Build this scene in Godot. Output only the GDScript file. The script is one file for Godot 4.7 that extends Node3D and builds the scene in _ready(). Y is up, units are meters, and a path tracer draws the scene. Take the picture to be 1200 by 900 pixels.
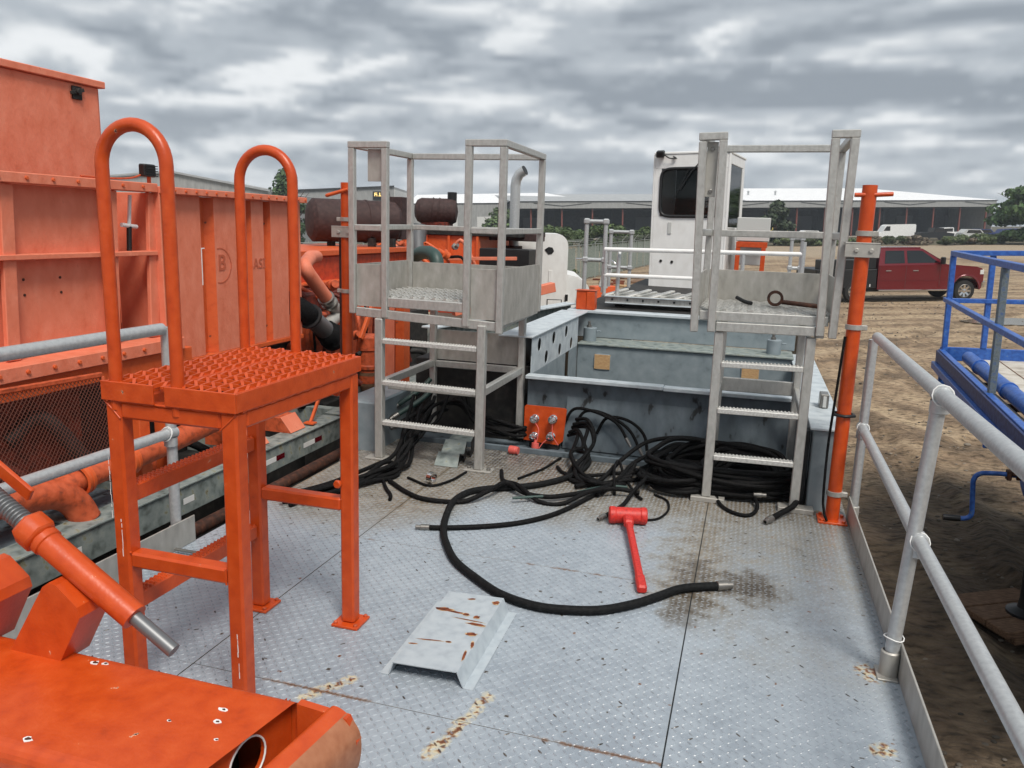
extends Node3D

var M := {}
var org := Vector3.ZERO
var used := {}
var rng := RandomNumberGenerator.new()
var G := Transform3D()   # the yard's own level frame (the trailer stands a little out of level)
var Y := Transform3D()   # the same frame turned to face the far sheds

# ------------------------------------------------------------------ shapes
func mk() -> SurfaceTool:
	var st := SurfaceTool.new()
	st.begin(Mesh.PRIMITIVE_TRIANGLES)
	return st

func vx(st: SurfaceTool, p: Vector3, n: Vector3) -> void:
	st.set_normal(n)
	st.add_vertex(p - org)

func tri(st: SurfaceTool, a: Vector3, b: Vector3, c: Vector3, n: Vector3) -> void:
	if (c - a).cross(b - a).dot(n) < 0.0:
		var t := b
		b = c
		c = t
	vx(st, a, n)
	vx(st, b, n)
	vx(st, c, n)

func quad(st: SurfaceTool, a: Vector3, b: Vector3, c: Vector3, d: Vector3, n: Vector3) -> void:
	tri(st, a, b, c, n)
	tri(st, a, c, d, n)

func quads(st: SurfaceTool, a: Vector3, b: Vector3, c: Vector3, d: Vector3, na: Vector3, nb: Vector3, nc: Vector3, nd: Vector3) -> void:
	var face := (c - a).cross(b - a)
	if face.length_squared() < 1e-14:
		face = (d - a).cross(c - a)
	if face.dot(na + nc) < 0.0:
		vx(st, a, na); vx(st, c, nc); vx(st, b, nb)
		vx(st, a, na); vx(st, d, nd); vx(st, c, nc)
	else:
		vx(st, a, na); vx(st, b, nb); vx(st, c, nc)
		vx(st, a, na); vx(st, c, nc); vx(st, d, nd)

func bx(st: SurfaceTool, c: Vector3, s: Vector3, B := Basis.IDENTITY, ch := 0.003) -> void:
	var h := s * 0.5
	var k: float = minf(ch, minf(h.x, minf(h.y, h.z)) * 0.45)
	for i in 3:
		var j := (i + 1) % 3
		var l := (i + 2) % 3
		for si in [-1.0, 1.0]:
			var n := Vector3.ZERO
			n[i] = si
			var ps := []
			for q in [[-1, -1], [1, -1], [1, 1], [-1, 1]]:
				var p := Vector3.ZERO
				p[i] = si * h[i]
				p[j] = q[0] * (h[j] - k)
				p[l] = q[1] * (h[l] - k)
				ps.append(c + B * p)
			quad(st, ps[0], ps[1], ps[2], ps[3], (B * n).normalized())
	if k <= 0.0:
		return
	for i in 3:
		var j := (i + 1) % 3
		var l := (i + 2) % 3
		for si in [-1.0, 1.0]:
			for sj in [-1.0, 1.0]:
				var n := Vector3.ZERO
				n[i] = si
				n[j] = sj
				var a := Vector3.ZERO
				a[i] = si * h[i]; a[j] = sj * (h[j] - k); a[l] = h[l] - k
				var b := Vector3.ZERO
				b[i] = si * (h[i] - k); b[j] = sj * h[j]; b[l] = h[l] - k
				var a2 := a
				a2[l] = -a[l]
				var b2 := b
				b2[l] = -b[l]
				quad(st, c + B * a, c + B * b, c + B * b2, c + B * a2, (B * n).normalized())
	for sx in [-1.0, 1.0]:
		for sy in [-1.0, 1.0]:
			for sz in [-1.0, 1.0]:
				var a := Vector3(sx * h.x, sy * (h.y - k), sz * (h.z - k))
				var b := Vector3(sx * (h.x - k), sy * h.y, sz * (h.z - k))
				var d := Vector3(sx * (h.x - k), sy * (h.y - k), sz * h.z)
				tri(st, c + B * a, c + B * b, c + B * d, (B * Vector3(sx, sy, sz)).normalized())

func span(st: SurfaceTool, lo: Vector3, hi: Vector3, ch := 0.003) -> void:
	bx(st, (lo + hi) * 0.5, (hi - lo).abs(), Basis.IDENTITY, ch)

func beam(st: SurfaceTool, a: Vector3, b: Vector3, w: float, h: float, up := Vector3.UP, ch := 0.004) -> void:
	var z := (b - a).normalized()
	if absf(z.dot(up)) > 0.98:
		up = Vector3.RIGHT if absf(z.x) < 0.9 else Vector3.UP
	var x := up.cross(z).normalized()
	bx(st, (a + b) * 0.5, Vector3(w, h, (b - a).length()), Basis(x, z.cross(x), z), ch)

func tube(st: SurfaceTool, pts: Array, r: float, n := 10, caps := true, r2 := -1.0) -> void:
	var cnt := pts.size()
	if r2 < 0.0:
		r2 = r
	var t0: Vector3 = (pts[1] - pts[0]).normalized()
	var u := t0.cross(Vector3.UP if absf(t0.y) < 0.9 else Vector3.RIGHT).normalized()
	var prev := []
	var prevn := []
	for i in cnt:
		var t: Vector3
		if i == 0:
			t = t0
		elif i == cnt - 1:
			t = (pts[i] - pts[i - 1]).normalized()
		else:
			t = (pts[i + 1] - pts[i - 1]).normalized()
		u = (u - t * u.dot(t)).normalized()
		var w := t.cross(u)
		var rr: float = lerpf(r, r2, float(i) / (cnt - 1))
		var ring := []
		var rn := []
		for k in n:
			var a := TAU * k / n
			var d := u * cos(a) + w * sin(a)
			rn.append(d)
			ring.append(pts[i] + d * rr)
		if i > 0:
			for k in n:
				var k2 := (k + 1) % n
				quads(st, prev[k], prev[k2], ring[k2], ring[k], prevn[k], prevn[k2], rn[k2], rn[k])
		if caps and (i == 0 or i == cnt - 1):
			var cn: Vector3 = -t if i == 0 else t
			for k in range(1, n - 1):
				tri(st, ring[0], ring[k], ring[k + 1], cn)
		prev = ring
		prevn = rn

func rod(st: SurfaceTool, a: Vector3, b: Vector3, r: float, n := 12, r2 := -1.0) -> void:
	tube(st, [a, b], r, n, true, r2)

# prof: [radius, distance along axis] pairs
func lathe(st: SurfaceTool, o: Vector3, axis: Vector3, prof: Array, n := 16) -> void:
	axis = axis.normalized()
	var u := axis.cross(Vector3.UP if absf(axis.y) < 0.9 else Vector3.RIGHT).normalized()
	var w := axis.cross(u)
	for i in prof.size() - 1:
		var a: Array = prof[i]
		var b: Array = prof[i + 1]
		var sl := Vector2(b[1] - a[1], a[0] - b[0]).normalized()
		for k in n:
			var d0 := u * cos(TAU * k / n) + w * sin(TAU * k / n)
			var d1 := u * cos(TAU * (k + 1) / n) + w * sin(TAU * (k + 1) / n)
			var n0 := d0 * sl.x + axis * sl.y
			var n1 := d1 * sl.x + axis * sl.y
			quads(st, o + d0 * a[0] + axis * a[1], o + d1 * a[0] + axis * a[1], o + d1 * b[0] + axis * b[1], o + d0 * b[0] + axis * b[1], n0, n1, n1, n0)

# a flat outline in the x-y plane of xf, thickness along -z of xf
func slab(st: SurfaceTool, outline: Array, xf: Transform3D, depth: float) -> void:
	var poly := PackedVector2Array(outline)
	var area := 0.0
	for i in poly.size():
		area += poly[i].cross(poly[(i + 1) % poly.size()])
	var idx := Geometry2D.triangulate_polygon(poly)
	var back := -xf.basis.z * depth
	for i in range(0, idx.size(), 3):
		var a := xf * Vector3(poly[idx[i]].x, poly[idx[i]].y, 0)
		var b := xf * Vector3(poly[idx[i + 1]].x, poly[idx[i + 1]].y, 0)
		var c := xf * Vector3(poly[idx[i + 2]].x, poly[idx[i + 2]].y, 0)
		tri(st, a, b, c, xf.basis.z)
		tri(st, a + back, b + back, c + back, -xf.basis.z)
	for i in poly.size():
		var p := poly[i]
		var q := poly[(i + 1) % poly.size()]
		var nn := Vector2(q.y - p.y, p.x - q.x).normalized() * (1.0 if area > 0 else -1.0)
		var a := xf * Vector3(p.x, p.y, 0)
		var b := xf * Vector3(q.x, q.y, 0)
		quad(st, a, b, b + back, a + back, (xf.basis * Vector3(nn.x, nn.y, 0)).normalized())

# a w x h plate centred on xf with a round hole of radius r
func holed(st: SurfaceTool, xf: Transform3D, w: float, h: float, hc: Vector2, r: float, depth: float) -> void:
	var n := 24
	var back := -xf.basis.z * depth
	var inn := []
	var outp := []
	for k in n:
		var a := TAU * k / n
		var d := Vector2(cos(a), sin(a))
		inn.append(hc + d * r)
		var tx := INF if absf(d.x) < 1e-6 else ((w * 0.5 if d.x > 0 else -w * 0.5) - hc.x) / d.x
		var ty := INF if absf(d.y) < 1e-6 else ((h * 0.5 if d.y > 0 else -h * 0.5) - hc.y) / d.y
		outp.append(hc + d * minf(tx, ty))
	for k in n:
		var k2 := (k + 1) % n
		var ps := [inn[k], inn[k2], outp[k2], outp[k]]
		var q := []
		for p in ps:
			q.append(xf * Vector3(p.x, p.y, 0))
		quad(st, q[0], q[1], q[2], q[3], xf.basis.z)
		quad(st, q[0] + back, q[1] + back, q[2] + back, q[3] + back, -xf.basis.z)
		var dd: Vector2 = hc - (inn[k] + inn[k2]) * 0.5
		quad(st, q[0], q[1], q[1] + back, q[0] + back, (xf.basis * Vector3(dd.x, dd.y, 0)).normalized())
	for s in [-1.0, 1.0]:
		for s2 in [-1.0, 1.0]:
			var c := Vector2(s * w * 0.5, s2 * h * 0.5)
			var best := []
			for k in n:
				best.append([outp[k].distance_to(c), k])
			# corner triangle between the last point on one side and the first on the other
			var pa := Vector2(INF, INF)
			var pb := Vector2(INF, INF)
			for k in n:
				var p: Vector2 = outp[k]
				if absf(p.x - c.x) < 1e-5 and (pa.x == INF or absf(p.y - c.y) < absf(pa.y - c.y)):
					pa = p
				if absf(p.y - c.y) < 1e-5 and (pb.x == INF or absf(p.x - c.x) < absf(pb.x - c.x)):
					pb = p
			if pa.x != INF and pb.x != INF:
				tri(st, xf * Vector3(c.x, c.y, 0), xf * Vector3(pa.x, pa.y, 0), xf * Vector3(pb.x, pb.y, 0), xf.basis.z)
				tri(st, xf * Vector3(c.x, c.y, 0) + back, xf * Vector3(pa.x, pa.y, 0) + back, xf * Vector3(pb.x, pb.y, 0) + back, -xf.basis.z)

func smooth(pts: Array, step := 0.03) -> Array:
	var out := []
	for i in pts.size() - 1:
		var p1: Vector3 = pts[i]
		var p2: Vector3 = pts[i + 1]
		var p0: Vector3 = pts[i - 1] if i > 0 else p1 * 2.0 - p2
		var p3: Vector3 = pts[i + 2] if i + 2 < pts.size() else p2 * 2.0 - p1
		var n := maxi(2, int(ceil(p1.distance_to(p2) / step)))
		for k in n:
			out.append(p1.cubic_interpolate(p2, p0, p3, float(k) / n))
	out.append(pts[-1])
	return out

func lay(flat: Array, y: float) -> Array:
	var out := []
	for i in range(0, flat.size(), 2):
		out.append(Vector3(flat[i], y, flat[i + 1]))
	return out

func bend(a: Vector3, corner: Vector3, b: Vector3, r: float, n := 7) -> Array:
	var p := corner + (a - corner).normalized() * r
	var q := corner + (b - corner).normalized() * r
	var out := []
	for i in n + 1:
		var t := float(i) / n
		out.append(p.lerp(corner, t).lerp(corner.lerp(q, t), t))
	return out

# ------------------------------------------------------------------ nodes
func numbered(called: String) -> String:
	if not used.has(called):
		used[called] = 0
		return called
	used[called] += 1
	return "%s_%03d" % [called, used[called]]

func tag(o: Node, label: String, category: String, group := "") -> void:
	o.set_meta("label", label)
	o.set_meta("category", category)
	if group:
		o.set_meta("group", group)

# a thing at `at` (of the frame given); from here on shapes are written in that frame's coordinates
func thing(called: String, label: String, category: String, at: Vector3, group := "", frame := Transform3D.IDENTITY) -> Node3D:
	var o := Node3D.new()
	o.name = numbered(called)
	add_child(o)
	o.transform = frame * Transform3D(Basis.IDENTITY, at)
	org = at
	tag(o, label, category, group)
	return o

func obj(called: String, st: SurfaceTool, m: Material, parent: Node3D) -> MeshInstance3D:
	var o := MeshInstance3D.new()
	o.name = called
	o.mesh = st.commit()
	o.material_override = m
	parent.add_child(o, true)
	return o

func solo(called: String, label: String, category: String, st: SurfaceTool, m: Material, at: Vector3, group := "", frame := Transform3D.IDENTITY) -> MeshInstance3D:
	var o := MeshInstance3D.new()
	o.name = numbered(called)
	o.mesh = st.commit()
	o.material_override = m
	add_child(o)
	o.transform = frame * Transform3D(Basis.IDENTITY, at)
	tag(o, label, category, group)
	return o

func setting(called: String, st: SurfaceTool, m: Material, frame := Transform3D.IDENTITY) -> MeshInstance3D:
	var o := MeshInstance3D.new()
	o.name = numbered(called)
	o.mesh = st.commit()
	o.material_override = m
	add_child(o)
	o.transform = frame
	o.set_meta("kind", "structure")
	return o

func pbox(called: String, m: Material, parent: Node3D, lo: Vector3, hi: Vector3, ch := 0.003) -> MeshInstance3D:
	var st := mk()
	span(st, lo, hi, ch)
	return obj(called, st, m, parent)

func pbeam(called: String, m: Material, parent: Node3D, a: Vector3, b: Vector3, w: float, h: float, up := Vector3.UP, ch := 0.004) -> MeshInstance3D:
	var st := mk()
	beam(st, a, b, w, h, up, ch)
	return obj(called, st, m, parent)

func prod(called: String, m: Material, parent: Node3D, a: Vector3, b: Vector3, r: float, n := 14, r2 := -1.0) -> MeshInstance3D:
	var st := mk()
	rod(st, a, b, r, n, r2)
	return obj(called, st, m, parent)

func ppipe(called: String, m: Material, parent: Node3D, pts: Array, r: float, n := 14) -> MeshInstance3D:
	var st := mk()
	tube(st, pts, r, n)
	return obj(called, st, m, parent)

func bolt(st: SurfaceTool, p: Vector3, axis: Vector3, r := 0.009, h := 0.008) -> void:
	lathe(st, p, axis, [[r, 0.0], [r, h * 0.8], [r * 0.8, h], [0.0, h]], 6)

# ------------------------------------------------------------------ materials
func ramp(stops: Array) -> Gradient:
	var g := Gradient.new()
	var offs := PackedFloat32Array()
	var cols := PackedColorArray()
	for s in stops:
		offs.append(s[0])
		cols.append(s[1])
	g.offsets = offs
	g.colors = cols
	return g

func noise_tex(sd: int, freq: float, octaves: int, stops: Array, size := 512, kind := FastNoiseLite.TYPE_SIMPLEX_SMOOTH, normal := false, strength := 4.0) -> NoiseTexture2D:
	var n := FastNoiseLite.new()
	n.seed = sd
	n.frequency = freq
	n.noise_type = kind
	n.fractal_octaves = octaves
	n.fractal_type = FastNoiseLite.FRACTAL_FBM if octaves > 1 else FastNoiseLite.FRACTAL_NONE
	var t := NoiseTexture2D.new()
	t.width = size
	t.height = size
	t.seamless = true
	t.noise = n
	if normal:
		t.as_normal_map = true
		t.bump_strength = strength
	elif stops:
		t.color_ramp = ramp(stops)
	return t

func C(r: int, g: int, b: int) -> Color:
	return Color(r / 255.0, g / 255.0, b / 255.0)

func mat(called: String, albedo: Variant, rough: float, metal := 0.0, scale := Vector3.ONE, bump: Texture2D = null, bump_scale := 0.3) -> StandardMaterial3D:
	var m := StandardMaterial3D.new()
	m.resource_name = called
	if albedo is Color:
		m.albedo_color = albedo
	else:
		m.albedo_texture = albedo
	m.roughness = rough
	m.metallic = metal
	m.uv1_triplanar = true
	m.uv1_world_triplanar = true
	m.uv1_scale = scale
	m.uv1_triplanar_sharpness = 4.0
	if bump:
		m.normal_enabled = true
		m.normal_texture = bump
		m.normal_scale = bump_scale
	M[called] = m
	return m

# ------------------------------------------------------------------ camera, sky, light
var sky_noise := []

# an overcast of broken stratocumulus: one even layer, seen from below, everywhere made by the same rule
func cloud_at(ph: float, th: float) -> Color:
	var y := cos(th)
	var k := 1.0 / (y + 0.12)
	var px := sin(ph) * sin(th) * k
	var pz := -cos(ph) * sin(th) * k
	var u := px * 0.85 + pz * 0.12
	var v := pz * 1.2 - px * 0.22
	var n: FastNoiseLite = sky_noise[0]
	var b: FastNoiseLite = sky_noise[1]
	var c: FastNoiseLite = sky_noise[2]
	var w1 := b.get_noise_2d(u * 1.9 + 40.0, v * 1.9) * 0.34
	var w2 := b.get_noise_2d(u * 1.9 - 17.0, v * 1.9 + 8.0) * 0.24
	var d := n.get_noise_2d(u + w1, v + w2) * 1.25 + b.get_noise_2d(u, v) * 0.55
	var f := c.get_noise_2d(u + w1 * 1.5, v * 1.1 + w2)
	var t := 0.47 + d * 0.72 + f * 0.24
	var grey := Color(0.29, 0.33, 0.375)
	var mid := Color(0.44, 0.485, 0.53)
	var white := Color(0.80, 0.825, 0.845)
	var col := grey.lerp(mid, smoothstep(0.08, 0.5, t)).lerp(white, smoothstep(0.48, 0.95, t))
	# far off the cloud closes up into pale grey
	return col.lerp(Color(0.56, 0.60, 0.635), clampf(0.55 - y * 4.0, 0.0, 0.55))

func cloud_sky() -> ImageTexture:
	for q in [[11, 1.25, 7, 0.52], [23, 0.42, 3, 0.5], [5, 4.2, 5, 0.55]]:
		var n := FastNoiseLite.new()
		n.seed = q[0]
		n.frequency = q[1]
		n.fractal_octaves = q[2]
		n.fractal_gain = q[3]
		sky_noise.append(n)
	var w := 1024
	var h := 512
	var im := Image.create(w, h, false, Image.FORMAT_RGBF)
	im.fill(Color(0.24, 0.21, 0.175))
	for j in h / 2:
		for i in w:
			im.set_pixel(i, j, cloud_at(TAU * ((i + 0.5) / w - 0.5), PI * (j + 0.5) / h))
	# the same sky sampled finely round the way we look
	w = 4096
	h = 2048
	im.resize(w, h, Image.INTERPOLATE_BILINEAR)
	for j in range(560, h / 2):
		for i in range(w / 2 - 730, w / 2 + 330):
			im.set_pixel(i, j, cloud_at(TAU * ((i + 0.5) / w - 0.5), PI * (j + 0.5) / h))
	return ImageTexture.create_from_image(im)

func set_camera_and_light() -> void:
	var cam := Camera3D.new()
	cam.name = "camera"
	add_child(cam)
	cam.fov = rad_to_deg(2.0 * atan(450.0 / 930.0))
	cam.near = 0.05
	cam.far = 1200.0
	cam.position = Vector3(0, 1.53, 0)
	cam.basis = Basis.from_euler(Vector3(deg_to_rad(-11.24), deg_to_rad(16.46), deg_to_rad(1.845)))
	cam.current = true
	# the yard under the trailer: level ground 2.9 m below the eye, the trailer itself out of level by two degrees
	var level := Basis.from_euler(Vector3(deg_to_rad(-11.37), deg_to_rad(16.46), deg_to_rad(-0.4)))
	G.basis = (cam.basis * level.inverse()).orthonormalized()
	G.origin = cam.position - G.basis * Vector3(0, 2.9, 0)
	Y = G * Transform3D(Basis(Vector3.UP, deg_to_rad(16.46)), Vector3.ZERO)

	var we := WorldEnvironment.new()
	we.name = "environment"
	var e := Environment.new()
	e.background_mode = Environment.BG_SKY
	var sky := Sky.new()
	var sm := PanoramaSkyMaterial.new()
	sm.panorama = cloud_sky()
	sky.sky_material = sm
	e.sky = sky
	e.background_energy_multiplier = 0.52
	e.tonemap_mode = Environment.TONE_MAPPER_LINEAR
	e.tonemap_exposure = 2.1
	e.sdfgi_enabled = true
	e.ssao_enabled = true
	e.ssil_enabled = true
	e.fog_enabled = true
	e.fog_density = 0.0006
	e.fog_light_color = Color(0.78, 0.82, 0.86)
	we.environment = e
	add_child(we)

	var sun := DirectionalLight3D.new()
	sun.name = "sun"
	sun.light_color = Color(1.0, 0.97, 0.93)
	sun.light_energy = 0.5
	sun.light_angular_distance = 20.0
	sun.shadow_enabled = true
	add_child(sun)
	sun.look_at_from_position(Vector3.ZERO, Vector3(-0.42, -1.0, -0.55), Vector3.FORWARD)

func make_materials() -> void:
	var fine := noise_tex(3, 0.09, 4, [], 512, FastNoiseLite.TYPE_SIMPLEX_SMOOTH, true, 3.0)
	var coarse := noise_tex(4, 0.02, 4, [], 512, FastNoiseLite.TYPE_SIMPLEX_SMOOTH, true, 6.0)
	# fresh orange enamel, knocked off to primer and rust here and there
	mat("orange", noise_tex(21, 0.016, 6, [[0.0, C(172, 62, 18)], [0.2, C(186, 68, 20)], [0.45, C(193, 73, 22)], [0.7, C(197, 77, 26)], [0.94, C(202, 84, 34)], [0.945, C(226, 214, 200)], [0.953, C(216, 196, 176)], [0.965, C(70, 40, 28)], [1.0, C(50, 32, 24)]]), 0.36, 0.0, Vector3.ONE * 1.7, fine, 0.12)
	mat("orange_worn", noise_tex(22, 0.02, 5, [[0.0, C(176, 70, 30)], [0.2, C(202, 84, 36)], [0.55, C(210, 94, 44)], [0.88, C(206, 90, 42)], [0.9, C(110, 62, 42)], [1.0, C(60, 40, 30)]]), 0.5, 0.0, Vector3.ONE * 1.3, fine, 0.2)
	mat("orange_faded", noise_tex(25, 0.02, 5, [[0.0, C(204, 106, 76)], [0.25, C(216, 120, 90)], [0.6, C(221, 127, 98)], [0.9, C(226, 136, 108)], [1.0, C(190, 96, 68)]]), 0.62, 0.0, Vector3(0.9, 0.45, 0.9), fine, 0.12)
	mat("orange_deep", noise_tex(26, 0.02, 4, [[0.0, C(150, 46, 16)], [0.5, C(186, 62, 22)], [1.0, C(196, 70, 30)]]), 0.55, 0.0, Vector3.ONE)
	mat("orange_dirty", noise_tex(27, 0.025, 5, [[0.0, C(96, 48, 30)], [0.2, C(150, 66, 36)], [0.5, C(188, 82, 44)], [1.0, C(204, 98, 60)]]), 0.6, 0.0, Vector3.ONE * 1.4, coarse, 0.3)
	mat("red_brown", noise_tex(28, 0.03, 5, [[0.0, C(48, 20, 14)], [0.5, C(104, 38, 24)], [1.0, C(140, 54, 34)]]), 0.7, 0.0, Vector3.ONE)
	mat("aluminium", noise_tex(31, 0.03, 5, [[0.0, C(172, 172, 168)], [0.4, C(186, 186, 182)], [0.7, C(192, 192, 188)], [1.0, C(202, 202, 199)]]), 0.42, 0.55, Vector3(2.0, 0.8, 2.0), fine, 0.16)
	mat("aluminium_sheet", noise_tex(32, 0.016, 5, [[0.0, C(156, 154, 148)], [0.4, C(172, 170, 164)], [0.65, C(178, 176, 170)], [1.0, C(190, 188, 184)]]), 0.5, 0.4, Vector3(1.6, 0.7, 1.6), coarse, 0.12)
	mat("aluminium_tread", noise_tex(33, 0.05, 4, [[0.0, C(180, 180, 176)], [0.5, C(206, 206, 202)], [1.0, C(222, 222, 219)]]), 0.38, 0.45, Vector3.ONE * 2.0)
	mat("galvanised", noise_tex(34, 0.06, 3, [[0.0, C(176, 179, 181)], [0.5, C(190, 193, 194)], [1.0, C(204, 206, 206)]], 512, FastNoiseLite.TYPE_CELLULAR), 0.4, 0.5, Vector3.ONE * 1.6, fine, 0.12)
	mat("steel", C(140, 138, 134), 0.35, 0.8)
	mat("chrome", C(215, 215, 215), 0.12, 1.0)
	mat("thread", C(118, 120, 122), 0.42, 0.6)
	mat("grey_paint", noise_tex(41, 0.015, 5, [[0.0, C(104, 115, 121)], [0.2, C(120, 132, 138)], [0.5, C(127, 139, 145)], [0.8, C(133, 144, 150)], [1.0, C(140, 151, 156)]]), 0.5, 0.0, Vector3.ONE * 0.9, coarse, 0.08)
	mat("grey_light", noise_tex(42, 0.018, 5, [[0.0, C(150, 159, 165)], [0.35, C(178, 188, 194)], [0.7, C(190, 199, 204)], [1.0, C(200, 208, 212)]]), 0.45, 0.0, Vector3.ONE * 0.9, coarse, 0.08)
	mat("grey_grimy", noise_tex(43, 0.012, 6, [[0.0, C(16, 17, 18)], [0.12, C(34, 38, 40)], [0.24, C(86, 97, 104)], [0.6, C(98, 110, 118)], [1.0, C(108, 120, 128)]]), 0.55, 0.0, Vector3(1.3, 0.7, 1.3), coarse, 0.15)
	mat("grey_chassis", noise_tex(44, 0.02, 5, [[0.0, C(84, 92, 88)], [0.4, C(126, 136, 134)], [0.75, C(146, 154, 150)], [0.86, C(140, 140, 116)], [1.0, C(90, 74, 56)]]), 0.55, 0.0, Vector3.ONE)
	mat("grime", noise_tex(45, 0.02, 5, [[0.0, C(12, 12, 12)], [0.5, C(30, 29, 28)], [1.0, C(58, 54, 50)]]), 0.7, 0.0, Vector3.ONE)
	mat("rubber", noise_tex(46, 0.05, 4, [[0.0, C(12, 12, 13)], [0.5, C(20, 20, 21)], [0.85, C(32, 32, 32)], [1.0, C(70, 66, 60)]]), 0.55, 0.0, Vector3.ONE * 2.0, fine, 0.25)
	mat("rubber_wrap", noise_tex(47, 0.06, 3, [[0.0, C(16, 17, 18)], [1.0, C(38, 39, 40)]], 256, FastNoiseLite.TYPE_CELLULAR), 0.6, 0.0, Vector3.ONE * 4.0, fine, 0.5)
	for q in ["rubber", "rubber_wrap"]:
		M[q].metallic_specular = 0.22
		M[q].roughness = 0.62
	mat("cable_green", C(50, 72, 68), 0.5)
	mat("black", C(24, 25, 27), 0.45)
	mat("muffler", noise_tex(48, 0.02, 5, [[0.0, C(44, 28, 27)], [0.4, C(56, 38, 37)], [0.8, C(70, 50, 48)], [1.0, C(92, 64, 58)]]), 0.75, 0.0, Vector3.ONE * 1.4, coarse, 0.2)
	mat("rust_pipe", noise_tex(49, 0.03, 5, [[0.0, C(30, 18, 14)], [0.5, C(66, 38, 26)], [1.0, C(104, 62, 42)]]), 0.75, 0.0, Vector3.ONE * 1.2, coarse, 0.3)
	mat("rust", noise_tex(50, 0.05, 4, [[0.0, C(60, 28, 16)], [0.5, C(112, 54, 28)], [1.0, C(150, 84, 44)]]), 0.85)
	mat("red_plastic", noise_tex(51, 0.03, 4, [[0.0, C(104, 30, 26)], [0.22, C(180, 36, 30)], [0.5, C(196, 42, 33)], [0.8, C(204, 54, 43)], [0.93, C(214, 84, 70)], [1.0, C(226, 150, 134)]]), 0.5, 0.0, Vector3.ONE * 3.0)
	mat("cap_pink", C(206, 92, 84), 0.5)
	mat("white_paint", noise_tex(52, 0.012, 4, [[0.0, C(222, 222, 220)], [0.5, C(230, 231, 230)], [1.0, C(236, 237, 236)]]), 0.35, 0.0, Vector3(1.0, 0.5, 1.0))
	mat("box_grey", C(190, 192, 190), 0.5)
	mat("blue", noise_tex(53, 0.03, 5, [[0.0, C(36, 72, 140)], [0.5, C(44, 92, 172)], [0.86, C(58, 106, 182)], [0.9, C(112, 124, 128)], [1.0, C(140, 144, 142)]]), 0.4, 0.0, Vector3.ONE * 1.2, fine, 0.15)
	mat("blue_dark", noise_tex(54, 0.03, 5, [[0.0, C(26, 34, 72)], [0.5, C(40, 56, 108)], [1.0, C(72, 86, 120)]]), 0.5, 0.0, Vector3.ONE)
	mat("blue_worn", noise_tex(55, 0.05, 4, [[0.0, C(70, 82, 92)], [0.5, C(104, 114, 118)], [1.0, C(60, 84, 130)]]), 0.5)
	mat("pale_floor", noise_tex(56, 0.012, 5, [[0.0, C(150, 140, 128)], [0.5, C(190, 184, 172)], [1.0, C(208, 204, 196)]]), 0.7, 0.0, Vector3.ONE * 0.7)
	mat("timber", noise_tex(57, 0.02, 5, [[0.0, C(78, 56, 42)], [0.5, C(116, 88, 66)], [1.0, C(146, 114, 88)]]), 0.85, 0.0, Vector3(1.0, 6.0, 6.0), coarse, 0.3)
	mat("plywood", noise_tex(58, 0.012, 5, [[0.0, C(150, 116, 80)], [0.4, C(196, 164, 120)], [0.6, C(170, 132, 92)], [1.0, C(214, 186, 146)]]), 0.75, 0.0, Vector3(2.0, 14.0, 2.0))
	var red := mat("car_red", C(106, 8, 24), 0.2)
	red.clearcoat_enabled = true
	red.clearcoat = 1.0
	red.clearcoat_roughness = 0.06
	red.metallic = 0.25
	mat("tyre", C(28, 28, 28), 0.8)
	var gl := StandardMaterial3D.new()
	gl.resource_name = "tinted_glass"
	gl.albedo_color = Color(0.06, 0.09, 0.09, 0.42)
	gl.transparency = BaseMaterial3D.TRANSPARENCY_ALPHA
	gl.roughness = 0.04
	gl.metallic_specular = 0.3
	M["glass"] = gl
	mat("cabin_dark", C(40, 44, 44), 0.8)
	mat("wall_grey", noise_tex(61, 0.02, 4, [[0.0, C(140, 142, 142)], [1.0, C(164, 165, 164)]]), 0.7, 0.0, Vector3(0.25, 0.05, 0.25))
	mat("wall_light", C(205, 206, 204), 0.7)
	mat("roof_white", noise_tex(62, 0.02, 4, [[0.0, C(222, 224, 226)], [1.0, C(240, 241, 242)]]), 0.5, 0.0, Vector3.ONE * 0.05)
	mat("roof_grey", noise_tex(63, 0.02, 4, [[0.0, C(148, 152, 154)], [1.0, C(172, 175, 177)]]), 0.6, 0.0, Vector3.ONE * 0.05)
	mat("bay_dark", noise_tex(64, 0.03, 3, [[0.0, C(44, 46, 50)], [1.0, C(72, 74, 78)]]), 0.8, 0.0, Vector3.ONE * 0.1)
	mat("bay_door", C(92, 94, 98), 0.7)
	mat("column_red", C(120, 66, 56), 0.7)
	mat("concrete", C(168, 160, 148), 0.85)
	var sg := mat("sign_letters", C(240, 205, 130), 0.6)
	sg.emission_enabled = true
	sg.emission = C(255, 214, 130)
	sg.emission_energy_multiplier = 0.6
	mat("mesh_wire", C(150, 156, 152), 0.5, 0.3)
	mat("mesh_red", C(104, 62, 50), 0.6, 0.1)
	mat("worn_tan", noise_tex(66, 0.03, 4, [[0.0, C(150, 92, 62)], [0.5, C(166, 108, 76)], [1.0, C(176, 120, 88)]]), 0.55, 0.0, Vector3.ONE * 2.0)
	mat("cover_paint", noise_tex(67, 0.02, 4, [[0.0, C(160, 170, 178)], [0.5, C(174, 184, 191)], [1.0, C(182, 191, 197)]]), 0.4, 0.0, Vector3.ONE * 1.5)
	mat("fence_slat", noise_tex(65, 0.03, 4, [[0.0, C(110, 122, 116)], [1.0, C(150, 158, 150)]]), 0.7, 0.0, Vector3.ONE * 0.5)
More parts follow.
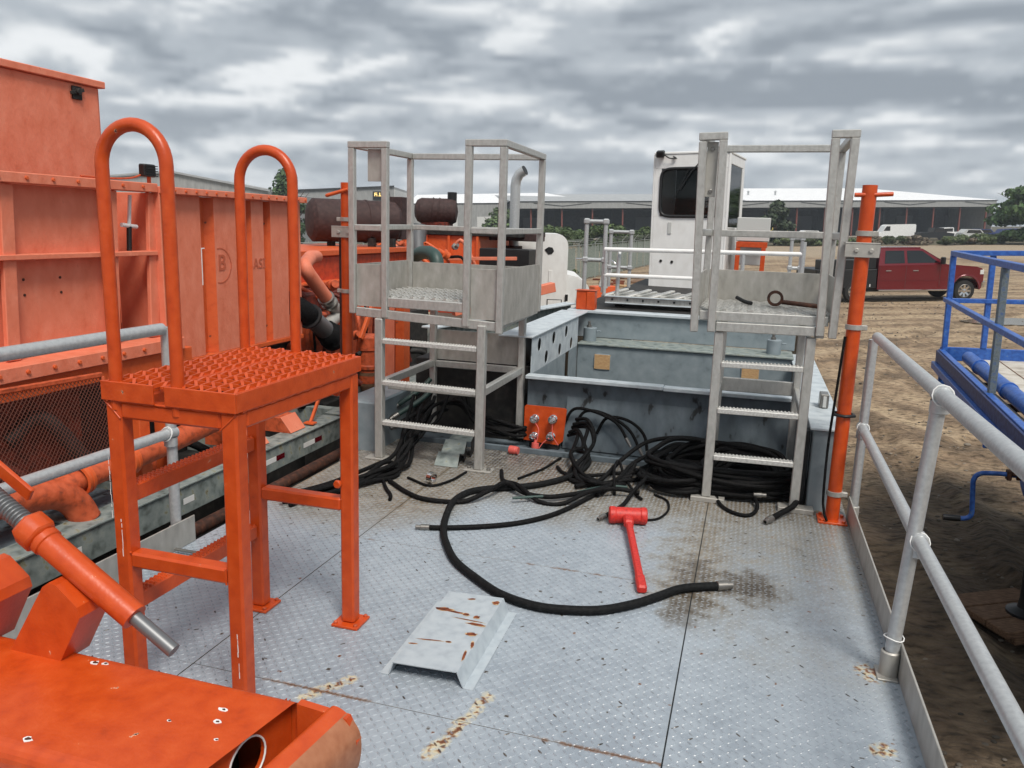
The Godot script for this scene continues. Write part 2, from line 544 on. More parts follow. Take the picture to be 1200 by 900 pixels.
	for q in [["leaf_mid", 0.9], ["leaf_dark", 0.7]]:
		var lm := StandardMaterial3D.new()
		lm.resource_name = q[0]
		lm.vertex_color_use_as_albedo = true
		lm.roughness = 0.7
		lm.backlight_enabled = true
		lm.backlight = Color(0.10, 0.16, 0.03)
		M[q[0]] = lm
	mat("bark", C(74, 60, 48), 0.9)
	mat("scrub", C(96, 92, 70), 0.9)

# ------------------------------------------------------------------ the trailer
const DX0 := -2.6
const DW := 3.4
const DZ0 := -5.6
const DL := 5.6
var deck_image: Image

func near_line(p: Vector2, a: Vector2, b: Vector2) -> float:
	var t := clampf((p - a).dot(b - a) / (b - a).length_squared(), 0.0, 1.0)
	return p.distance_to(a.lerp(b, t))

# grey paint of the deck with its dirt, rust and oil where the photograph has them
func deck_material() -> StandardMaterial3D:
	var w := 768
	var h := 1264
	var im := Image.create(w, h, false, Image.FORMAT_RGB8)
	var n1 := FastNoiseLite.new()
	n1.seed = 71; n1.frequency = 0.9; n1.fractal_octaves = 5
	var n2 := FastNoiseLite.new()
	n2.seed = 72; n2.frequency = 9.0; n2.fractal_octaves = 4
	var n3 := FastNoiseLite.new()
	n3.seed = 73; n3.frequency = 34.0; n3.fractal_octaves = 2
	var paint := C(157, 167, 176)
	var paint2 := C(140, 150, 160)
	var mud := C(108, 96, 79)
	var mud2 := C(138, 127, 110)
	var oil := C(60, 51, 41)
	var cream := C(206, 194, 160)
	var rust := C(104, 60, 34)
	var r := RandomNumberGenerator.new()
	r.seed = 9
	for j in h:
		var z := DZ0 + DL * (j + 0.5) / h
		for i in w:
			var x := DX0 + DW * (i + 0.5) / w
			var p := Vector2(x, z)
			var a := n1.get_noise_2d(x, z)
			var b := n2.get_noise_2d(x, z)
			var c := n3.get_noise_2d(x, z)
			var col := paint.lerp(paint2, clampf(0.42 + a * 0.9 + b * 0.7 + c * 0.5, 0.0, 1.0))
			# trodden dirt over the back of the deck and round the hoses
			var back := -4.12 + 0.5 * a + 0.16 * b
			if x < -1.2:
				back += 0.45 * clampf((-1.2 - x) / 0.5, 0.0, 1.0)
			var d := smoothstep(0.4, -0.4, z - back + 0.25 * b + 0.1 * c)
			# greyer, greasier plate to the right
			var right := smoothstep(-0.2, 0.15, x + 0.3 * b) * smoothstep(-2.7, -3.9, z + 0.5 * a)
			d = maxf(d, right * clampf(0.55 + 0.5 * b, 0.0, 1.0))
			# the brown scuffed patch along the long seam and by the hose end
			var s := near_line(p, Vector2(-0.13, -3.3), Vector2(-0.1, -4.1))
			d = maxf(d, smoothstep(0.3, 0.02, s + 0.12 * b + 0.1 * a) * 0.9)
			var s2 := p.distance_to(Vector2(0.1, -3.44))
			d = maxf(d, smoothstep(0.3, 0.04, s2 + 0.1 * b + 0.1 * a) * 0.85)
			var o := smoothstep(0.22, 0.02, s2 + 0.09 * b + 0.03 * c) * 0.95
			o = maxf(o, smoothstep(0.15, 0.0, near_line(p, Vector2(-0.15, -3.05), Vector2(-0.14, -3.6)) + 0.1 * b + 0.04 * c) * 0.6)
			o = maxf(o, smoothstep(-4.25, -4.9, z + 0.4 * a) * clampf(0.55 + b * 1.6 + a * 0.6, 0.0, 0.92))
			var chalk := smoothstep(-4.3, -4.7, z) * smoothstep(0.22, 0.42, b - a * 0.3)
			col = col.lerp(mud.lerp(mud2, clampf(0.5 + b * 1.2, 0.0, 1.0)), d * clampf(0.82 + 0.5 * c, 0.0, 1.0))
			col = col.lerp(oil, clampf(o * (0.9 + 0.6 * c), 0.0, 0.92))
			col = col.lerp(C(168, 164, 152), chalk * 0.6)
			# paint torn off in strips, cream undercoat with rust on it
			var t := near_line(p, Vector2(-0.715, -2.27), Vector2(-0.79, -1.93))
			var t2 := near_line(p, Vector2(-1.185, -2.21), Vector2(-1.29, -2.06))
			var bare := smoothstep(0.034, 0.024, minf(t, t2) + 0.035 * absf(b) + 0.01 * c) * clampf(0.8 + c, 0.0, 1.0)
			bare = maxf(bare, smoothstep(0.05, 0.036, p.distance_to(Vector2(0.505, -2.4)) + 0.03 * absf(b)) * clampf(0.7 + c * 1.5, 0.0, 1.0))
			bare = maxf(bare, smoothstep(0.085, 0.07, p.distance_to(Vector2(0.545, -2.87)) + 0.06 * absf(b)) * clampf(0.6 + c * 1.5, 0.0, 1.0))
			col = col.lerp(cream.lerp(rust, smoothstep(0.05, 0.4, c + 0.3 * b)), bare)
			# rust creeping out of the cross joints
			if x > -1.75 and x < -0.13:
				var jz := minf(absf(z + 3.33), absf(z + 2.11))
				col = col.lerp(rust, smoothstep(0.014, 0.003, jz + 0.012 * absf(c)) * smoothstep(0.02, 0.3, a + 0.4 * b) * 0.8)
			im.set_pixel(i, j, col)
	# nicks and drips
	for k in 420:
		var px := r.randi_range(8, w - 10)
		var py := r.randi_range(8, h - 10)
		im.fill_rect(Rect2i(px, py, r.randi_range(1, 3), r.randi_range(1, 3)), oil if r.randf() < 0.7 else rust)
	deck_image = im
	var m := mat("deck_plate", ImageTexture.create_from_image(im), 0.33, 0.0, Vector3(1.0 / DW, 1.0, 1.0 / DL))
	m.uv1_offset = Vector3(-DX0 / DW, 0.0, -DZ0 / DL)
	m.uv1_triplanar_sharpness = 1.0
	return m

func build_deck() -> void:
	var m := deck_material()
	var t := thing("trailer_deck", "grey painted steel tread plate deck of the trailer underfoot", "trailer deck", Vector3(-0.9, 0, -2.5))
	var xs := [-2.46, -1.75, -0.13, 0.62]
	var zs := [-5.08, -4.55, -3.33, -2.11, -0.89, 0.33, 1.5]
	for i in 3:
		for j in 6:
			var g := 0.0022
			var gz := 0.0011 if (i == 1 and j in [1, 2, 3]) else 0.0004
			pbox("deck_plate", m, t, Vector3(xs[i] + g, -0.012, zs[j] + gz), Vector3(xs[i + 1] - g, 0.0, zs[j + 1] - gz), 0.0006)
	# tread lugs
	var lug := mk()
	org = Vector3.ZERO
	var hx := 0.0115
	var hz := 0.0034
	var base := [Vector3(-hx, 0, 0), Vector3(-hx * 0.45, 0, hz), Vector3(hx * 0.45, 0, hz), Vector3(hx, 0, 0), Vector3(hx * 0.45, 0, -hz), Vector3(-hx * 0.45, 0, -hz)]
	var ra := Vector3(-hx * 0.5, 0.0023, 0)
	var rb := Vector3(hx * 0.5, 0.0023, 0)
	for f in [[base[0], base[1], ra], [base[2], base[3], rb], [base[3], base[4], rb], [base[5], base[0], ra]]:
		tri(lug, f[0], f[1], f[2], ((f[1] - f[0]).cross(f[2] - f[0]) * signf(((f[1] - f[0]).cross(f[2] - f[0])).y)).normalized())
	quad(lug, base[1], base[2], rb, ra, Vector3(0, 1, 0.9).normalized())
	quad(lug, base[5], base[4], rb, ra, Vector3(0, 1, -0.9).normalized())
	var lm: StandardMaterial3D = m.duplicate()
	lm.vertex_color_use_as_albedo = true
	lm.roughness = 0.26
	var mm := MultiMesh.new()
	mm.transform_format = MultiMesh.TRANSFORM_3D
	mm.use_colors = true
	mm.mesh = lug.commit()
	var list := []
	var r := RandomNumberGenerator.new()
	r.seed = 31
	var pitch := 0.0235
	var off := t.position
	for a in int(3.06 / pitch):
		for b in int(4.3 / pitch):
			var p := Vector3(-2.445 + (a + 0.5) * pitch, 0.0, -5.07 + (b + 0.5) * pitch)
			var skip := false
			for s in [-1.75, -0.13]:
				if absf(p.x - s) < 0.009:
					skip = true
			if skip:
				continue
			var ang := (PI / 4.0 if (a + b) % 2 == 0 else -PI / 4.0) + r.randf_range(-0.04, 0.04)
			var px := deck_image.get_pixel(clampi(int((p.x - DX0) / DW * deck_image.get_width()), 0, deck_image.get_width() - 1), clampi(int((p.z - DZ0) / DL * deck_image.get_height()), 0, deck_image.get_height() - 1))
			var bare := px.r - px.b > 0.13 and px.r > 0.55
			var k := 1.0
			if bare or r.randf() < 0.012:
				k = r.randf_range(0.12, 0.4)
			elif r.randf() < 0.1:
				k = r.randf_range(0.75, 0.95)
			list.append([Transform3D(Basis(Vector3.UP, ang), p - off), Color(k, k * (0.8 if k < 0.5 else 1.0), k * (0.65 if k < 0.5 else 1.0))])
	mm.instance_count = list.size()
	for i in list.size():
		mm.set_instance_transform(i, list[i][0])
		mm.set_instance_color(i, list[i][1])
	var mi := MultiMeshInstance3D.new()
	mi.name = "tread_lugs"
	mi.multimesh = mm
	mi.material_override = lm
	mi.set_meta("kind", "stuff")
	t.add_child(mi)
	# carcass under the plates
	org = t.position
	for x in [-2.42, -1.75, -0.13, 0.585]:
		pbox("side_rail" if x < -2 or x > 0.3 else "main_beam", M.grey_grimy, t, Vector3(x - 0.035, -0.3, -5.05), Vector3(x + 0.035, -0.013, 1.45))
	for k in 10:
		pbox("cross_member", M.grime, t, Vector3(-2.38, -0.16, -5.0 + k * 0.68), Vector3(0.54, -0.0135, -4.92 + k * 0.68))
	# toe board on the right, with its fixing holes and bolts
	pbox("toe_board", M.aluminium_sheet, t, Vector3(0.616, 0.001, -4.56), Vector3(0.624, 0.125, 1.5), 0.002)
	pbox("toe_board", M.aluminium_sheet, t, Vector3(-2.46, 0.001, -3.02), Vector3(-2.452, 0.13, 1.5), 0.002)
	var bs := mk()
	for k in 5:
		bolt(bs, Vector3(0.625, 0.09, -4.4 + k * 0.11), Vector3(1, 0, 0), 0.008, 0.01)
	obj("toe_board_bolts", bs, M.steel, t)
	# angle that closes the back of the deck, dirty pan behind it
	pbox("back_angle", M.grey_grimy, t, Vector3(-2.3, -0.05, -5.11), Vector3(0.36, 0.035, -5.085))
	pbox("back_pan", M.grey_grimy, t, Vector3(-2.46, -0.06, -5.48), Vector3(0.4, -0.03, -5.112))
	pbox("side_box", M.grey_paint, t, Vector3(-2.6, -0.3, -5.3), Vector3(-2.34, 0.34, -4.72), 0.012)
	for q in [Vector3(-2.2, 0, -0.4), Vector3(0.3, 0, -0.4), Vector3(-2.2, 0, -4.4), Vector3(0.3, 0, -4.4)]:
		var foot: Vector3 = q
		foot.y = (G.affine_inverse() * q).y * -1.0
		pbox("support_leg", M.grime, t, Vector3(q.x - 0.05, foot.y + 0.02, q.z - 0.05), Vector3(q.x + 0.05, -0.29, q.z + 0.05))
		pbox("support_foot", M.grime, t, Vector3(q.x - 0.13, foot.y, q.z - 0.13), Vector3(q.x + 0.13, foot.y + 0.022, q.z + 0.13))

func build_front_frame() -> void:
	var t := thing("trailer_front_frame", "grey welded steel frame with cross walls at the front of the trailer", "trailer frame", Vector3(-0.5, 0, -6.5))
	# first cross wall: light flange over a grimy plate set back under it
	pbox("cross_wall", M.grey_grimy, t, Vector3(-1.5, -0.05, -5.5), Vector3(0.385, 0.455, -5.485))
	pbox("wall_flange", M.grey_light, t, Vector3(-1.5, 0.457, -5.5), Vector3(-0.52, 0.484, -5.405), 0.004)
	pbox("wall_flange", M.grey_light, t, Vector3(-0.518, 0.452, -5.5), Vector3(0.398, 0.479, -5.41), 0.004)
	# dished stiffener low on the plate
	var st := mk()
	var pr := []
	for k in 9:
		pr.append(Vector3(-1.45, 0.0, 0.0))
	for k in 8:
		var a0 := PI * 0.5 * k / 8.0
		var a1 := PI * 0.5 * (k + 1) / 8.0
		var y0 := 0.34 - 0.36 * (1.0 - cos(a0))
		var y1 := 0.34 - 0.36 * (1.0 - cos(a1))
		var z0 := -5.484 + 0.16 * (1.0 - sin(PI * 0.5 - a0) * 1.0) * 0.6
		var z1 := -5.484 + 0.16 * (1.0 - sin(PI * 0.5 - a1) * 1.0) * 0.6
		var n := Vector3(0, z1 - z0, y0 - y1).normalized()
		quad(st, Vector3(-1.2, y0, z0), Vector3(0.38, y0, z0), Vector3(0.38, y1, z1), Vector3(-1.2, y1, z1), n)
	obj("curved_plate", st, M.grey_grimy, t)
	# second wall and the ledge behind it
	pbox("cross_wall", M.grey_paint, t, Vector3(-1.48, -0.05, -7.115), Vector3(0.40, 0.485, -7.1))
	pbox("ledge", M.grey_chassis, t, Vector3(-1.48, 0.487, -7.5), Vector3(0.40, 0.505, -7.08), 0.004)
	pbox("cross_wall", M.grey_paint, t, Vector3(-1.62, 0.507, -7.52), Vector3(0.42, 0.735, -7.505))
	pbox("wall_flange", M.grey_light, t, Vector3(-1.68, 0.737, -7.64), Vector3(0.6, 0.765, -7.47), 0.005)
	pbox("neck_deck", M.grime, t, Vector3(-1.68, 0.70, -14.0), Vector3(0.6, 0.752, -7.645))
	pbox("neck_side", M.grey_paint, t, Vector3(-1.66, 0.1, -14.0), Vector3(-1.6, 0.698, -7.66))
	pbox("neck_side", M.grey_paint, t, Vector3(0.5, 0.1, -14.0), Vector3(0.56, 0.698, -7.66))
	pbox("floor_pan", M.grime, t, Vector3(-1.47, -0.05, -7.09), Vector3(0.39, -0.035, -5.51))
	# left side: plate with two rows of lightening holes, flange on top
	st = mk()
	var X := -1.49
	var zc := [[-5.72, 0.665], [-6.17, 0.662], [-6.62, 0.66]]
	var lo := [[-5.945, 0.54], [-6.395, 0.537], [-6.83, 0.533]]
	var zed := [-5.5, -5.95, -6.395, -6.86, -7.098]
	for k in 3:
		var c := Vector3(X + 0.006, 0.675, (zed[k] + zed[k + 1]) * 0.5)
		var xf := Transform3D(Basis(Vector3(0, 0, -1), Vector3(0, 1, 0), Vector3(1, 0, 0)), c)
		holed(st, xf, zed[k] - zed[k + 1], 0.134, Vector2(-(zc[k][0] - c.z), zc[k][1] - c.y), 0.05, 0.004)
	var zl := [-5.5, -5.72, -6.17, -6.61, -7.098]
	for k in 3:
		var c := Vector3(X + 0.006, 0.542, (zl[k + 1] + zl[k + 1 + (1 if k < 3 else 0)]) * 0.5)
		var xf := Transform3D(Basis(Vector3(0, 0, -1), Vector3(0, 1, 0), Vector3(1, 0, 0)), c)
		holed(st, xf, zl[k + 1] - zl[k + 2], 0.132, Vector2(-(lo[k][0] - c.z), lo[k][1] - c.y), 0.05, 0.004)
	span(st, Vector3(X + 0.002, 0.608, zed[4]), Vector3(X + 0.006, 0.742, zed[3]), 0.0)
	span(st, Vector3(X + 0.002, 0.476, zl[1]), Vector3(X + 0.006, 0.608, zl[0]), 0.0)
	obj("perforated_side", st, M.grey_light, t)
	pbox("side_flange", M.grey_light, t, Vector3(X - 0.24, 0.744, -7.46), Vector3(X + 0.02, 0.757, -5.46), 0.003)
	pbox("side_wall", M.black, t, Vector3(X - 0.09, -0.05, -7.4), Vector3(X - 0.06, 0.742, -5.51))  # black sheet close behind the plate, paints the dark inside its holes
	pbox("dark_backing", M.grime, t, Vector3(-2.42, -0.06, -5.9), Vector3(-1.51, 0.52, -5.56), 0.006)  # dark block added as the shade seen under the larger platform
	pbox("lower_side", M.grey_paint, t, Vector3(X - 0.006, -0.05, -6.62), Vector3(X + 0.006, 0.474, -5.51))
	pbox("side_gusset", M.grey_paint, t, Vector3(X - 0.006, -0.05, -7.098), Vector3(X + 0.006, 0.474, -6.78))
	# right side beam
	pbox("side_beam", M.grey_paint, t, Vector3(0.405, -0.25, -7.5), Vector3(0.56, 0.466, -4.62), 0.006)
	pbox("beam_flange", M.grey_light, t, Vector3(0.385, 0.468, -7.5), Vector3(0.575, 0.482, -4.6), 0.003)
	pbox("gap_shade_strip", M.black, t, Vector3(0.355, -0.03, -4.78), Vector3(0.395, 0.44, -4.68))  # black strip standing in for the shade between wall and beam
	pbox("beam_bracket", M.steel, t, Vector3(0.47, 0.484, -5.28), Vector3(0.52, 0.57, -5.16), 0.004)
	pbox("beam_bracket", M.box_grey, t, Vector3(0.485, 0.49, -5.158), Vector3(0.505, 0.56, -5.15), 0.002)
	# stub cylinders with a capped bolt, left and right of the ledge
	for x in [-1.40, 0.235]:
		st = mk()
		lathe(st, Vector3(x, 0.506, -7.25), Vector3.UP, [[0.062, 0.0], [0.062, 0.12], [0.058, 0.125], [0.0, 0.125]], 20)
		var cy := obj("stub_cylinder", st, M.grey_paint, t)
		st = mk()
		lathe(st, Vector3(x - 0.01, 0.632, -7.25), Vector3.UP, [[0.022, 0.0], [0.022, 0.02], [0.013, 0.022], [0.013, 0.055], [0.0, 0.055]], 12)
		obj("bolt_head", st, M.steel, cy)
		st = mk()
		beam(st, Vector3(x + 0.062, 0.6, -7.25), Vector3(x + 0.1, 0.6, -7.25), 0.03, 0.014)
		obj("tab", st, M.grey_paint, cy)
	# plywood blanks in the openings of the second wall
	for x in [-1.245, 0.055]:
		st = mk()
		bx(st, Vector3(x, 0.34, -7.094), Vector3(0.145, 0.135, 0.01), Basis.IDENTITY, 0.004)
		obj("plywood_blank", st, M.plywood, t)
		st = mk()
		var o := []
		for k in 28:
			var a := TAU * k / 28
			var cx := signf(cos(a)) * pow(absf(cos(a)), 0.35)
			var sy := signf(sin(a)) * pow(absf(sin(a)), 0.35)
			o.append(Vector3(x + 0.074 * cx, 0.34 + 0.069 * sy, -7.096))
		o.append(o[0])
		tube(st, o, 0.006, 6, false)
		obj("opening_rim", st, M.grey_paint, t)
	# orange end of a cross member standing on the neck
	var oe := thing("orange_end_block", "small orange box section end block on the grey front frame flange", "end block", Vector3(-1.5, 0.767, -7.56))
	st = mk()
	span(st, Vector3(-1.6, 0.767, -7.63), Vector3(-1.50, 0.945, -7.5), 0.004)
	obj("box_end", st, M.orange, oe)
	st = mk()
	span(st, Vector3(-1.498, 0.767, -7.62), Vector3(-1.42, 0.94, -7.49), 0.004)
	obj("box_end", st, M.orange, oe)
	st = mk()
	span(st, Vector3(-1.61, 0.947, -7.63), Vector3(-1.41, 0.953, -7.49), 0.001)
	obj("top_strip", st, M.orange_dirty, oe)

# ------------------------------------------------------------------ pipe guard rails
func collar(st: SurfaceTool, p: Vector3, axis: Vector3, r: float, l := 0.045) -> void:
	lathe(st, p - axis.normalized() * l * 0.5, axis, [[r * 0.98, 0.0], [r * 1.22, 0.002], [r * 1.22, l - 0.002], [r * 0.98, l]], 16)

func tee(parent: Node3D, p: Vector3, r: float) -> void:
	var st := mk()
	collar(st, p, Vector3(0, 0, 1), r, 0.055)
	lathe(st, p + Vector3(0, -r * 0.8, 0), Vector3.DOWN, [[r * 1.22, 0.0], [r * 1.22, 0.04], [r * 1.0, 0.043]], 16)
	obj("fitting", st, M.galvanised, parent)
	st = mk()
	var o := []
	for k in 13:
		var a := TAU * k / 12
		o.append(p + Vector3(cos(a) * r * 1.3, sin(a) * r * 1.3, 0.028 - 0.014 * sin(a)))
	tube(st, o, 0.0022, 6, false)
	obj("tie", st, M.white_paint, parent)

func build_rails() -> void:
	var t := thing("guard_rail", "galvanised pipe guard rail along the right edge of the trailer deck", "guard rail", Vector3(0.63, 0, -3.0))
	var x := 0.642
	var r := 0.024
	ppipe("top_rail", M.galvanised, t, [Vector3(x, 1.03, -4.42), Vector3(x - 0.01, 1.03, -2.87), Vector3(x - 0.015, 1.03, 1.4)], 0.026, 18)
	ppipe("mid_rail", M.galvanised, t, [Vector3(x, 0.52, -4.56), Vector3(x - 0.02, 0.52, -2.87), Vector3(x - 0.02, 0.52, 1.4)], r, 18)
	prod("post", M.galvanised, t, Vector3(x + 0.004, 0.0, -4.56), Vector3(x + 0.004, 1.0, -4.56), r, 18)
	for z in [-2.87, -1.2, 0.5]:
		prod("post", M.galvanised, t, Vector3(0.585, 0.02, z), Vector3(x - 0.012, 1.03, z), r, 18)
		tee(t, Vector3(x - 0.01, 1.03, z), 0.026)
		tee(t, Vector3(x - 0.018, 0.52, z), r)
		var st := mk()
		span(st, Vector3(0.545, 0.0, z - 0.05), Vector3(0.612, 0.008, z + 0.05), 0.002)
		lathe(st, Vector3(0.585, 0.008, z), Vector3.UP, [[0.032, 0.0], [0.032, 0.085], [0.026, 0.09]], 16)
		obj("base_socket", st, M.aluminium_sheet, t)
		st = mk()
		var o := []
		for k in 13:
			var a := TAU * k / 12
			o.append(Vector3(0.589 + cos(a) * 0.033, 0.15 - 0.004 * sin(a * 2.0), z + sin(a) * 0.033))
		tube(st, o, 0.0022, 6, false)
		obj("tie", st, M.white_paint, t)
	tee(t, Vector3(x + 0.002, 0.52, -4.56), r)
	var st2 := mk()
	lathe(st2, Vector3(x + 0.004, 0.0, -4.56), Vector3.UP, [[0.031, 0.0], [0.031, 0.07], [0.025, 0.075]], 16)
	obj("base_socket", st2, M.aluminium_sheet, t)
	# the bit of rail on the left, seen behind the orange step stand
	t = thing("guard_rail", "short galvanised two-pipe rail behind the orange step stand, left deck edge", "guard rail", Vector3(-2.475, 0, -2.9))
	x = -2.482
	ppipe("top_rail", M.galvanised, t, [Vector3(x, 1.035, -2.9), Vector3(x, 1.035, 0.9)], 0.026, 18)
	ppipe("mid_rail", M.galvanised, t, [Vector3(x, 0.555, -2.92), Vector3(x, 0.555, 0.9)], r, 18)
	for z in [-2.93, -0.9, 0.8]:
		prod("post", M.galvanised, t, Vector3(x - 0.004, 0.0, z), Vector3(x - 0.004, 1.04, z), r, 18)
		tee(t, Vector3(x, 0.555, z + 0.01), r)
		st2 = mk()
		lathe(st2, Vector3(x - 0.004, -0.02, z), Vector3.UP, [[0.032, 0.0], [0.032, 0.12], [0.025, 0.125]], 16)
		span(st2, Vector3(x - 0.06, -0.03, z - 0.05), Vector3(x + 0.03, -0.005, z + 0.05))
		obj("base_socket", st2, M.aluminium_sheet, t)
	pbeam("hasp", M.steel, t, Vector3(-2.44, 0.02, -2.86), Vector3(-2.3, 0.02, -2.86), 0.014, 0.012)

# ------------------------------------------------------------------ grip planking and steps
# diamond-slot grip planking filling lo..hi at height y: zigzag strands that leave sharp-edged slots open
func grip_plank(st: SurfaceTool, x0: float, x1: float, z0: float, z1: float, y: float, along_x: bool, strands: int, pitch: float, th := 0.006, hgt := 0.012) -> void:
	var across := (z1 - z0) if along_x else (x1 - x0)
	var length := (x1 - x0) if along_x else (z1 - z0)
	var gap := across / strands
	var n := int(length / pitch)
	var amp := gap * 0.36
	for s in strands + 1:
		for k in n:
			var a0 := float(k) / n * length
			var a1 := float(k + 1) / n * length
			var sg := 1.0 if (k + s) % 2 == 0 else -1.0
			var c := s * gap
			var w0 := clampf(c + amp * sg, 0.0, across)
			var w1 := clampf(c - amp * sg, 0.0, across)
			var lift := 0.009 if k % 2 == 0 else 0.0
			var p := Vector3(x0 + a0, y - hgt * 0.5, z0 + w0) if along_x else Vector3(x0 + w0, y - hgt * 0.5, z0 + a0)
			var q := Vector3(x0 + a1, y - hgt * 0.5, z0 + w1) if along_x else Vector3(x0 + w1, y - hgt * 0.5, z0 + a1)
			p.y += lift
			q.y += 0.009 - lift
			beam(st, p, q, th, hgt, Vector3.UP, 0.0)

# a ladder tread with a row of punched teeth
func tread(parent: Node3D, m: Material, a: Vector3, b: Vector3, depth: float, h := 0.028) -> void:
	var st := mk()
	var d := (b - a)
	var side := Vector3.UP.cross(d.normalized()).normalized()
	beam(st, a, b, depth, h, Vector3.UP, 0.003)
	var tr := obj("tread", st, m, parent)
	st = mk()
	var n := int(d.length() / 0.019)
	for k in n:
		for s in [-0.32, 0.0, 0.32]:
			var p = a + d * ((k + 0.5) / n) + side * depth * s + Vector3.UP * h * 0.5
			lathe(st, p, Vector3.UP, [[0.0062, 0.0], [0.0045, 0.0055], [0.0022, 0.0055], [0.0022, 0.001]], 6)
	var te := obj("grip_teeth", st, m, tr)
	te.set_meta("kind", "stuff")

func build_left_platform() -> void:
	var t := thing("work_platform", "larger aluminium work platform with steps, left of the hoses, caged by rails", "work platform", Vector3(-1.95, 0, -5.05))
	var A: Material = M.aluminium
	var zf := -4.6
	var zb := -5.48
	var xs := [-2.43, -2.205, -1.66, -1.445]
	var tops := [2.012, 2.012, 2.025, 2.022]
	var bots := [0.952, 0.936, 0.915, 0.884]
	for i in 4:
		pbox("rail_post", A, t, Vector3(xs[i] - 0.021, bots[i], zf + 0.002), Vector3(xs[i] + 0.021, tops[i] - 0.04, zf + 0.042), 0.005)
	for x in [-2.43, -1.445]:
		pbox("rail_post", A, t, Vector3(x - 0.021, 0.94, zb), Vector3(x + 0.021, 1.982, zb + 0.04), 0.005)
	# top and middle rails
	pbeam("top_rail", A, t, Vector3(-2.452, 1.992, zf + 0.022), Vector3(-2.183, 1.992, zf + 0.022), 0.042, 0.04)
	pbeam("top_rail", A, t, Vector3(-1.682, 2.003, zf + 0.022), Vector3(-1.423, 2.003, zf + 0.022), 0.042, 0.04)
	pbeam("top_rail", A, t, Vector3(-1.445, 2.003, zf), Vector3(-1.445, 2.003, zb), 0.042, 0.04)
	pbeam("top_rail", A, t, Vector3(-2.43, 1.992, zf), Vector3(-2.43, 2.003, zb), 0.042, 0.04)
	pbeam("top_rail", A, t, Vector3(-2.408, 2.0, zb + 0.02), Vector3(-1.468, 2.0, zb + 0.02), 0.042, 0.04)
	pbeam("mid_rail", A, t, Vector3(-2.408, 1.492, zf + 0.022), Vector3(-2.227, 1.492, zf + 0.022), 0.036, 0.036)
	pbeam("mid_rail", A, t, Vector3(-1.638, 1.497, zf + 0.022), Vector3(-1.467, 1.497, zf + 0.022), 0.036, 0.036)
	pbeam("mid_rail", A, t, Vector3(-1.445, 1.497, zf), Vector3(-1.445, 1.503, zb + 0.042), 0.036, 0.036)
	pbeam("mid_rail", A, t, Vector3(-2.43, 1.492, zf), Vector3(-2.43, 1.5, zb + 0.042), 0.036, 0.036)
	pbeam("mid_rail", A, t, Vector3(-2.408, 1.5, zb + 0.02), Vector3(-1.468, 1.5, zb + 0.02), 0.036, 0.036)
	# welded plate on the left posts
	pbox("rail_plate", M.aluminium_sheet, t, Vector3(-2.335, 1.775, zf - 0.006), Vector3(-2.228, 1.968, zf + 0.001), 0.002)
	# toe boards
	pbox("toe_board", M.aluminium_sheet, t, Vector3(-2.408, 1.0, zf + 0.006), Vector3(-2.228, 1.266, zf + 0.012), 0.002)
	pbox("toe_board", M.aluminium_sheet, t, Vector3(-1.637, 0.962, zf + 0.006), Vector3(-1.467, 1.27, zf + 0.012), 0.002)
	pbox("toe_board", M.aluminium_sheet, t, Vector3(-1.44, 0.93, zb + 0.045), Vector3(-1.434, 1.276, zf - 0.002), 0.002)
	pbox("toe_board", M.aluminium_sheet, t, Vector3(-2.441, 1.0, zb + 0.045), Vector3(-2.435, 1.262, zf - 0.002), 0.002)
	pbox("toe_board", M.aluminium_sheet, t, Vector3(-2.408, 0.98, zb + 0.008), Vector3(-1.468, 1.25, zb + 0.014), 0.002)
	# floor frame and grip planks
	pbeam("fascia", A, t, Vector3(-2.184, 1.035, zf + 0.02), Vector3(-1.682, 1.03, zf + 0.02), 0.03, 0.06)
	pbeam("fascia", A, t, Vector3(-2.408, 0.965, zf + 0.015), Vector3(-1.467, 0.925, zf + 0.012), 0.03, 0.056)
	pbeam("floor_beam", A, t, Vector3(-2.408, 0.99, zb + 0.06), Vector3(-1.468, 0.97, zb + 0.06), 0.05, 0.06)
	pbeam("floor_beam", A, t, Vector3(-1.468, 0.95, zb + 0.09), Vector3(-1.468, 0.935, zf - 0.004), 0.04, 0.06)
	for k in 4:
		var st := mk()
		var z0 := zb + 0.1 + k * 0.195
		grip_plank(st, -2.4, -1.47, z0, z0 + 0.18, 1.066, true, 4, 0.036, 0.008)
		span(st, Vector3(-2.405, 1.03, z0 - 0.006), Vector3(-1.465, 1.062, z0 - 0.003), 0.0)
		span(st, Vector3(-2.405, 1.03, z0 + 0.183), Vector3(-1.465, 1.062, z0 + 0.186), 0.0)
		obj("grip_plank", st, M.aluminium_tread, t)
	# stair frame
	for x in [-2.245, -1.555]:
		pbox("leg", A, t, Vector3(x - 0.027, 0.012, zf - 0.01), Vector3(x + 0.027, 0.93, zf + 0.044), 0.006)
		pbox("leg", A, t, Vector3(x - 0.024, 0.012, zb - 0.03), Vector3(x + 0.024, 0.93, zb + 0.018), 0.006)
		pbox("foot", M.aluminium_sheet, t, Vector3(x - 0.09, 0.001, zf - 0.035), Vector3(x + 0.09, 0.012, zf + 0.06), 0.002)
		pbox("foot", M.aluminium_sheet, t, Vector3(x - 0.06, 0.001, zb - 0.05), Vector3(x + 0.06, 0.012, zb + 0.04), 0.002)
		pbeam("side_bar", A, t, Vector3(x, 0.505, zf - 0.012), Vector3(x, 0.505, zb + 0.02), 0.04, 0.05)
	pbeam("back_bar", A, t, Vector3(-2.22, 0.5, zb - 0.006), Vector3(-1.58, 0.5, zb - 0.006), 0.03, 0.05)
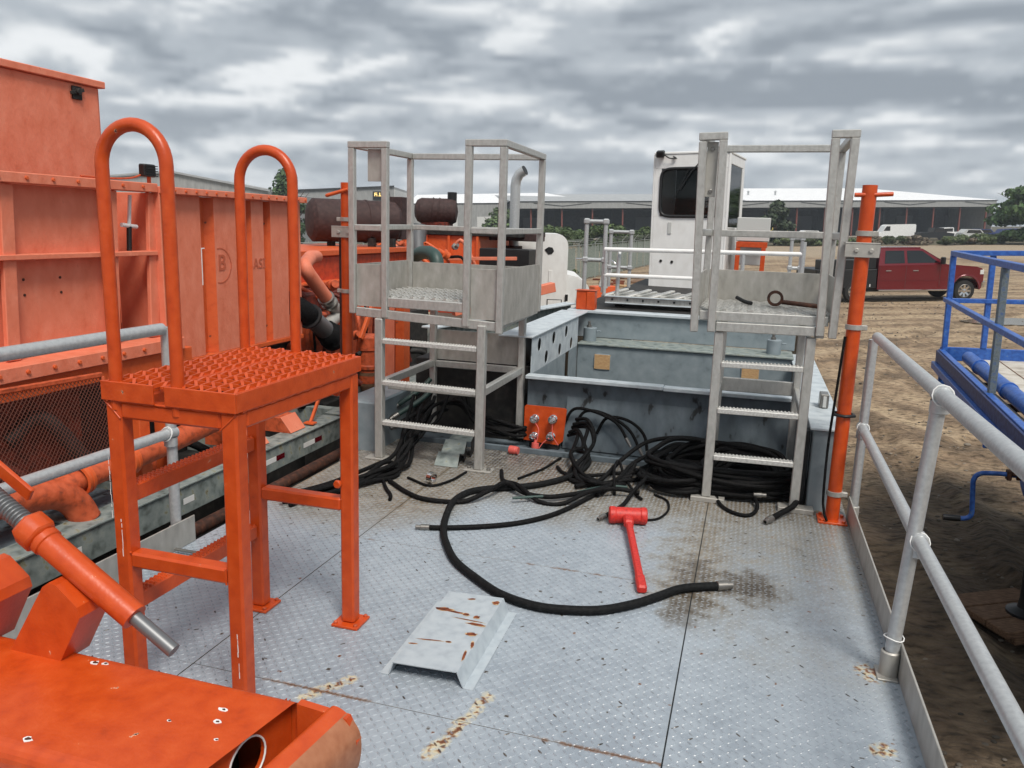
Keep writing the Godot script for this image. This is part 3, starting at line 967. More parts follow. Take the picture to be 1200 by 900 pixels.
	pbox("back_panel", M.aluminium_sheet, t, Vector3(-2.25, 0.53, zb - 0.04), Vector3(-1.585, 0.755, zb - 0.032), 0.002)
	for q in [[0.785, 0.79], [0.515, 0.517], [0.25, 0.253]]:
		tread(t, M.aluminium_tread, Vector3(-2.217, q[0], zf + 0.018), Vector3(-1.583, q[1] - 0.012, zf + 0.018), 0.055)
	pbeam("step_back", A, t, Vector3(-2.217, 0.48, zf - 0.06), Vector3(-1.583, 0.48, zf - 0.06), 0.03, 0.04)
	var st3 := mk()
	bolt(st3, Vector3(-1.62, 0.012, -4.58), Vector3.UP, 0.014, 0.014)
	bolt(st3, Vector3(-1.49, 0.012, -4.58), Vector3.UP, 0.014, 0.014)
	obj("foot_bolts", st3, M.steel, t)

func build_right_platform() -> void:
	var t := thing("work_platform", "narrower aluminium step platform standing over the coiled black hoses", "work platform", Vector3(0.08, 0, -4.95))
	var A: Material = M.aluminium
	var zf := -4.55
	var zb := -5.33
	for q in [[-0.313, -0.286, 2.046, 0.985], [-0.207, -0.193, 2.056, 0.99], [0.349, 0.372, 2.063, 1.004], [0.443, 0.436, 2.066, 0.996]]:
		pbeam("rail_post", A, t, Vector3(q[1], q[3], zf + 0.022), Vector3(q[0], q[2] - 0.04, zf + 0.022), 0.042, 0.042)
	for x in [-0.285, 0.455]:
		pbox("rail_post", A, t, Vector3(x - 0.02, 1.04, zb), Vector3(x + 0.02, 2.03, zb + 0.04), 0.005)
	pbeam("top_rail", A, t, Vector3(-0.335, 2.031, zf + 0.022), Vector3(-0.186, 2.036, zf + 0.022), 0.042, 0.04)
	pbeam("top_rail", A, t, Vector3(0.328, 2.044, zf + 0.022), Vector3(0.465, 2.046, zf + 0.022), 0.042, 0.04)
	pbeam("top_rail", A, t, Vector3(0.445, 2.046, zf), Vector3(0.455, 2.046, zb), 0.042, 0.04)
	pbeam("top_rail", A, t, Vector3(-0.305, 2.031, zf), Vector3(-0.285, 2.04, zb), 0.042, 0.04)
	pbeam("top_rail", A, t, Vector3(-0.265, 2.045, zb + 0.02), Vector3(0.434, 2.05, zb + 0.02), 0.042, 0.042)
	pbeam("mid_rail", A, t, Vector3(-0.265, 1.529, zb + 0.02), Vector3(0.434, 1.535, zb + 0.02), 0.036, 0.042)
	pbeam("mid_rail", A, t, Vector3(0.438, 1.532, zf), Vector3(0.455, 1.532, zb + 0.042), 0.036, 0.04)
	pbeam("mid_rail", A, t, Vector3(-0.298, 1.53, zf), Vector3(-0.285, 1.53, zb + 0.042), 0.036, 0.04)
	pbox("rail_plate", M.aluminium_sheet, t, Vector3(-0.29, 1.72, zf - 0.006), Vector3(-0.232, 2.008, zf + 0.001), 0.002)
	var st := mk()
	bolt(st, Vector3(-0.262, 1.97, zf + 0.001), Vector3(0, 0, 1), 0.012)
	bolt(st, Vector3(-0.258, 1.75, zf + 0.001), Vector3(0, 0, 1), 0.012)
	obj("plate_bolts", st, M.steel, t)
	pbox("toe_board", M.aluminium_sheet, t, Vector3(-0.265, 1.05, zb + 0.008), Vector3(0.434, 1.30, zb + 0.014), 0.002)
	pbox("toe_board", M.aluminium_sheet, t, Vector3(0.45, 1.05, zb + 0.045), Vector3(0.456, 1.30, zf - 0.002), 0.002)
	pbox("toe_board", M.aluminium_sheet, t, Vector3(-0.292, 1.05, zb + 0.045), Vector3(-0.286, 1.30, zf - 0.002), 0.002)
	pbeam("fascia", A, t, Vector3(-0.264, 1.077, zf + 0.005), Vector3(0.412, 1.082, zf + 0.005), 0.02, 0.052)
	pbeam("floor_beam", A, t, Vector3(-0.17, 1.02, zf + 0.002), Vector3(0.35, 1.025, zf + 0.002), 0.05, 0.052)
	pbeam("floor_beam", A, t, Vector3(-0.264, 1.03, zb + 0.06), Vector3(0.43, 1.03, zb + 0.06), 0.05, 0.06)
	pbox("floor_foot", A, t, Vector3(0.352, 0.985, zf - 0.09), Vector3(0.40, 1.04, zf - 0.03))
	for k in 4:
		st = mk()
		var z0 := zb + 0.05 + k * 0.178
		grip_plank(st, -0.27, 0.43, z0, z0 + 0.165, 1.108, true, 4, 0.036, 0.008)
		span(st, Vector3(-0.275, 1.075, z0 - 0.006), Vector3(0.435, 1.104, z0 - 0.003), 0.0)
		span(st, Vector3(-0.275, 1.075, z0 + 0.168), Vector3(0.435, 1.104, z0 + 0.171), 0.0)
		obj("grip_plank", st, M.aluminium_tread, t)
	for x in [-0.148, 0.335]:
		pbeam("leg", A, t, Vector3(x, 0.03, zf - 0.01), Vector3(x + 0.0, 0.99, zf - 0.01), 0.05, 0.05)
		pbeam("leg", A, t, Vector3(x, -0.02, zb), Vector3(x, 0.99, zb), 0.045, 0.045)
		pbox("foot", M.aluminium_sheet, t, Vector3(x - 0.085, 0.001, zf - 0.05), Vector3(x + 0.105, 0.028, zf + 0.035), 0.002)
		pbeam("side_bar", A, t, Vector3(x, 0.545, zf - 0.04), Vector3(x, 0.545, zb + 0.02), 0.03, 0.05)
	pbeam("back_bar", A, t, Vector3(-0.13, 0.555, zb - 0.01), Vector3(0.315, 0.555, zb - 0.01), 0.03, 0.09)
	for y in [0.808, 0.543, 0.268]:
		tread(t, M.aluminium_tread, Vector3(-0.124, y, zf - 0.005), Vector3(0.31, y + 0.006, zf - 0.005), 0.055)
	# tools left on the floor of it
	st = mk()
	var at := Vector3(0.0, 1.118, -4.98)
	org = at
	tube(st, smooth([Vector3(-0.08, 1.15, -5.02), Vector3(-0.03, 1.13, -4.98), Vector3(0.01, 1.124, -4.95)], 0.02), 0.012, 8)
	solo("pry_handle", "short black handle lying on the grating of the narrower platform, left", "handle", st, M.black, at)
	var hm := thing("ring_hammer", "round steel ring tool with dark wooden shaft on narrower platform grating", "hand tool", Vector3(0.25, 1.118, -4.9))
	st = mk()
	lathe(st, Vector3(0.14, 1.165, -4.9), Vector3(0, 0, 1), [[0.03, -0.02], [0.046, -0.02], [0.046, 0.02], [0.03, 0.02], [0.03, -0.02]], 18)
	obj("ring_head", st, M.rust_pipe, hm)
	prod("shaft", M.rust_pipe, hm, Vector3(0.18, 1.145, -4.91), Vector3(0.42, 1.125, -4.95), 0.014, 10)

# ------------------------------------------------------------------ orange poles that carry the platforms
func pole(label: String, x: float, z: float, y0: float, y1: float, r: float, side: float) -> Node3D:
	var t := thing("orange_pole", label, "pole", Vector3(x, y0, z))
	prod("tube", M.orange, t, Vector3(x, y0 + 0.012, z), Vector3(x, y1, z), r, 22)
	for y in [y1 - 0.24, y1 - 0.72, y0 + 0.16]:
		var st := mk()
		collar(st, Vector3(x, y, z), Vector3.UP, r * 0.98, 0.028)
		bx(st, Vector3(x + side * r * 1.35, y, z + 0.01), Vector3(0.03, 0.026, 0.022))
		obj("clamp", st, M.aluminium_sheet, t)
	var st2 := mk()
	span(st2, Vector3(x - 0.09, y1 - 0.36, z + r + 0.002), Vector3(x + 0.075, y1 - 0.29, z + r + 0.01), 0.002)
	span(st2, Vector3(x - 0.09, y1 - 0.292, z - 0.03), Vector3(x + 0.075, y1 - 0.285, z + r + 0.012), 0.002)
	bolt(st2, Vector3(x - 0.035, y1 - 0.325, z + r + 0.01), Vector3(0, 0, 1), 0.012)
	bolt(st2, Vector3(x + 0.035, y1 - 0.325, z + r + 0.01), Vector3(0, 0, 1), 0.012)
	obj("bracket", st2, M.aluminium_sheet, t)
	st2 = mk()
	span(st2, Vector3(x - 0.075, y0, z - 0.07), Vector3(x + 0.075, y0 + 0.012, z + 0.07), 0.002)
	for q in [[-1, -1], [1, -1], [1, 1], [-1, 1]]:
		bolt(st2, Vector3(x + q[0] * 0.056, y0 + 0.012, z + q[1] * 0.052), Vector3.UP, 0.011, 0.012)
	obj("base_plate", st2, M.orange, t)
	return t

func build_poles() -> void:
	var t := pole("bright orange pole with clamps standing by the right guard rail", 0.531, -4.47, 0.001, 1.79, 0.036, 1.0)
	var st := mk()
	tube(st, [Vector3(0.46, 1.74, -4.45), Vector3(0.56, 1.742, -4.45), Vector3(0.64, 1.748, -4.46)], 0.011, 8)
	obj("cross_pin", st, M.orange, t)
	st = mk()
	tube(st, smooth([Vector3(0.492, 1.02, -4.45), Vector3(0.478, 0.7, -4.44), Vector3(0.47, 0.4, -4.46), Vector3(0.476, 0.1, -4.44), Vector3(0.5, 0.02, -4.4)], 0.05), 0.007, 7)
	obj("cable", st, M.rubber, t)
	st = mk()
	tube(st, [Vector3(0.478, 0.6, -4.45), Vector3(0.53, 0.6, -4.415), Vector3(0.582, 0.6, -4.45), Vector3(0.575, 0.6, -4.5), Vector3(0.49, 0.6, -4.51), Vector3(0.478, 0.6, -4.45)], 0.009, 7)
	obj("hook", st, M.black, t)
	t = pole("orange pole with clamps standing left of the larger platform", -2.645, -4.9, -0.3, 1.78, 0.038, -1.0)
	st = mk()
	var o := [Vector3(-2.61, 1.735, -4.86)]
	o.append_array(bend(Vector3(-2.61, 1.735, -4.86), Vector3(-2.78, 1.69, -4.86), Vector3(-2.78, 1.72, -5.0), 0.03))
	o.append_array(bend(Vector3(-2.78, 1.69, -4.86), Vector3(-2.78, 1.71, -4.96), Vector3(-2.66, 1.74, -4.95), 0.03))
	o.append(Vector3(-2.66, 1.74, -4.95))
	tube(st, o, 0.012, 8)
	obj("top_loop", st, M.orange_worn, t)
	pbox("side_bar", M.muffler, t, Vector3(-2.74, -0.29, -5.0), Vector3(-2.7, 1.44, -4.96))

# ------------------------------------------------------------------ things on the deck
func build_stand() -> void:
	var t := thing("step_stand", "bright orange step stand with two hoop handles on the deck", "step stand", Vector3(-1.575, 0, -2.215))
	var O: Material = M.orange
	var x0 := -1.775
	var x1 := -1.377
	var z0 := -2.555
	var z1 := -1.878
	for x in [x0, x1]:
		for z in [z0, z1]:
			pbox("leg", O, t, Vector3(x - 0.027, 0.012, z - 0.027), Vector3(x + 0.027, 0.988, z + 0.027), 0.007)
			var st := mk()
			span(st, Vector3(x - 0.055, 0.001, z - 0.055), Vector3(x + 0.055, 0.012, z + 0.055), 0.002)
			var fp := obj("foot_plate", st, O, t)
			st = mk()
			for q in [[-1, 1], [1, 1], [1, -1], [-1, -1]]:
				bolt(st, Vector3(x + q[0] * 0.042, 0.012, z + q[1] * 0.042), Vector3.UP, 0.008, 0.009)
			obj("bolts", st, M.orange_dirty, fp)
	# head frame
	for z in [z0, z1]:
		pbeam("head_rail", O, t, Vector3(x0 + 0.027, 0.962, z), Vector3(x1 - 0.027, 0.962, z), 0.052, 0.052, Vector3.UP, 0.007)
	for x in [x0, x1]:
		pbeam("head_rail", O, t, Vector3(x, 0.962, z0 + 0.027), Vector3(x, 0.962, z1 - 0.027), 0.052, 0.052, Vector3.UP, 0.007)
	pbeam("brace", O, t, Vector3(x0 + 0.027, 0.49, z1), Vector3(x1 - 0.027, 0.49, z1), 0.05, 0.05, Vector3.UP, 0.007)
	pbeam("brace", O, t, Vector3(x0 + 0.027, 0.485, z0), Vector3(x1 - 0.027, 0.485, z0), 0.05, 0.05, Vector3.UP, 0.007)
	# two grip planks, folded edges down
	var xm := -1.58
	for q in [[x0 - 0.03, xm - 0.004], [xm + 0.004, x1 + 0.032]]:
		var st := mk()
		grip_plank(st, q[0] + 0.01, q[1] - 0.01, z0 - 0.02, z1 + 0.02, 1.046, false, 7, 0.026, 0.009, 0.01)
		span(st, Vector3(q[0], 0.991, z0 - 0.03), Vector3(q[0] + 0.004, 1.046, z1 + 0.028), 0.001)
		span(st, Vector3(q[1] - 0.004, 0.991, z0 - 0.03), Vector3(q[1], 1.046, z1 + 0.028), 0.001)
		span(st, Vector3(q[0], 0.991, z0 - 0.036), Vector3(q[1], 1.046, z0 - 0.031), 0.001)
		# solid rims of the plank
		span(st, Vector3(q[0] + 0.005, 1.038, z0 - 0.03), Vector3(q[0] + 0.016, 1.0475, z1 + 0.028), 0.001)
		span(st, Vector3(q[1] - 0.016, 1.038, z0 - 0.03), Vector3(q[1] - 0.005, 1.0475, z1 + 0.028), 0.001)
		obj("grip_plank", st, O, t)
	pbox("front_edge", O, t, Vector3(x0 - 0.03, 0.991, z1 + 0.029), Vector3(xm - 0.04, 1.049, z1 + 0.036), 0.002)
	pbox("front_edge", O, t, Vector3(xm - 0.001, 0.991, z1 + 0.029), Vector3(x1 + 0.032, 1.049, z1 + 0.036), 0.002)
	# hoops
	for q in [[-1.768, -1.552, z1 + 0.012, 1.79, 0.962], [-1.822, -1.602, z0 - 0.015, 1.79, 0.99]]:
		var cx: float = (q[0] + q[1]) * 0.5
		var r: float = (q[1] - q[0]) * 0.5
		var pts := [Vector3(q[0], q[4], q[2])]
		for k in 19:
			var a := PI - PI * k / 18.0
			pts.append(Vector3(cx + cos(a) * r, q[3] - r - 0.02 + sin(a) * r, q[2]))
		pts.append(Vector3(q[1], q[4], q[2]))
		ppipe("hoop_handle", O, t, pts, 0.0188, 18)
	# rungs up the left side: folded channel with punched teeth
	for y in [0.685, 0.33]:
		tread(t, O, Vector3(x0 - 0.012, y, z0 + 0.03), Vector3(x0 - 0.012, y, z1 - 0.03), 0.05, 0.052)
	# weld beads: mitres of the front frame, seam under the planks
	for q in [[x0 - 0.026, x0 + 0.026], [x1 + 0.026, x1 - 0.026]]:
		var wb := mk()
		tube(wb, [Vector3(q[0], 0.986, z1 + 0.0268), Vector3((q[0] + q[1]) * 0.5 + 0.002, 0.962, z1 + 0.0272), Vector3(q[1], 0.937, z1 + 0.0268)], 0.0028, 6)
		obj("weld_bead", wb, O, t)
	for q in [[Vector3(x0, 0.989, z1 + 0.028), Vector3(x1, 0.989, z1 + 0.028)], [Vector3(x1 + 0.0275, 0.989, z1), Vector3(x1 + 0.0275, 0.989, z0)], [Vector3(x0 + 0.03, 0.466, z1 + 0.0), Vector3(x0 + 0.03, 0.516, z1 + 0.024)], [Vector3(x1 - 0.03, 0.466, z1 + 0.024), Vector3(x1 - 0.03, 0.516, z1 + 0.024)]]:
		var wb := mk()
		var wp := []
		var m := maxi(3, int(q[0].distance_to(q[1]) / 0.012))
		for k in m + 1:
			wp.append(q[0].lerp(q[1], float(k) / m) + Vector3(rng.randf_range(-0.001, 0.001), rng.randf_range(-0.0014, 0.0014), rng.randf_range(-0.001, 0.001)))
		tube(wb, wp, 0.0034, 6)
		obj("weld_bead", wb, O, t)
	# long knocks that show primer along the leg edges
	for q in [[x0 - 0.0268, 0.62, 0.80, z1 + 0.0268], [x0 + 0.005, 0.5, 0.62, z1 + 0.0275], [x0 + 0.012, 0.27, 0.33, z1 + 0.0275], [x1 + 0.004, 0.24, 0.3, z1 + 0.0275], [x1 + 0.006, 0.17, 0.21, z1 + 0.0275]]:
		var sc := mk()
		var yy: float = q[1]
		while yy < q[2]:
			var ln := rng.randf_range(0.008, 0.03)
			bx(sc, Vector3(q[0] + rng.randf_range(-0.001, 0.001), yy + ln * 0.5, q[3]), Vector3(rng.randf_range(0.001, 0.003), ln, 0.0008), Basis(Vector3(0, 0, 1), rng.randf_range(-0.05, 0.05)), 0.0)
			yy += ln * rng.randf_range(0.9, 1.5)
		obj("paint_scratch", sc, M.white_paint, t)
	var st2 := mk()
	for y in [0.83, 0.48]:
		bolt(st2, Vector3(x1 - 0.03, y + 0.09, z0 + 0.03), Vector3(0, 0, 1), 0.016, 0.014)
	obj("welded_nuts", st2, O, t)

func build_drawbar() -> void:
	var t := thing("box_arm", "chipped orange box arm with screw jack, nearest in the bottom left", "box arm", Vector3(-1.4, 0, -1.2))
	var O: Material = M.orange
	var top := 0.5
	var zb := -1.385
	var zf := -1.04
	# body: thick box with folded edges, slanting cut at the right end
	var st := mk()
	var prof := []
	var rr := 0.03
	for k in 6:
		var a := PI * 0.5 * k / 5.0
		prof.append(Vector2(zb + rr - sin(PI * 0.5 - a) * rr * 1.0, top - rr + sin(a) * rr))
	for k in 6:
		var a := PI * 0.5 * k / 5.0
		prof.append(Vector2(zf - rr + sin(a) * rr, top - rr + cos(a) * rr))
	prof.append(Vector2(zf, top - 0.3))
	prof.append(Vector2(zb, top - 0.3))
	var endx := func(z: float) -> float: return lerpf(-0.868, -0.925, (z - zb) / (zf - zb))
	for i in prof.size():
		var a: Vector2 = prof[i]
		var b: Vector2 = prof[(i + 1) % prof.size()]
		var mid := (a + b) * 0.5 - Vector2((zb + zf) * 0.5, top - 0.15)
		var n2 := Vector2(b.y - a.y, a.x - b.x).normalized()
		if n2.dot(mid) < 0:
			n2 = -n2
		quad(st, Vector3(-2.6, a.y, a.x), Vector3(endx.call(a.x), a.y, a.x), Vector3(endx.call(b.x), b.y, b.x), Vector3(-2.6, b.y, b.x), Vector3(0, n2.y, n2.x))
	obj("arm_body", st, O, t)
	# end plate recessed in the cut, with a flame-cut hand hole
	st = mk()
	var e0 := Vector3(-0.868, top, zb)
	var e1 := Vector3(-0.925, top, zf)
	var ex := (e1 - e0).normalized()
	var xf := Transform3D(Basis(-ex, Vector3.UP, (-ex).cross(Vector3.UP).normalized()), (e0 + e1) * 0.5 + Vector3(-0.0, -0.15, 0))
	if xf.basis.z.x < 0:
		xf.basis = Basis(ex, Vector3.UP, ex.cross(Vector3.UP).normalized())
	xf.origin -= xf.basis.z * 0.025
	holed(st, xf, 0.335, 0.285, Vector2(0.035, 0.075), 0.05, 0.01)
	obj("end_plate", st, O, t)
	st = mk()
	var rim := []
	for k in 25:
		var a := TAU * k / 24.0
		rim.append(xf * Vector3(0.035 + cos(a) * 0.051, 0.075 + sin(a) * 0.051, 0.001))
	tube(st, rim, 0.0024, 6, false)
	obj("bare_rim", st, M.white_paint, t)
	pbox("arm_inside", M.grime, t, Vector3(-1.3, top - 0.29, zb + 0.02), Vector3(-1.02, top - 0.02, zf - 0.02))
	# gusset and shoe beyond the end
	st = mk()
	slab(st, [Vector2(0, 0), Vector2(0.12, -0.01), Vector2(0.145, -0.06), Vector2(0.13, -0.16), Vector2(0.15, -0.28), Vector2(0, -0.3)], Transform3D(Basis(Vector3(1, 0, 0), Vector3(0, 1, 0), Vector3(0, 0, 1)), Vector3(-0.868, top - 0.004, zb + 0.02)), 0.02)
	obj("shoe_web", st, O, t)
	st = mk()
	slab(st, [Vector2(0, -0.16), Vector2(0.12, -0.14), Vector2(0.13, -0.16), Vector2(0.15, -0.28), Vector2(0, -0.3)], Transform3D(Basis(Vector3(1, 0, 0), Vector3(0, 1, 0), Vector3(0, 0, 1)), Vector3(-0.915, top - 0.006, zf - 0.09)), 0.02)
	obj("shoe_web", st, O, t)
	# shoe: bent plate wrapped round the end, worn to tan primer at its outer face
	st = mk()
	var sp := [Vector2(-0.808, top - 0.03), Vector2(-0.79, top - 0.002), Vector2(-0.757, top - 0.012), Vector2(-0.728, top - 0.045), Vector2(-0.722, top - 0.085), Vector2(-0.728, top - 0.13), Vector2(-0.742, top - 0.17), Vector2(-0.732, top - 0.24), Vector2(-0.72, top - 0.3)]
	var sm := []
	for q in sp:
		sm.append(Vector3(q.x, q.y, 0))
	sm = smooth(sm, 0.006)
	sp.clear()
	for q in sm:
		sp.append(Vector2(q.x, q.y))
	var cut := false
	for i in sp.size() - 1:
		var a: Vector2 = sp[i]
		var b: Vector2 = sp[i + 1]
		var n := Vector3(a.y - b.y, b.x - a.x, 0).normalized()
		if not cut and a.x > -0.762:
			cut = true
			obj("shoe_top", st, O, t)
			st = mk()
		quad(st, Vector3(a.x, a.y, zb + 0.002), Vector3(b.x, b.y, zb + 0.002), Vector3(b.x - 0.03, b.y, zf - 0.06), Vector3(a.x - 0.03, a.y, zf - 0.06), n)
		quad(st, Vector3(a.x, a.y, zb + 0.002) - n * 0.012, Vector3(b.x, b.y, zb + 0.002) - n * 0.012, Vector3(b.x - 0.03, b.y, zf - 0.06) - n * 0.012, Vector3(a.x - 0.03, a.y, zf - 0.06) - n * 0.012, -n)
	obj("shoe_face", st, M.worn_tan, t)
	# uprights that carry the screw
	for q in [[-1.86, 0.13], [-1.625, 0.13]]:
		st = mk()
		var x: float = q[0]
		slab(st, [Vector2(0, 0), Vector2(0.15, 0), Vector2(0.2, 0.09), Vector2(0.222, 0.13), Vector2(0.216, 0.155), Vector2(0.16, 0.2), Vector2(0.14, 0.204), Vector2(0.12, 0.19)], Transform3D(Basis(Vector3(1, 0, 0), Vector3(0, 1, 0), Vector3(0, 0, 1)), Vector3(x, top - 0.01, zb + 0.06)), 0.09)
		obj("upright", st, O, t)
	# sleeve, nut and screw
	var a := Vector3(-1.665, 0.835, -1.385)
	var b := Vector3(-1.205, 0.562, -1.375)
	var d := (b - a).normalized()
	st = mk()
	rod(st, a.lerp(b, 0.2), a.lerp(b, 0.8), 0.031, 24)
	obj("sleeve", st, O, t)
	st = mk()
	lathe(st, a.lerp(b, 0.14), d, [[0.0, 0.0], [0.041, 0.0], [0.044, 0.006], [0.044, 0.045], [0.04, 0.05], [0.031, 0.055]], 6)
	obj("hex_nut", st, O, t)
	st = mk()
	lathe(st, a.lerp(b, 0.24), d, [[0.031, 0.0], [0.035, 0.003], [0.035, 0.018], [0.031, 0.021]], 20)
	obj("weld_ring", st, O, t)
	st = mk()
	rod(st, a.lerp(b, 0.78), a.lerp(b, 1.03), 0.0165, 20)
	obj("screw_end", st, M.thread, t)
	st = mk()
	var n := 26
	var pr := []
	for k in n:
		pr.append([0.021, k * 0.01])
		pr.append([0.0245, k * 0.01 + 0.003])
		pr.append([0.0245, k * 0.01 + 0.006])
	lathe(st, a.lerp(b, 0.15), -d, pr, 20)
	obj("screw_thread", st, M.thread, t)
	st = mk()
	beam(st, a - d * 0.2 + Vector3(0.0, 0.03, -0.05), a.lerp(b, 0.06) + Vector3(0.0, 0.03, -0.05), 0.012, 0.035)
	obj("guard_bar", st, O, t)
	# stand the arm on the deck
	pbox("prop", M.orange_worn, t, Vector3(-1.5, 0.001, zf - 0.2), Vector3(-1.4, top - 0.302, zf - 0.1))
	# knocks in the paint: bare primer with a rusty heart
	var r := RandomNumberGenerator.new()
	r.seed = 77
	for q in [[-1.39, -1.345, 0.010], [-1.365, -1.35, 0.007], [-1.0, -1.29, 0.009], [-0.985, -1.25, 0.008], [-1.08, -1.22, 0.005], [-1.3, -1.08, 0.011], [-0.95, -1.2, 0.005]]:
		for pass_ in 2:
			var o := []
			var rad: float = q[2] * (1.0 if pass_ == 0 else 0.5)
			for k in 9:
				var an := TAU * k / 9.0
				var kk := rad * r.randf_range(0.55, 1.25)
				o.append(Vector2(cos(an) * kk * 1.3, sin(an) * kk * 0.8))
			var one := mk()
			slab(one, o, Transform3D(Basis(Vector3.RIGHT, -PI / 2.0), Vector3(q[0] + 0.002 * pass_, top + 0.0012 + 0.0008 * pass_, q[1])), 0.001)
			obj("bare_chip" if pass_ == 0 else "rust_chip", one, M.white_paint if pass_ == 0 else M.rust_pipe, t)

func build_cover() -> void:
	# low hat-section cover plate lying on the deck
	var t := thing("cover_plate", "grey hat-section cover plate with rust scars lying on the deck", "cover plate", Vector3(-0.95, 0, -2.55))
	var tilt := Basis(Vector3.UP, deg_to_rad(1.5))
	var o := Vector3(-0.955, 0.0, -2.56)
	var P := func(x: float, y: float, z: float) -> Vector3: return o + tilt * Vector3(x, y, z)
	var sec := [[-0.165, 0.003], [-0.135, 0.003], [-0.118, 0.052], [0.115, 0.058], [0.138, 0.003], [0.172, 0.003]]
	var st := mk()
	for i in sec.size() - 1:
		var a: Array = sec[i]
		var b: Array = sec[i + 1]
		var n := tilt * Vector3(a[1] - b[1], b[0] - a[0], 0).normalized()
		var k0 := 0.285
		var k1 := -0.285
		var p := [P.call(a[0], a[1], k0), P.call(b[0], b[1], k0), P.call(b[0], b[1], k1), P.call(a[0], a[1], k1)]
		quad(st, p[0], p[1], p[2], p[3], n)
		var q := []
		for w in p:
			q.append(w - n * 0.0035)
		quad(st, q[0], q[1], q[2], q[3], -n)
		quad(st, p[0], p[1], q[1], q[0], tilt * Vector3(0, 0, 1))
		quad(st, p[3], p[2], q[2], q[3], tilt * Vector3(0, 0, -1))
		if i == 2:
			obj("top_sheet", st, M.cover_paint, t)
			st = mk()
	obj("side_flange", st, M.cover_paint, t)
	var r := RandomNumberGenerator.new()
	r.seed = 12
	for q in [[-0.085, -0.13, 0.034, 0.013, 0.05], [-0.035, -0.118, 0.04, 0.006, -0.1], [0.015, -0.11, 0.014, 0.009, -0.05], [0.06, -0.1, 0.012, 0.01, 0.1], [0.04, -0.07, 0.05, 0.003, -0.1], [0.075, -0.045, 0.034, 0.008, -0.1], [0.098, -0.235, 0.014, 0.014, 0.4], [-0.005, -0.24, 0.014, 0.006, 0.3], [0.082, 0.03, 0.02, 0.011, 0.1], [-0.05, 0.11, 0.042, 0.003, 0.08], [0.02, 0.105, 0.009, 0.005, 0.0], [-0.1, 0.15, 0.014, 0.004, 0.1], [0.108, 0.1, 0.006, 0.02, 0.2], [0.104, 0.18, 0.005, 0.03, 0.1]]:
		for pass_ in 2:
			var outl := []
			for k in 16:
				var a := TAU * k / 16.0
				var kk := r.randf_range(0.7, 1.2) * (1.0 if pass_ == 1 else 1.22)
				outl.append(Vector2(cos(a) * q[2] * kk, sin(a) * q[3] * kk).rotated(q[4]))
			var lift: float = 0.0522 + (q[0] + 0.118) / 0.233 * 0.006 + 0.0006 * pass_
			var B := tilt * Basis(Vector3.RIGHT, -PI / 2.0)
			var one := mk()
			slab(one, outl, Transform3D(B * Basis(Vector3.UP, -0.0258), P.call(q[0], lift + 0.0008, q[1])), 0.0004)
			obj("bare_edge" if pass_ == 0 else "rust_scar", one, M.plywood if pass_ == 0 else M.rust, t)

func build_mallet() -> void:
	var t := thing("dead_blow_hammer", "long red plastic dead blow hammer lying on the deck", "hammer", Vector3(-0.5, 0, -3.7))
	var a := Vector3(-0.618, 0.047, -3.985)
	var b := Vector3(-0.425, 0.047, -4.035)
	var d := (b - a).normalized()
	var st := mk()
	lathe(st, a, d, [[0.0, 0.0], [0.04, 0.0], [0.046, 0.006], [0.046, 0.03], [0.043, 0.036], [0.043, 0.163], [0.046, 0.169], [0.046, 0.193], [0.04, 0.199], [0.0, 0.199]], 28)
	obj("head", st, M.red_plastic, t)
	var c := (a + b) * 0.5
	st = mk()
	var p0 := c + Vector3(0.004, 0.0, 0.035)
	var p1 := Vector3(-0.335, 0.02, -3.2)
	beam(st, p0, p0.lerp(p1, 0.12), 0.05, 0.045, Vector3.UP, 0.012)
	obj("neck", st, M.red_plastic, t)
	st = mk()
	beam(st, p0.lerp(p1, 0.1), p0.lerp(p1, 0.86), 0.034, 0.03, Vector3.UP, 0.009)
	obj("handle", st, M.red_plastic, t)
	st = mk()
	beam(st, p0.lerp(p1, 0.84), p1, 0.042, 0.037, Vector3.UP, 0.009)
	obj("grip", st, M.red_plastic, t)

# ------------------------------------------------------------------ hoses and cables
func hose(label: String, flat: Array, y: float, r: float, m: Material, ends := true, group := "hoses and cables on the deck", wobble := 0.0) -> void:
	var pts := lay(flat, y)
	for i in pts.size():
		pts[i].y += wobble * absf(sin(i * 1.7))
	hose3(label, pts, r, m, ends, group)

func hose3(label: String, pts: Array, r: float, m: Material, ends := true, group := "hoses and cables on the deck") -> void:
	var at: Vector3 = pts[0]
	var t := thing("hose", label, "hose", Vector3(at.x, 0, at.z), group)
	var p := smooth(pts, 0.03)
	var st := mk()
	tube(st, p, r, 10)
	obj("tube", st, m, t)
	if ends:
		var d: Vector3 = (p[0] - p[2]).normalized()
		st = mk()
		lathe(st, p[0] - d * 0.03, d, [[r * 1.0, 0.0], [r * 1.18, 0.002], [r * 1.18, 0.045], [r * 0.9, 0.047], [r * 0.9, 0.07], [r * 0.6, 0.072], [r * 0.6, 0.05]], 12)
		obj("end_fitting", st, M.steel if r < 0.02 else M.rubber_wrap, t)

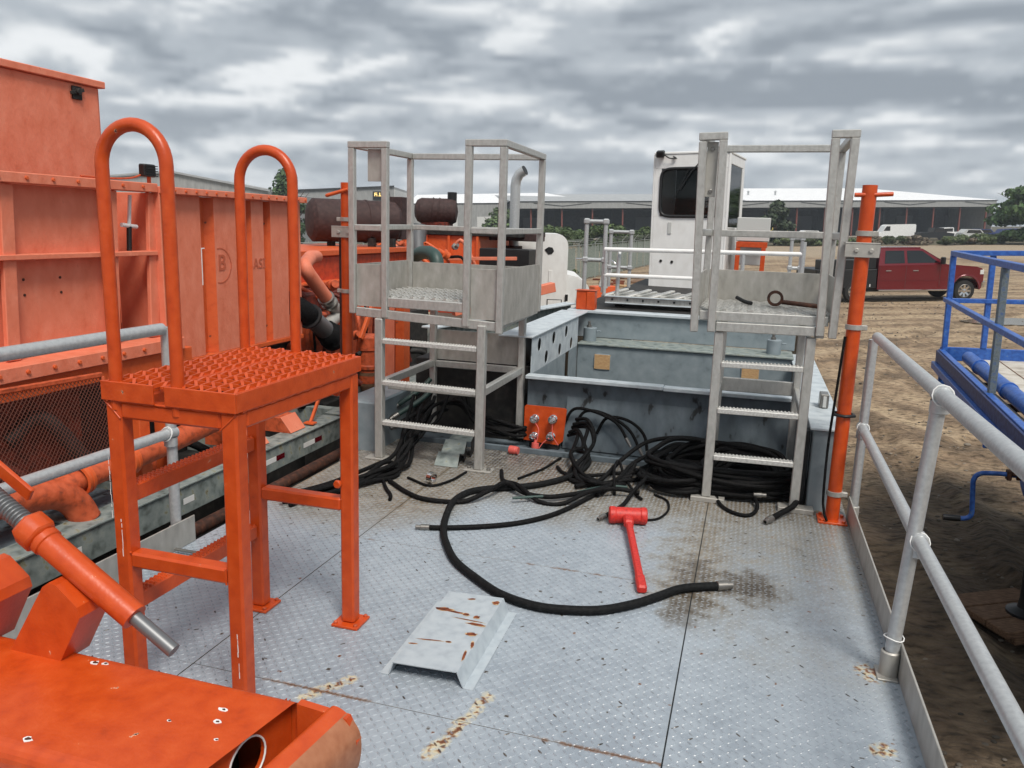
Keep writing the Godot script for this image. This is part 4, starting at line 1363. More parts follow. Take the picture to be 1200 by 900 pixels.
func build_hoses() -> void:
	var R: Material = M.rubber
	hose("thickest black hose sweeping a wide loop round the red hammer", [-0.005, -3.37, -0.17, -3.28, -0.26, -3.17, -0.34, -3.07, -0.46, -2.965, -0.59, -2.915, -0.73, -2.90, -0.89, -2.95, -1.04, -3.06, -1.19, -3.2, -1.3, -3.37, -1.37, -3.51, -1.43, -3.69, -1.48, -3.93, -1.46, -4.11, -1.37, -4.22, -1.25, -4.29, -1.11, -4.41, -0.99, -4.6, -0.93, -4.82, -0.93, -5.0, -0.99, -5.16, -1.08, -5.26], 0.02, 0.0188, M.rubber_wrap)
	hose("straight thin black hose ending free left of the hammer", [-1.49, -3.54, -1.39, -3.57, -1.21, -3.66, -1.06, -3.77, -0.94, -3.92, -0.86, -4.09, -0.79, -4.3, -0.73, -4.48, -0.64, -4.68, -0.52, -4.8, -0.38, -4.88], 0.014, 0.0135, R)
	hose3("black hose snaking from the left bundle toward the hose coil", lay([-1.97, -4.15, -1.79, -4.0, -1.64, -3.93, -1.44, -3.97], 0.014) + [Vector3(-1.33, 0.05, -4.1), Vector3(-1.27, 0.06, -4.25)] + lay([-1.15, -4.2, -1.01, -4.18, -0.9, -4.26, -0.79, -4.38, -0.69, -4.55, -0.64, -4.72, -0.6, -4.9], 0.03), 0.014, R, false)
	hose3("black hose from the panel dropping across to the coil, middle", [Vector3(-1.41, 0.013, -4.6), Vector3(-1.34, 0.013, -4.42), Vector3(-1.19, 0.06, -4.23), Vector3(-1.04, 0.015, -4.13), Vector3(-0.91, 0.013, -4.15), Vector3(-0.79, 0.05, -4.3), Vector3(-0.66, 0.05, -4.41), Vector3(-0.52, 0.03, -4.45)], 0.0125, R, false)
	hose("thin black hose lying along the back angle of the deck", [-1.1, -4.82, -1.02, -4.7, -0.87, -4.72, -0.73, -4.82, -0.6, -4.9, -0.48, -4.9], 0.013, 0.011, R, false)
	hose("thin black cable curling to the head of the hammer", [-0.5, -4.06, -0.43, -4.08, -0.37, -4.13, -0.335, -4.28, -0.36, -4.44, -0.44, -4.52], 0.009, 0.0065, R)
	hose("thin black cable running from panel to the larger platform foot", [-1.27, -4.5, -1.18, -4.75, -1.14, -4.98, -1.13, -5.04], 0.009, 0.008, R, false)
	hose("green tinted cable crossing the hoses left of the coil", [-1.18, -4.08, -1.05, -4.16, -0.92, -4.24, -0.8, -4.4, -0.7, -4.5, -0.6, -4.52], 0.033, 0.008, M.cable_green, false)
	hose3("short black hose with steel end by the hammer head", [Vector3(-0.66, 0.014, -4.02), Vector3(-0.63, 0.014, -4.1), Vector3(-0.58, 0.02, -4.25), Vector3(-0.55, 0.05, -4.4), Vector3(-0.5, 0.08, -4.6)], 0.012, R)
	hose("thin black cable round the shiny ring cap", [-1.9, -4.26, -1.72, -4.17, -1.64, -4.3, -1.61, -4.5], 0.01, 0.008, R, false)
	hose("black hose crossing in front of the larger platform steps", [-2.1, -4.3, -1.95, -4.05, -1.86, -3.93, -1.83, -3.86], 0.012, 0.011, R)
	# hoses arching out of the panel
	for k in 5:
		var s := k * 0.022
		hose3(["outer black hose arching down beside the orange panel", "second black hose arching down beside the orange panel", "third black hose arching down beside the orange panel", "fourth black hose arching down beside the orange panel", "inner black hose arching down beside the orange panel"][k],
			[Vector3(-1.1 - s * 0.6, 0.21 - s * 1.4, -5.35 + 0.03 * (k % 2)), Vector3(-1.0 - s + 0.02 * (k % 3), 0.23 - s * 1.2, -5.27), Vector3(-0.935 - s * 1.3 + 0.03 * (k % 2), 0.13 - s * 0.6, -5.2 + s * 1.6), Vector3(-0.95 - s * 1.4 + 0.04 * (k % 3), 0.06 + 0.02 * (k % 2), -5.05 + s * 1.5), Vector3(-1.0 + s * 1.5, 0.022 + 0.02 * (k % 2), -4.82 + s * 2.6), Vector3(-0.97 + s * 3.4, 0.014 + 0.02 * (k % 3), -4.6 + 0.06 * (k % 3)), Vector3(-0.8 + s * 2.0, 0.03, -4.5 - s * 1.6), Vector3(-0.6, 0.05 + s * 0.5, -4.62 - s * 2.0)], 0.013, R, false, "hoses arching out beside the orange panel")
	# thin lines with steel couplings hanging on the first cross wall
	for q in [[-0.98, 0.27, -0.72, 0.1, "steel-ended line hanging at the cross wall, nearest the orange panel"], [-0.9, 0.26, -0.63, 0.04, "steel-ended line hanging at the cross wall, second from panel"], [-0.74, 0.23, -0.58, 0.02, "steel-ended line hanging at the cross wall, farthest from panel"]]:
		hose3(q[4], [Vector3(q[2], q[3], -5.3), Vector3((q[0] + q[2]) * 0.5 + 0.04, (q[1] + q[3]) * 0.5 + 0.03, -5.33), Vector3(q[0], q[1], -5.38), Vector3(q[0] - 0.15, q[1] + 0.0, -5.4), Vector3(q[0] - 0.22, q[1] - 0.12, -5.4)], 0.011, R, true, "lines hanging on the cross wall")
	# a loose wide loop left of the coil
	hose3("black hose rising in a loose loop left of the coil", [Vector3(-0.9, 0.02, -4.45), Vector3(-0.78, 0.03, -4.6), Vector3(-0.68, 0.12, -4.8), Vector3(-0.55, 0.2, -4.98), Vector3(-0.35, 0.22, -5.1), Vector3(-0.15, 0.2, -5.14), Vector3(0.05, 0.17, -5.1)], 0.014, R, false)
	hose3("second black hose looping in from the panel to the coil", [Vector3(-0.75, 0.02, -4.35), Vector3(-0.66, 0.06, -4.62), Vector3(-0.6, 0.1, -4.85), Vector3(-0.45, 0.14, -5.02), Vector3(-0.2, 0.15, -5.12), Vector3(0.1, 0.15, -5.12)], 0.014, R, false)
	hose3("thin black line doubled back left of the coil", [Vector3(-0.66, 0.012, -4.42), Vector3(-0.7, 0.1, -4.62), Vector3(-0.69, 0.13, -4.72), Vector3(-0.64, 0.05, -4.66), Vector3(-0.55, 0.015, -4.48), Vector3(-0.5, 0.012, -4.4)], 0.009, R, false)
	# the big coil: turns of hose flung over each other
	var r := RandomNumberGenerator.new()
	r.seed = 41
	for c in 3:
		var cc: Array = [[Vector3(-0.08, 0, -4.84), 0.44, 0.30, 13, 0.0155, "big outer coil of black hose heaped under the narrower platform"], [Vector3(0.06, 0.035, -4.83), 0.29, 0.23, 8, 0.0145, "inner coil of black hose with dark hollow under the narrower platform"], [Vector3(-0.33, 0.02, -4.74), 0.22, 0.21, 6, 0.0145, "left hand coil of black hose spilling beside narrower platform"]][c]
		var pts := []
		var turns: int = cc[3]
		var cen: Vector3 = cc[0]
		var ph := r.randf() * TAU
		for k in turns:
			var rx: float = cc[1] * r.randf_range(0.74, 1.04)
			var rz: float = cc[2] * r.randf_range(0.76, 1.06)
			var o := Vector3(r.randf_range(-0.04, 0.04), 0, r.randf_range(-0.03, 0.03))
			var tilt := r.randf_range(-0.1, 0.1)
			for j in 14:
				var a := TAU * j / 14.0 + ph
				var y: float = cc[4] + k * cc[4] * 0.82 + 0.012 * sin(a * 2.0 + k) + maxf(0.0, sin(a)) * -0.0
				var p := cen + o + Vector3(cos(a) * rx, maxf(cc[4], y + tilt * cos(a) * 0.2), sin(a) * rz)
				p.z = clampf(p.z, -5.38, -4.3)
				if p.z < -4.98:
					p.y += 0.05
				pts.append(p)
		hose3(cc[5], pts, cc[4], R, c == 1, "coils of hose")
	hose3("black hose with ribbed steel nozzle end in front of the coil", [Vector3(0.2, 0.02, -4.3), Vector3(0.26, 0.03, -4.4), Vector3(0.33, 0.05, -4.5), Vector3(0.36, 0.08, -4.62), Vector3(0.3, 0.1, -4.75)], 0.016, R)
	hose3("thin hose loop lying out in front of the coil", [Vector3(-0.1, 0.03, -4.62), Vector3(-0.06, 0.012, -4.47), Vector3(0.02, 0.012, -4.36), Vector3(0.1, 0.012, -4.36), Vector3(0.14, 0.02, -4.5), Vector3(0.1, 0.06, -4.68)], 0.011, R, false)
	# bundle in front of the larger platform, left: dropping hoses fan out
	for k in 9:
		var f := k / 8.0
		hose3("black hose of the bundle at the larger platform's left leg, %s from left" % ["first", "second", "third", "fourth", "fifth", "sixth", "seventh", "eighth", "ninth"][k], [Vector3(-2.3 + f * 0.3, 0.36 - 0.05 * (k % 4), -5.3 + 0.05 * (k % 3)), Vector3(-2.22 + f * 0.2, 0.26 - 0.04 * (k % 3), -5.02), Vector3(-2.16 + f * 0.14 + 0.03 * (k % 2), 0.12 + 0.03 * (k % 3), -4.75 + f * 0.05), Vector3(-2.12 + 0.16 * r.randf(), 0.03 + 0.028 * (k % 3), -4.45), Vector3(-2.16 + 0.2 * r.randf(), 0.016 + 0.022 * (k % 4), -4.2 - 0.1 * r.randf()), Vector3(-2.25 + 0.2 * r.randf(), 0.016 + 0.018 * (k % 3), -3.97 + 0.1 * r.randf()), Vector3(-2.36 + 0.14 * r.randf(), 0.016 + 0.015 * (k % 3), -3.72 + 0.16 * r.randf())], 0.0135, R, false, "hoses of the left bundle")
	for k in 7:
		var f := k / 6.0
		hose3("dark hose in the tangle under the larger platform, %s from left" % ["first", "second", "third", "fourth", "fifth", "sixth", "seventh"][k], [Vector3(-2.15 + f * 0.2, 0.2 + 0.1 * f, -5.42), Vector3(-1.95 + f * 0.1, 0.26 - f * 0.14, -5.32), Vector3(-1.8 + f * 0.14, 0.14 + 0.05 * sin(k * 2.0), -5.22), Vector3(-1.62 + f * 0.08, 0.1 + 0.04 * cos(k * 1.6), -5.28), Vector3(-1.45, 0.06 + 0.03 * (k % 3), -5.36)], 0.014, R, false, "hoses tangled under the larger platform")
	for k in 3:
		hose3(["grey-green hose stub slanting under the larger platform, left", "grey-green hose stub slanting under the larger platform, middle", "steel coupled stub slanting under the larger platform, lowest"][k], [Vector3(-2.36 + k * 0.05, 0.24 - 0.04 * k, -5.05 + k * 0.1), Vector3(-2.24 + k * 0.05, 0.34 - 0.05 * k, -5.2 + k * 0.1), Vector3(-2.18 + k * 0.05, 0.42 - 0.06 * k, -5.28 + k * 0.1)], 0.018, M.cable_green if k < 2 else M.rubber, true, "stubs under the larger platform")
	# loose fittings
	var at := Vector3(-1.735, 0, -4.24)
	org = at
	var st := mk()
	lathe(st, Vector3(-1.755, 0.034, -4.25), Vector3(1, 0, 0.3), [[0.022, 0.0], [0.034, 0.0], [0.034, 0.03], [0.022, 0.03], [0.022, 0.0]], 20)
	solo("hose_coupling", "shiny steel ring fitting among the cables before the larger platform", "fitting", st, M.chrome, at)
	var w := thing("grey_wedge", "small bent grey steel wedge under the larger platform steps", "wedge", Vector3(-1.75, 0, -4.85))
	st = mk()
	var sp := [Vector3(0, 0.003, 0.2), Vector3(0, 0.06, 0.08), Vector3(0, 0.11, -0.05), Vector3(0, 0.115, -0.2)]
	var sp0 := Vector3(-1.78, 0, -4.78)
	for i in 3:
		var p: Vector3 = sp[i] + sp0
		var q: Vector3 = sp[i + 1] + sp0
		var n := Vector3(0, p.z - q.z, q.y - p.y).normalized()
		quad(st, p + Vector3(-0.08, 0, 0), p + Vector3(0.08, 0, 0), q + Vector3(0.05, 0, 0), q + Vector3(-0.1, 0, 0), n)
	obj("bent_top", st, M.grey_chassis, w)
	st = mk()
	for i in 3:
		var p: Vector3 = sp[i] + sp0
		var q: Vector3 = sp[i + 1] + sp0
		quad(st, p + Vector3(0.08, 0, 0), q + Vector3(0.05, 0, 0), Vector3(q.x + 0.05, 0.0015, q.z), Vector3(p.x + 0.08, 0.0015, p.z), Vector3(1, 0, 0))
		quad(st, p + Vector3(-0.08, 0, 0), q + Vector3(-0.1, 0, 0), Vector3(q.x - 0.1, 0.0015, q.z), Vector3(p.x - 0.08, 0.0015, p.z), Vector3(-1, 0, 0))
	obj("side", st, M.grime, w)

func build_panel() -> void:
	var t := thing("connector_panel", "orange connector panel with four capped hydraulic couplings", "connector panel", Vector3(-1.32, 0, -5.36))
	var st := mk()
	slab(st, [Vector2(-0.155, -0.12), Vector2(-0.03, -0.13), Vector2(0.1, -0.135), Vector2(0.135, -0.1), Vector2(0.152, 0.125), Vector2(0.14, 0.136), Vector2(-0.145, 0.136), Vector2(-0.155, 0.126)], Transform3D(Basis.IDENTITY, Vector3(-1.322, 0.145, -5.34)), 0.012)
	obj("plate", st, M.orange, t)
	pbox("bracket", M.grime, t, Vector3(-1.44, -0.03, -5.4), Vector3(-1.22, 0.22, -5.353))
	for q in [[-1.395, 0.19], [-1.262, 0.2], [-1.395, 0.06], [-1.272, 0.072]]:
		st = mk()
		lathe(st, Vector3(q[0], q[1], -5.339), Vector3(0.05, 0.1, 1), [[0.03, 0.0], [0.03, 0.012], [0.023, 0.014], [0.023, 0.05], [0.027, 0.052], [0.027, 0.07], [0.014, 0.072], [0.014, 0.055], [0.0, 0.055]], 18)
		obj("coupling", st, M.chrome, t)
	for q in [[Vector3(-1.385, 0.18, -5.28), Vector3(-1.345, 0.13, -5.25), Vector3(-1.35, 0.04, -5.22)], [Vector3(-1.255, 0.19, -5.28), Vector3(-1.245, 0.1, -5.26), Vector3(-1.2, 0.035, -5.25)], [Vector3(-1.275, 0.07, -5.28), Vector3(-1.31, 0.04, -5.26), Vector3(-1.335, 0.0, -5.24)]]:
		st = mk()
		tube(st, smooth(q, 0.02), 0.0035, 6)
		obj("lanyard", st, M.cap_pink, t)
	st = mk()
	lathe(st, Vector3(-1.352, 0.05, -5.2), Vector3(0, -1, 0.15), [[0.0, -0.02], [0.009, -0.02], [0.011, 0.0], [0.026, 0.002], [0.028, 0.06], [0.0, 0.06]], 14)
	obj("dust_cap", st, M.cap_pink, t)
	var at := Vector3(-1.46, 0, -5.03)
	org = at
	st = mk()
	lathe(st, Vector3(-1.49, 0.03, -5.03), Vector3(1, 0, 0.1), [[0.0, 0.0], [0.026, 0.0], [0.029, 0.005], [0.029, 0.045], [0.026, 0.05], [0.026, 0.066], [0.0, 0.066]], 16)
	solo("dust_cap", "loose pink dust cap lying left of the orange connector panel", "dust cap", st, M.cap_pink, at)

# ------------------------------------------------------------------ orange blender unit parked alongside
func wall_x(parent: Node3D, called: String, m: Material, x: float, z0: float, z1: float, y0: float, y1: float, th := 0.02) -> void:
	pbox(called, m, parent, Vector3(x - th, y0, z1), Vector3(x, y1, z0), 0.002)

func build_hopper() -> void:
	var t := thing("hopper", "faded orange steel hopper with ribbed side, left of the trailer", "hopper", Vector3(-4.3, 0.55, -3.9))
	var F: Material = M.orange_faded
	# ribbed side sheet
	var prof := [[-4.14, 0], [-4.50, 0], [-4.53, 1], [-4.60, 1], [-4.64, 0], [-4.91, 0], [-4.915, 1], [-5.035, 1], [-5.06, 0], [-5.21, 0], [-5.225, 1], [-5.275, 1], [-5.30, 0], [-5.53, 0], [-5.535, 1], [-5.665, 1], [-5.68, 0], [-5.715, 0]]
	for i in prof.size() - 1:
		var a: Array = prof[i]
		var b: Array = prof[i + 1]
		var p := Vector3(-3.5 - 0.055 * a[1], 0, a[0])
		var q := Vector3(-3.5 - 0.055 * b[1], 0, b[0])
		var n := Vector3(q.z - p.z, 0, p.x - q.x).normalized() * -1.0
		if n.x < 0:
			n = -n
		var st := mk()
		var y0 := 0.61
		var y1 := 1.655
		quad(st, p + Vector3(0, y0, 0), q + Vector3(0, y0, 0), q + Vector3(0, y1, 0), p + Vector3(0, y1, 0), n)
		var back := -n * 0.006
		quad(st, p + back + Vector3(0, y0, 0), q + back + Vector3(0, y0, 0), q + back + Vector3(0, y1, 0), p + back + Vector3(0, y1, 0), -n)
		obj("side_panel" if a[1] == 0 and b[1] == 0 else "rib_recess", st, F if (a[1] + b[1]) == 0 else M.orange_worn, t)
	pbox("top_flange", F, t, Vector3(-3.56, 1.657, -5.73), Vector3(-3.44, 1.70, -4.13), 0.004)
	var bs := mk()
	for k in 16:
		bolt(bs, Vector3(-3.44, 1.678, -4.2 - k * 0.1), Vector3(1, 0, 0), 0.009, 0.008)
		bolt(bs, Vector3(-3.5, 1.69, -1.6 - k * 0.16), Vector3(1, 0, 0), 0.01, 0.008)
		bolt(bs, Vector3(-3.42, 0.74, -1.6 - k * 0.16), Vector3(1, 0, 0), 0.012, 0.01)
	obj("bolt_heads", bs, M.orange_worn, t)
	for q in [[-3.22, 1.18], [-3.22, 1.1], [-3.45, 1.18], [-3.45, 1.1], [-2.9, 1.18], [-2.9, 1.1]]:
		var hs := mk()
		bolt(hs, Vector3(-3.6, q[1], q[0]), Vector3(1, 0, 0), 0.008, 0.004)
		obj("rusty_rivet", hs, M.rust_pipe, t)
	pbox("end_wall", F, t, Vector3(-5.2, 0.6, -5.74), Vector3(-3.565, 1.655, -5.72), 0.003)
	pbox("back_wall", F, t, Vector3(-5.22, 0.6, -5.72), Vector3(-5.2, 1.655, -1.5), 0.003)
	pbox("floor", M.red_brown, t, Vector3(-5.2, 0.56, -5.72), Vector3(-3.52, 0.6, -1.5), 0.003)
	pbox("bottom_edge", M.orange_worn, t, Vector3(-3.6, 0.575, -5.72), Vector3(-3.49, 0.607, -4.13), 0.003)
	# framed bay nearer to us: flat sheet between angle frames, a deep dark pocket at its end
	wall_x(t, "bay_sheet", F, -3.6, -1.5, -3.79, 0.78, 1.66)
	wall_x(t, "pocket_sheet", M.orange_worn, -3.84, -3.8, -4.13, 0.6, 1.66)
	pbox("pocket_side", M.orange_worn, t, Vector3(-3.84, 0.6, -3.805), Vector3(-3.6, 1.66, -3.79))
	pbox("pocket_side", F, t, Vector3(-3.84, 0.6, -4.145), Vector3(-3.5, 1.66, -4.13))
	pbox("top_flange", F, t, Vector3(-3.62, 1.662, -4.125), Vector3(-3.5, 1.715, -1.5), 0.004)
	pbox("mid_angle", F, t, Vector3(-3.598, 1.285, -4.12), Vector3(-3.52, 1.312, -1.5), 0.003)
	for z in [-3.1, -3.78, -4.105, -2.4]:
		pbeam("upright", F, t, Vector3(-3.555, 0.78, z + 0.02), Vector3(-3.555, 1.66, z - 0.02), 0.028, 0.075, Vector3.FORWARD)
	pbeam("pocket_strut", F, t, Vector3(-3.7, 0.8, -3.93), Vector3(-3.68, 1.62, -3.9), 0.03, 0.03)
	pbox("lower_lip", F, t, Vector3(-3.62, 0.70, -4.2), Vector3(-3.42, 0.775, -1.5), 0.004)
	pbox("lower_lip", M.orange_worn, t, Vector3(-3.62, 0.60, -4.3), Vector3(-3.45, 0.697, -1.5), 0.004)
	# patch where a decal came off, pale edge
	pbox("decal_scar", M.white_paint, t, Vector3(-3.4995, 1.08, -4.503), Vector3(-3.4985, 1.325, -4.495), 0.0)
	pbox("decal_scar", M.white_paint, t, Vector3(-3.4995, 1.318, -4.53), Vector3(-3.4985, 1.325, -4.504), 0.0)
	# ghost of the old lettering
	var gh := mat("ghost_letters", C(186, 92, 62), 0.65)
	var st2 := mk()
	var arc := []
	for k in 20:
		var a := deg_to_rad(118.0 - 250.0 * k / 19.0)
		var z := -4.69 - cos(a) * 0.118
		if z < -4.642:
			arc.append(Vector3(-3.4995, 1.2 + sin(a) * 0.118, z))
	for i in arc.size() - 1:
		if arc[i].distance_to(arc[i + 1]) < 0.06:
			beam(st2, arc[i], arc[i + 1], 0.002, 0.01, Vector3.UP, 0.0)
	obj("ghost_ring", st2, gh, t)
	for q in [["B", -4.66, 1.15, 0.15], ["B", -4.862, 1.16, 0.1], ["ASI", -5.068, 1.16, 0.1]]:
		var tm := TextMesh.new()
		tm.text = q[0]
		var f := SystemFont.new()
		f.font_names = PackedStringArray(["Droid Sans"])
		f.font_weight = 700
		tm.font = f
		tm.font_size = 48
		tm.pixel_size = q[3] / 48.0
		tm.depth = 0.002
		tm.horizontal_alignment = HORIZONTAL_ALIGNMENT_LEFT
		tm.vertical_alignment = VERTICAL_ALIGNMENT_BOTTOM
		var mi := MeshInstance3D.new()
		mi.name = "ghost_letter"
		mi.mesh = tm
		mi.material_override = gh
		t.add_child(mi, true)
		mi.transform = Transform3D(Basis(Vector3(0, 0, -1), Vector3(0, 1, 0), Vector3(1, 0, 0)), Vector3(-3.498, q[2] - 0.02, q[1]) - org)
	# white valve handle in the pocket, work lamp on the flange
	var vh := thing("valve_handle", "white T-shaped valve handle in the orange hopper's pocket", "valve handle", Vector3(-3.62, 1.3, -4.0))
	prod("stem", M.white_paint, vh, Vector3(-3.6, 1.46, -3.98), Vector3(-3.6, 1.64, -4.0), 0.011, 10)
	prod("cross_bar", M.white_paint, vh, Vector3(-3.6, 1.465, -3.92), Vector3(-3.6, 1.455, -4.04), 0.013, 10)
	prod("spindle", M.black, vh, Vector3(-3.6, 1.31, -3.97), Vector3(-3.6, 1.455, -3.98), 0.015, 10)
	var lp := thing("work_lamp", "small black work lamp on the orange hopper's top flange", "work lamp", Vector3(-3.53, 1.72, -4.05))
	var st3 := mk()
	bx(st3, Vector3(-3.55, 1.79, -4.1), Vector3(0.05, 0.075, 0.1), Basis.IDENTITY, 0.008)
	for k in 5:
		span(st3, Vector3(-3.523, 1.755 + k * 0.015, -4.15), Vector3(-3.515, 1.76 + k * 0.015, -4.05), 0.0)
	obj("lamp_body", st3, M.black, lp)
	prod("stalk", M.orange_worn, lp, Vector3(-3.55, 1.716, -4.11), Vector3(-3.55, 1.753, -4.11), 0.012, 8)
	st3 = mk()
	tube(st3, smooth([Vector3(-3.56, 1.76, -4.05), Vector3(-3.56, 1.74, -3.98), Vector3(-3.56, 1.728, -3.85), Vector3(-3.56, 1.725, -3.6)], 0.03), 0.006, 6)
	obj("wire", st3, M.orange_dirty, lp)
	# tall bin behind
	t = thing("tall_bin", "tall plain orange steel bin rising behind the ribbed hopper", "bin", Vector3(-4.6, 0.6, -3.0))
	pbox("side_sheet", F, t, Vector3(-3.92, 1.72, -4.12), Vector3(-3.9, 2.27, -1.4), 0.003)
	pbox("side_sheet", F, t, Vector3(-5.3, 1.4, -4.15), Vector3(-3.92, 2.27, -4.121), 0.003)
	pbox("lower_box", F, t, Vector3(-5.15, 0.62, -4.1), Vector3(-3.92, 1.72, -1.52), 0.003)
	pbox("rim", F, t, Vector3(-5.3, 2.272, -4.16), Vector3(-3.875, 2.312, -1.4), 0.004)
	st3 = mk()
	span(st3, Vector3(-3.899, 2.18, -3.99), Vector3(-3.888, 2.255, -3.92), 0.003)
	beam(st3, Vector3(-3.885, 2.24, -4.0), Vector3(-3.885, 2.21, -3.9), 0.012, 0.02)
	bolt(st3, Vector3(-3.888, 2.225, -3.955), Vector3(1, 0, 0), 0.02, 0.02)
	obj("latch", st3, M.grime, t)

func build_chassis() -> void:
	# frame of the neighbouring unit, its guard, pipes and the dark works below
	var t := thing("unit_chassis", "long grey chassis beam with stickers beside the deck", "chassis", Vector3(-3.2, -0.6, -4.5))
	var g: Material = M.grey_chassis
	pbeam("beam_web", g, t, Vector3(-2.94, -0.035, 0.5), Vector3(-2.94, -0.035, -5.3), 0.02, 0.16)
	pbeam("beam_flange", g, t, Vector3(-3.0, 0.052, 0.5), Vector3(-3.0, 0.052, -5.3), 0.16, 0.012)
	pbeam("beam_web", g, t, Vector3(-2.94, -0.02, -5.33), Vector3(-2.94, -0.02, -9.5), 0.02, 0.15)
	pbeam("beam_flange", g, t, Vector3(-3.0, 0.062, -5.33), Vector3(-3.0, 0.062, -9.5), 0.16, 0.012)
	for q in [[-2.78, 0.03], [-3.55, 0.06], [-4.32, 0.11], [-4.82, 0.1]]:
		pbox("sticker", M.white_paint, t, Vector3(-2.9295, -0.055, q[0] - q[1]), Vector3(-2.9285, -0.02, q[0] + q[1] * 0.5), 0.0)
		if q[0] < -4:
			pbox("sticker", M.car_red, t, Vector3(-2.9295, -0.055, q[0] - q[1] - 0.1), Vector3(-2.9285, -0.02, q[0] - q[1] - 0.005), 0.0)
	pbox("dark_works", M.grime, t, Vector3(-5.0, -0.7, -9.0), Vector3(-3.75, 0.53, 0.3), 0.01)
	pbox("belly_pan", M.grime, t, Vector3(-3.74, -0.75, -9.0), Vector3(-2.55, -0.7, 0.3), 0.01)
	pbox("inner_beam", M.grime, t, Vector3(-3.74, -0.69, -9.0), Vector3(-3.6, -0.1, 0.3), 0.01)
	pbox("tray", M.grey_grimy, t, Vector3(-3.6, 0.03, -3.35), Vector3(-3.09, 0.045, -2.3), 0.002)
	pbox("tray", M.grey_chassis, t, Vector3(-3.5, 0.047, -2.92), Vector3(-3.08, 0.06, -2.86), 0.002)
	for z in [-3.5, -4.6, -5.6, -6.6, -7.6]:
		pbox("cross_member", M.grey_chassis, t, Vector3(-3.74, -0.12, z - 0.04), Vector3(-2.96, 0.04, z + 0.04))
		pbox("axle_stand", M.grime, t, Vector3(-3.4, -1.26, z - 0.05), Vector3(-3.3, -0.12, z + 0.05))
	# long rusty tubes between chassis and deck
	for q in [[-2.74, -0.12, 0.038], [-2.64, -0.2, 0.042]]:
		var at := Vector3(q[0], q[1], -3.5)
		org = at
		var st := mk()
		rod(st, Vector3(q[0], q[1], 0.4), Vector3(q[0], q[1], -5.4), q[2], 14)
		solo("rusty_tube", ["upper brown rusty tube lying in the gap beside the deck", "lower brown rusty tube lying in the gap beside the deck"][0 if q[0] < -2.7 else 1], "tube", st, M.rust_pipe, at, "rusty tubes beside the deck")
	# orange delivery pipe with elbow
	var p := thing("delivery_pipe", "thick orange pipe with elbow and grooved coupling below the mesh guard", "pipe", Vector3(-3.1, 0.1, -2.8))
	var pts := [Vector3(-3.13, 0.33, -1.6), Vector3(-3.12, 0.25, -2.55)]
	pts.append_array(bend(Vector3(-3.12, 0.25, -2.55), Vector3(-3.09, 0.2, -2.93), Vector3(-3.03, -0.02, -2.97), 0.15, 12))
	pts.append(Vector3(-3.045, 0.04, -2.962))
	var st := mk()
	tube(st, pts, 0.072, 24)
	obj("pipe", st, M.orange_dirty, p)
	st = mk()
	tube(st, [Vector3(-3.12, 0.21, -2.82), Vector3(-3.1, 0.24, -3.1), Vector3(-3.08, 0.26, -3.5), Vector3(-3.1, 0.3, -4.2)], 0.062, 18)
	obj("branch", st, M.orange_dirty, p)
	for q in [[Vector3(-3.125, 0.285, -2.2), Vector3(0, 0.1, 1)], [Vector3(-3.1, 0.235, -3.0), Vector3(0, -0.1, 1)], [Vector3(-3.09, 0.25, -3.3), Vector3(0, -0.05, 1)]]:
		st = mk()
		lathe(st, q[0] - q[1].normalized() * 0.025, q[1], [[0.07, 0.0], [0.083, 0.004], [0.083, 0.02], [0.076, 0.025], [0.083, 0.03], [0.083, 0.046], [0.07, 0.05]], 18)
		obj("coupling", st, M.orange_worn, p)
	# expanded metal guard
	var gd := thing("mesh_guard", "reddish expanded metal mesh guard under the orange hopper", "mesh guard", Vector3(-3.28, 0.3, -2.6))
	st = mk()
	var A := Vector3(-3.34, 0.72, -1.6)
	var B := Vector3(-3.34, 0.66, -3.42)
	var Dn := Vector3(0.12, -0.5, 0.0)
	var nz := 150
	var ny := 40
	for i in nz:
		for j in ny:
			var c0 := A.lerp(B, float(i) / nz) + Dn * (float(j) / ny)
			var sgn := (i + j) % 2
			var c1 := A.lerp(B, float(i + 1) / nz) + Dn * (float(j + (1 if sgn == 0 else 0)) / ny)
			var cs := A.lerp(B, float(i) / nz) + Dn * (float(j + (1 if sgn == 1 else 0)) / ny)
			beam(st, cs, c1, 0.0024, 0.0024, Vector3(1, 0, 0), 0.0)
	var ms := obj("mesh", st, M.mesh_red, gd)
	ms.set_meta("kind", "stuff")
	pbox("back_sheet", M.red_brown, gd, Vector3(-3.6, 0.12, -3.5), Vector3(-3.58, 0.58, -1.5))
	pbeam("frame", M.orange_dirty, gd, A + Vector3(0, 0.01, 0), B + Vector3(0, 0.01, 0), 0.025, 0.025)
	pbeam("frame", M.orange_dirty, gd, A + Dn, B + Dn, 0.025, 0.025)
	for f in [0.0, 0.5, 1.0]:
		pbeam("frame", M.orange_dirty, gd, A.lerp(B, f) + Vector3(0.004, 0, 0), A.lerp(B, f) + Dn + Vector3(0.004, 0, 0), 0.02, 0.02)
	for z in [-2.4, -3.45]:
		pbox("guard_leg", M.orange_dirty, gd, Vector3(-3.24, 0.05, z - 0.02), Vector3(-3.2, 0.24, z + 0.02))
